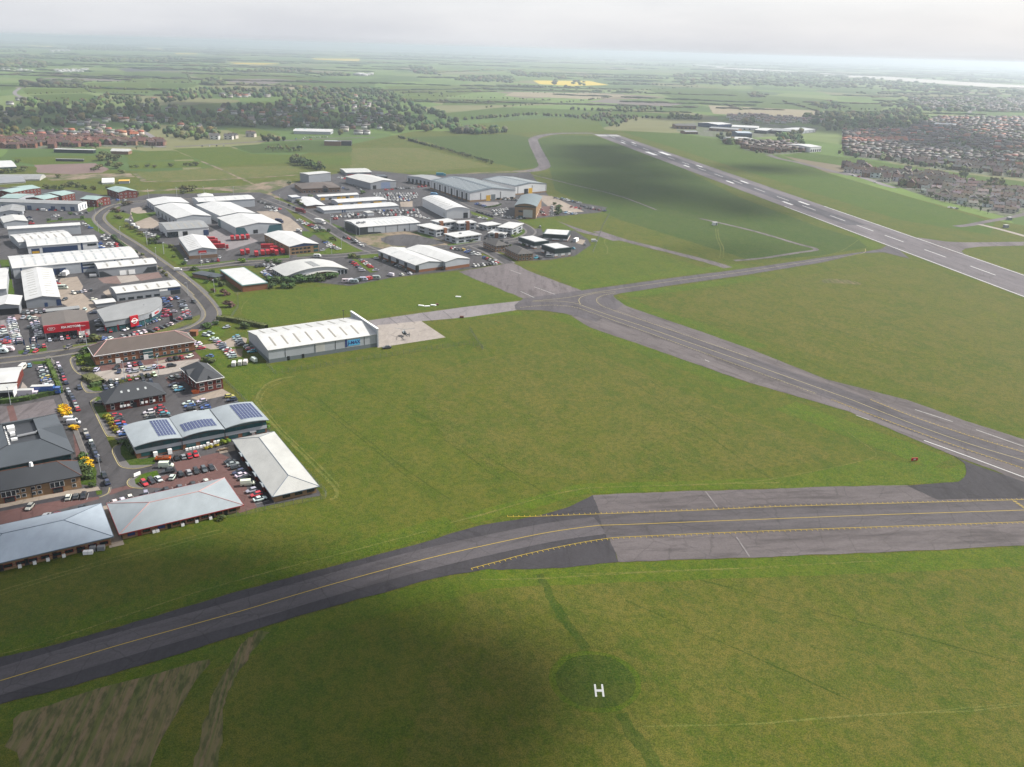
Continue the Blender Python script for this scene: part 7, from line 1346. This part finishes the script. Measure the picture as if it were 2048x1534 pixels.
RAPE = [PT(q) for q in ("J 540,325 1090,328 1090,360 540,360", "J 1380,282 1910,282 1910,328 1380,328", "I 275,150 550,150 550,180 275,180", "I 1500,180 1690,180 1690,208 1490,208", "Q 1060,288 1525,288 1525,332 1060,332")]
def spot(p):
    d = Vector((p.x, p.y, -CAMH)); f_ = Vector((0, cp, -sp)); up = Vector((0, sp, cp)); z_ = d.dot(f_); u = FPX*d.x/z_; v_ = -FPX*d.dot(up)/z_
    return PW/2+cr*u-sr*v_, PH/2+sr*u+cr*v_
HEDG = []
for k in range(210):     # hedgerows and copses right out over the plain
    D_ = 2300*(1.0155**k); x = rnd.uniform(-.62, .62)*D_; a = rnd.choice((rnd.gauss(.05, .06), rnd.gauss(.05, .06), rnd.gauss(-.25, .1), rnd.gauss(1.2, .25))); L_ = rnd.uniform(.08, .34)*D_*(1 if abs(a) < .8 else .8); c = rnd.choice(WOODG)
    m_ = max(4, int(L_/(.012*D_)))
    for i in range(m_):
        t = ((i+.5)/m_-.5)*L_; p = Vector((x+t*math.cos(a), D_+t*math.sin(a), 0))
        if rnd.random() > .12 and not any(inside(spot(p), q) for q in RAPE): HEDG.append((p, L_/m_*.75, rnd.uniform(.0006, .0016)*D_+rnd.uniform(1, 4), a, tuple(q*rnd.uniform(.75, 1.2) for q in c)))
    if k % 5 == 0:
        for i in range(26):
            p = Vector((x+rnd.gauss(0, .03)*D_, D_*1.01+rnd.gauss(0, .006)*D_, 0))
            if not any(inside(spot(p), q) for q in RAPE): TREES.append((p, rnd.uniform(.0012, .0024)*D_+4, rnd.choice(WOODG)))
# ---- houses
BRN = [(.105, .075, .062), (.125, .085, .070), (.090, .070, .062), (.115, .092, .080), (.080, .068, .064)]; REDR = [(.36, .13, .075), (.30, .12, .075)]; GRY = [(.12, .115, .115), (.15, .14, .135), (.20, .185, .175)]
WHT = [(.68, .66, .62), (.60, .55, .48), (.70, .69, .67)]; BRK = [(.22, .10, .065), (.26, .15, .10), (.18, .09, .07)]
def house(p, yaw, size, wc, rc, area): HOUSES.append((p, yaw, size, wc, rc, area))
def estate(s, ang, rowsp, sp_, walls, roofs, area, skip=.12, size=(1, 1, 1), curve=0.0, exc=()):
    poly = GP(s); P2 = [(p.x, p.y) for p in poly]; c = sum(poly, Vector())/len(poly); R_ = max((p-c).length for p in poly); ca, sa = math.cos(ang), math.sin(ang); j = -R_; k = 0
    while j < R_:
        i = -R_+rnd.uniform(0, sp_)
        while i < R_:
            w = j+curve*math.sin(i/90.0)*14; x, y = c.x+i*ca-w*sa, c.y+i*sa+w*ca
            if inside((x, y), P2) and not any(inside((x, y), e) for e in exc) and rnd.random() > skip:
                g = rnd.uniform(.85, 1.25); house(Vector((x, y, 0)), ang+rnd.choice((0, 0, 0, math.pi/2))+rnd.uniform(-.06, .06), (size[0]*g, size[1]*rnd.uniform(.9, 1.15), size[2]*rnd.uniform(.85, 1.15)), tuple(q*rnd.uniform(.9, 1.1) for q in rnd.choice(walls)), tuple(q*rnd.uniform(.85, 1.15) for q in rnd.choice(roofs)), area)
            i += sp_*rnd.uniform(.85, 1.25)
        j += rowsp*(0.55 if k % 2 else 1.0)*rnd.uniform(.92, 1.08); k += 1
estate("R 0,740 200,730 420,800 830,800 1210,880 1230,960 700,985 560,930 300,860 0,800", -.45, 24, 12, WHT+BRK, BRN, 'on the close nearest the runway', .1, (1.0, 1.0, 1.1), 1)
estate("R 1000,900 1400,900 1620,930 1980,1010 1980,1230 1750,1270 1450,1190 1050,1100 740,1000 1000,960", -.35, 22, 12, WHT, GRY+BRN, 'in the pale bungalow estate by the perimeter road', .15, (1.0, 1.0, .75), 1)
estate("W 740,370 1480,390 1500,480 1150,500 850,450", -.25, 20, 10, BRK, BRN, 'in the brick terraces at the airfield corner', .1, (1, .9, 1))
estate("R 0,480 600,480 1100,500 1500,600 1970,830 1970,860 1200,780 600,680 0,600", -.42, 26, 11, WHT[1:2]+BRK, BRN+GRY[:2], 'in the town streets behind the green strip', .3, (1, 1, 1), 1)
estate("R 0,350 700,330 1250,440 1150,500 0,480", -.3, 26, 11, WHT[:1]+BRK, BRN+GRY[:1]+REDR, 'in the red-roofed town streets', .3, (1, 1, 1), 1)
estate("R 0,440 700,450 700,490 0,480", -.3, 16, 11, WHT, REDR, 'in the red-roofed town streets', .1)
estate("W 650,70 900,55 1300,95 1800,130 1700,150 1200,160 700,130", -.1, 30, 14, WHT, [(.34, .25, .21), (.26, .20, .18)], 'at the new pale estate beyond the factories', .15)
estate("R 700,310 1000,200 1972,200 1972,820 1250,440", -.42, 30, 12, WHT[:1]+BRK, BRN+GRY[:2]+REDR[:1], 'in the distant town', .32, (1.05, 1.05, 1), 1)
estate("S 1350,400 2060,400 2060,480 1500,470", -.3, 45, 17, WHT+BRK, BRN+GRY, 'in the distant town', .3, (1.2, 1.2, 1), 1)
for p in scatter("R 0,330 1000,200 1972,200 1972,860 1200,780 0,620", 1150): TREES.append((p, rnd.uniform(4, 8.5), tuple(c*1.25 for c in rnd.choice(WOODG))))
for p in scatter("R 600,870 1400,900 1980,1000 1980,1200 1450,1170 740,1000", 60): TREES.append((p, rnd.uniform(3.5, 7), rnd.choice(WOODG)))
for p in scatter("R 560,930 720,900 760,960 580,975", 12)+scatter("R 1600,920 1740,900 1750,980 1500,990", 22)+scatter("R 1250,830 1330,830 1330,880 1250,880", 6): TREES.append((p, rnd.uniform(6, 10), rnd.choice(WOODG)))
estate("I 0,1130 480,1110 960,1110 1690,1150 1700,1200 900,1190 480,1215 0,1215", .06, 22, 12, BRK, [(.165, .085, .065), (.14, .08, .065), (.125, .08, .07)], 'in the brown-roofed village terrace behind the football field', .1)
estate("I 300,1060 1000,1040 1450,1050 1450,1110 300,1110", .1, 26, 16, WHT+BRK, BRN+GRY+REDR, 'in the village lanes behind the terraces', .25)
estate("I 700,900 1500,880 1700,960 1300,1030 700,1020", .2, 40, 26, WHT, GRY+BRN, 'among the village trees', .35, exc=())
estate("P 1100,470 1700,440 2040,430 2040,590 1300,540", .15, 60, 40, WHT, GRY+REDR, 'among the village trees', .5)
estate("Q 0,420 200,430 330,520 200,600 0,580", .3, 45, 26, WHT+BRK, GRY+BRN, 'among the village trees', .4)
for tl, s in (('P', '845,455 900,418 1140,392 1300,388 990,475 1020,478 1290,480 1370,495 1470,625 1260,640 1340,640 1560,395 1690,530 720,540 880,525 990,530 1160,575 1060,572 1450,390 1400,395 1350,398 620,392 110,415 60,440 30,500'), ('J', '190,680 480,680 640,680 720,690 760,670 960,690 1180,920 1060,880 480,840 610,865 790,960 1180,670 1650,670 1680,740 1840,690 400,1110 600,1110 780,1095 1740,1040 1880,1070 1960,1070 1940,1015 1500,830'), ('I', '1490,790 1750,830 1580,725 1740,710 1240,940 1290,945 1540,920 1730,940 1990,690 1090,680')):
    for q in s.split():
        x, y = map(float, q.split(',')); house(G(*T(tl, x, y)), rnd.uniform(-.4, .4), (rnd.uniform(1, 1.6), 1, rnd.uniform(.9, 1.2)), rnd.choice(WHT), rnd.choice(GRY+REDR), 'among the village trees')
for p in scatter("I 0,390 200,400 420,425 60,430", 20)+scatter("I 480,410 900,400 900,430 620,432", 60): house(p, rnd.uniform(-.3, .3), (1.4, .6, .55), (.72, .72, .70), (.66, .66, .64), 'on the distant caravan field')
for p in scatter("Q 1120,165 1700,180 1900,190 1700,190 1150,178", 60)+scatter("S 300,235 600,245 700,260 300,250", 20)+scatter("P 280,118 420,118 420,130 300,130", 16)+scatter("J 1840,450 2048,450 2048,470 1850,475", 12): house(p, rnd.uniform(-.3, .3), (3, 2, 1.2), (.66, .65, .63), (.55, .54, .53), 'in the farthest hazy settlement')
HW = MB().box(-4.6, -3.9, 0, 4.6, 3.9, 5.2).mesh('wall', 'house_paint'); HRF = MB().prism([(-4.4, 5.0), (4.4, 5.0), (0, 8.0)], -4.9, 4.9, 'x').mesh('roof', 'house_paint'); HG = MB().prism([(-3.9, 5.2), (3.9, 5.2), (0, 7.75)], -4.6, 4.6, 'x').mesh('gable', 'house_paint')
HCH = MB().box(-.5, -.35, 6.6, .5, .35, 8.9).mesh('chimney', 'brick_orange'); HWN = MB().box(-.95, -.06, 0, .95, .02, 1.25).mesh('window', 'glass')
HOUSES.sort(key=lambda q: dist(q[0]))
def rw(c): return 'red' if c[0] > .27 and c[2] < .1 else 'pale' if c[0] > .2 else 'grey' if c[0]-c[2] < .03 else 'brown'
ww_ = lambda c: 'white-walled' if c[0] > .5 else 'brick'
for p, yaw, sz, wc, rc, area in HOUSES[:300]:
    r = thing('house', '%s %s house with %s roof %s' % ('wide' if sz[0] > 1.12 else 'narrow' if sz[0] < .95 else 'square', ww_(wc), rw(rc), area), 'house', (p.x, p.y, .03), yaw, 'houses '+area)
    for nm, me, c in (('wall', HW, wc), ('gable', HG, wc), ('roof', HRF, rc), ('chimney', HCH, None)):
        o = link(nm, me, r, c); o.scale = sz
    for x, z in ((-2.6, .9), (2.4, .9), (-2.6, 3.4), (2.4, 3.4)): o = link('window', HWN, r); o.location = (x*sz[0], -3.9*sz[1], z*sz[2]); o.scale = sz
def tri(me): 
    me.calc_loop_triangles(); return np.array([v.co[:] for v in me.vertices]), np.array([t.vertices[:] for t in me.loop_triangles])
tW, tR = tri(HW), tri(HRF); its = []
for p, yaw, sz, wc, rc, area in HOUSES[300:]: its.append((*tW, sz, yaw, p, wc)); its.append((*tR, sz, yaw, p, rc))
tri_join('distant_houses', its, 'painted_each', 'mass of small distant town and village houses', 'houses')
TREES.sort(key=lambda q: dist(q[0])); near = [t for t in TREES if True][:300]
def tree_place(p):
    x, y = spot(p)
    if x > 1900: return 'in the gardens of the pale bungalow estate'
    if x > 1600: return 'among the houses of the close nearest the runway'
    if x > 1300: return 'between the factories and the brick terraces'
    if x > 760: return 'at the wood edge beside the airfield hedge'
    if y > 300: return 'in the thicket on the field beyond the grey cube store'
    if x > 500: return 'around the garden centre and village road'
    if x > 330: return 'by the village lane junction'
    return 'behind the brown-roofed village terrace'
for p, h, c in near:
    kd = 'tall' if h > 9 else 'small' if h < 6.5 else 'round'; cl_ = 'yellowish' if c[0] > .085 else 'dark green' if c[1] < .08 else 'green'
    tree(p, h, '%s %s leafy tree %s' % (kd, cl_, tree_place(p)), c, 'trees '+tree_place(p))
def leaf_each():
    m, t, b = nodes('leaf_each'); b.inputs['Roughness'].default_value = .85; b.inputs['Specular IOR Level'].default_value = .1
    a = t.nodes.new('ShaderNodeAttribute'); a.attribute_name = 'col'; g = t.nodes.new('ShaderNodeNewGeometry'); n = t.nodes.new('ShaderNodeTexNoise'); n.inputs['Scale'].default_value = .45; n.inputs['Detail'].default_value = 4; t.links.new(g.outputs['Position'], n.inputs['Vector'])
    r = t.nodes.new('ShaderNodeMapRange'); r.inputs[1].default_value = .3; r.inputs[2].default_value = .7; r.inputs[3].default_value = .32; r.inputs[4].default_value = .9; t.links.new(n.outputs[0], r.inputs[0])
    mx = t.nodes.new('ShaderNodeMix'); mx.data_type = 'RGBA'; mx.blend_type = 'MULTIPLY'; mx.inputs[0].default_value = 1; t.links.new(a.outputs['Color'], mx.inputs[6]); t.links.new(r.outputs[0], mx.inputs[7]); t.links.new(mx.outputs[2], b.inputs['Base Color'])
    bp = t.nodes.new('ShaderNodeBump'); bp.inputs['Strength'].default_value = 1; bp.inputs['Distance'].default_value = 1.2; t.links.new(n.outputs[0], bp.inputs['Height']); t.links.new(bp.outputs[0], b.inputs['Normal']); MATS['leaf_each'] = m
leaf_each(); its = [(*rnd.choice(ICO1), (l_, .0012*dist(p)+2, h_*.55), a_, (p.x, p.y, h_*.45), c) for p, l_, h_, a_, c in HEDG]
for p, h, c in TREES[300:]:
    D_ = dist(p); far = D_ > 3200; L = ICO1 if far else ICO; w = h*(.42 if D_ < 3000 else .8)
    its.append((*rnd.choice(L), (w, w*rnd.uniform(.8, 1.2), h*.5), rnd.uniform(0, 6), (p.x, p.y, h*.46), c))
    if not far:
        for k in range(2): a = rnd.uniform(0, 6.28); its.append((*rnd.choice(ICO1), (w*.6, w*.6, h*.3), a, (p.x+w*.6*math.cos(a), p.y+w*.6*math.sin(a), h*rnd.uniform(.35, .75)), tuple(q*rnd.uniform(.8, 1.3) for q in c)))
tri_join('distant_woodland', its, 'leaf_each', 'far woods, hedgerows and garden trees seen as one mass', 'woodland')
# factories at the edge of the town
for a, e, c, h_, wm_, rm_, lb_ in (((545, 168), (702, 160), (490, 138), 7, 'clad_blue', 'roof_white', 'blue-walled white-roofed factory at the town edge'), ((445, 205), (770, 226), (455, 190), 5, 'brick_brown', 'roof_grey', 'long low grey-roofed factory at the town edge'), ((700, 190), (1000, 205), (690, 168), 5, 'clad_white', 'roof_white', 'long white-roofed factory behind the blue one'),
        ((960, 226), (1100, 236), (1010, 200), 6, 'clad_dark', 'roof_white', 'white gabled factory shed with dark wall'), ((1150, 232), (1420, 248), (1140, 205), 6, 'clad_dark', 'roof_grey', 'dark grey-roofed factory shed'), ((1440, 246), (1655, 220), (1330, 208), 5, 'clad_lgrey', 'roof_white', 'broad pale-roofed works by the town trees'), ((770, 262), (935, 266), (790, 242), 8, 'clad_blue', 'roof_lightblue', 'blue boxy factory block'), ((790, 340), (975, 335), (770, 305), 5, 'clad_lgrey', 'roof_offwhite', 'pale low-roofed works beside the brick terraces'),
        ((1600, 425), (1724, 416), (1570, 378), 8, 'clad_white', 'roof_white', 'white hall beside the green strip'), ((65, 178), (300, 185), (60, 158), 6, 'brick_brown', 'roof_tilegrey', 'dark brick works at the end of the factories'), ((180, 250), (320, 250), (180, 238), 4, 'brick_brown', 'roof_grey', 'small grey-roofed works by the airfield hedge')):
    b = bld('factory', lb_, 'W', a, e, c, None, 'gx', 1.5, wm_, rm_, 'factory', h=h_); row(b, 'f', 5, .1, .9, .5, 3.5, h_*.5, 'door_dark', 'roller_door')
b = bld('school', 'long white-roofed school block beside the town road', 'R', (990, 262), (1225, 275), (975, 245), None, 'flat', 0, 'clad_lgrey', 'roof_white', 'school', h=7); row(b, 'f', 8, .08, .92, 3.8, 3, 1.6, 'glass')

# ================================================================ CLOUDS (overhead, out of view) and HAZE
mat('cloud', (.85, .86, .88), 1.0, .05, .01)
CI = [ico(70+i, 2, .18, .55) for i in range(5)]
def cloud(pts, rad, z):
    its = []
    for p in pts:
        q = p+sdir*((z)/sdir.z); r = rad*rnd.uniform(.55, 1.2); its.append((*rnd.choice(CI), (r, r, r*.8), rnd.uniform(0, 6), (q.x, q.y, z+rnd.uniform(-.3, .3)*rad), (1, 1, 1)))
    o = tri_join('cloud', its, 'cloud', None, None, 'structure')
CZ = 1400
CN_ = 560        # the low cloud whose edge shades the foreground
edge = GP("px -700,1060 -200,1090 0,1118 300,1140 560,1172 760,1230 890,1310 960,1410 990,1534"); rim = smooth_path(edge, 8)
cloud(scatter(edge+[Vector((-10, 60, 0)), Vector((-320, 60, 0))], 330), 24, CN_); cloud(scatter([Vector((-15, 90, 0)), Vector((-15, -200, 0)), Vector((-420, -200, 0)), Vector((-420, 200, 0)), Vector((-200, 150, 0))], 260), 34, CN_)  # second bank, unseen behind the camera, added to dim sky light on the foreground
cloud([p+Vector((rnd.uniform(-12, 6), rnd.uniform(-14, 4), 0)) for p in rim for _ in range(1)], 12, CN_)
for s, n, rad in (("px 1095,348 1120,292 1250,292 1350,330 1470,402 1570,430 1500,442 1380,428 1240,405 1130,376", 95, 27), ("px 1370,505 1420,493 1490,502 1480,518 1420,520", 8, 14),
                  ("px -100,238 150,208 420,205 650,218 800,235 860,255 760,262 560,258 250,256 -100,256", 130, 55), ("px 1340,238 1500,248 1700,275 1950,318 2060,345 2060,300 1850,250 1650,240 1450,232", 130, 55), ("px 1440,316 1560,332 1620,350 1480,340", 16, 24)):
    cloud(scatter(s, n), rad, CZ)
hz = MB().box(-45000, -45000, -1, 45000, 45000, 152).build('haze', 'white'); hz.data.materials.clear()
m = bpy.data.materials.new('haze_air'); m.use_nodes = True; t = m.node_tree; t.nodes.remove(t.nodes['Principled BSDF']); pv = t.nodes.new('ShaderNodeVolumePrincipled')
pv.inputs['Color'].default_value = (.58, .64, .72, 1); pv.inputs['Density'].default_value = 1.35e-4; pv.inputs['Anisotropy'].default_value = .45
t.links.new(pv.outputs[0], t.nodes['Material Output'].inputs['Volume']); hz.data.materials.append(m); hz['kind'] = 'stuff'; hz['label'] = 'pale spring haze lying over the plain'; hz['category'] = 'haze'
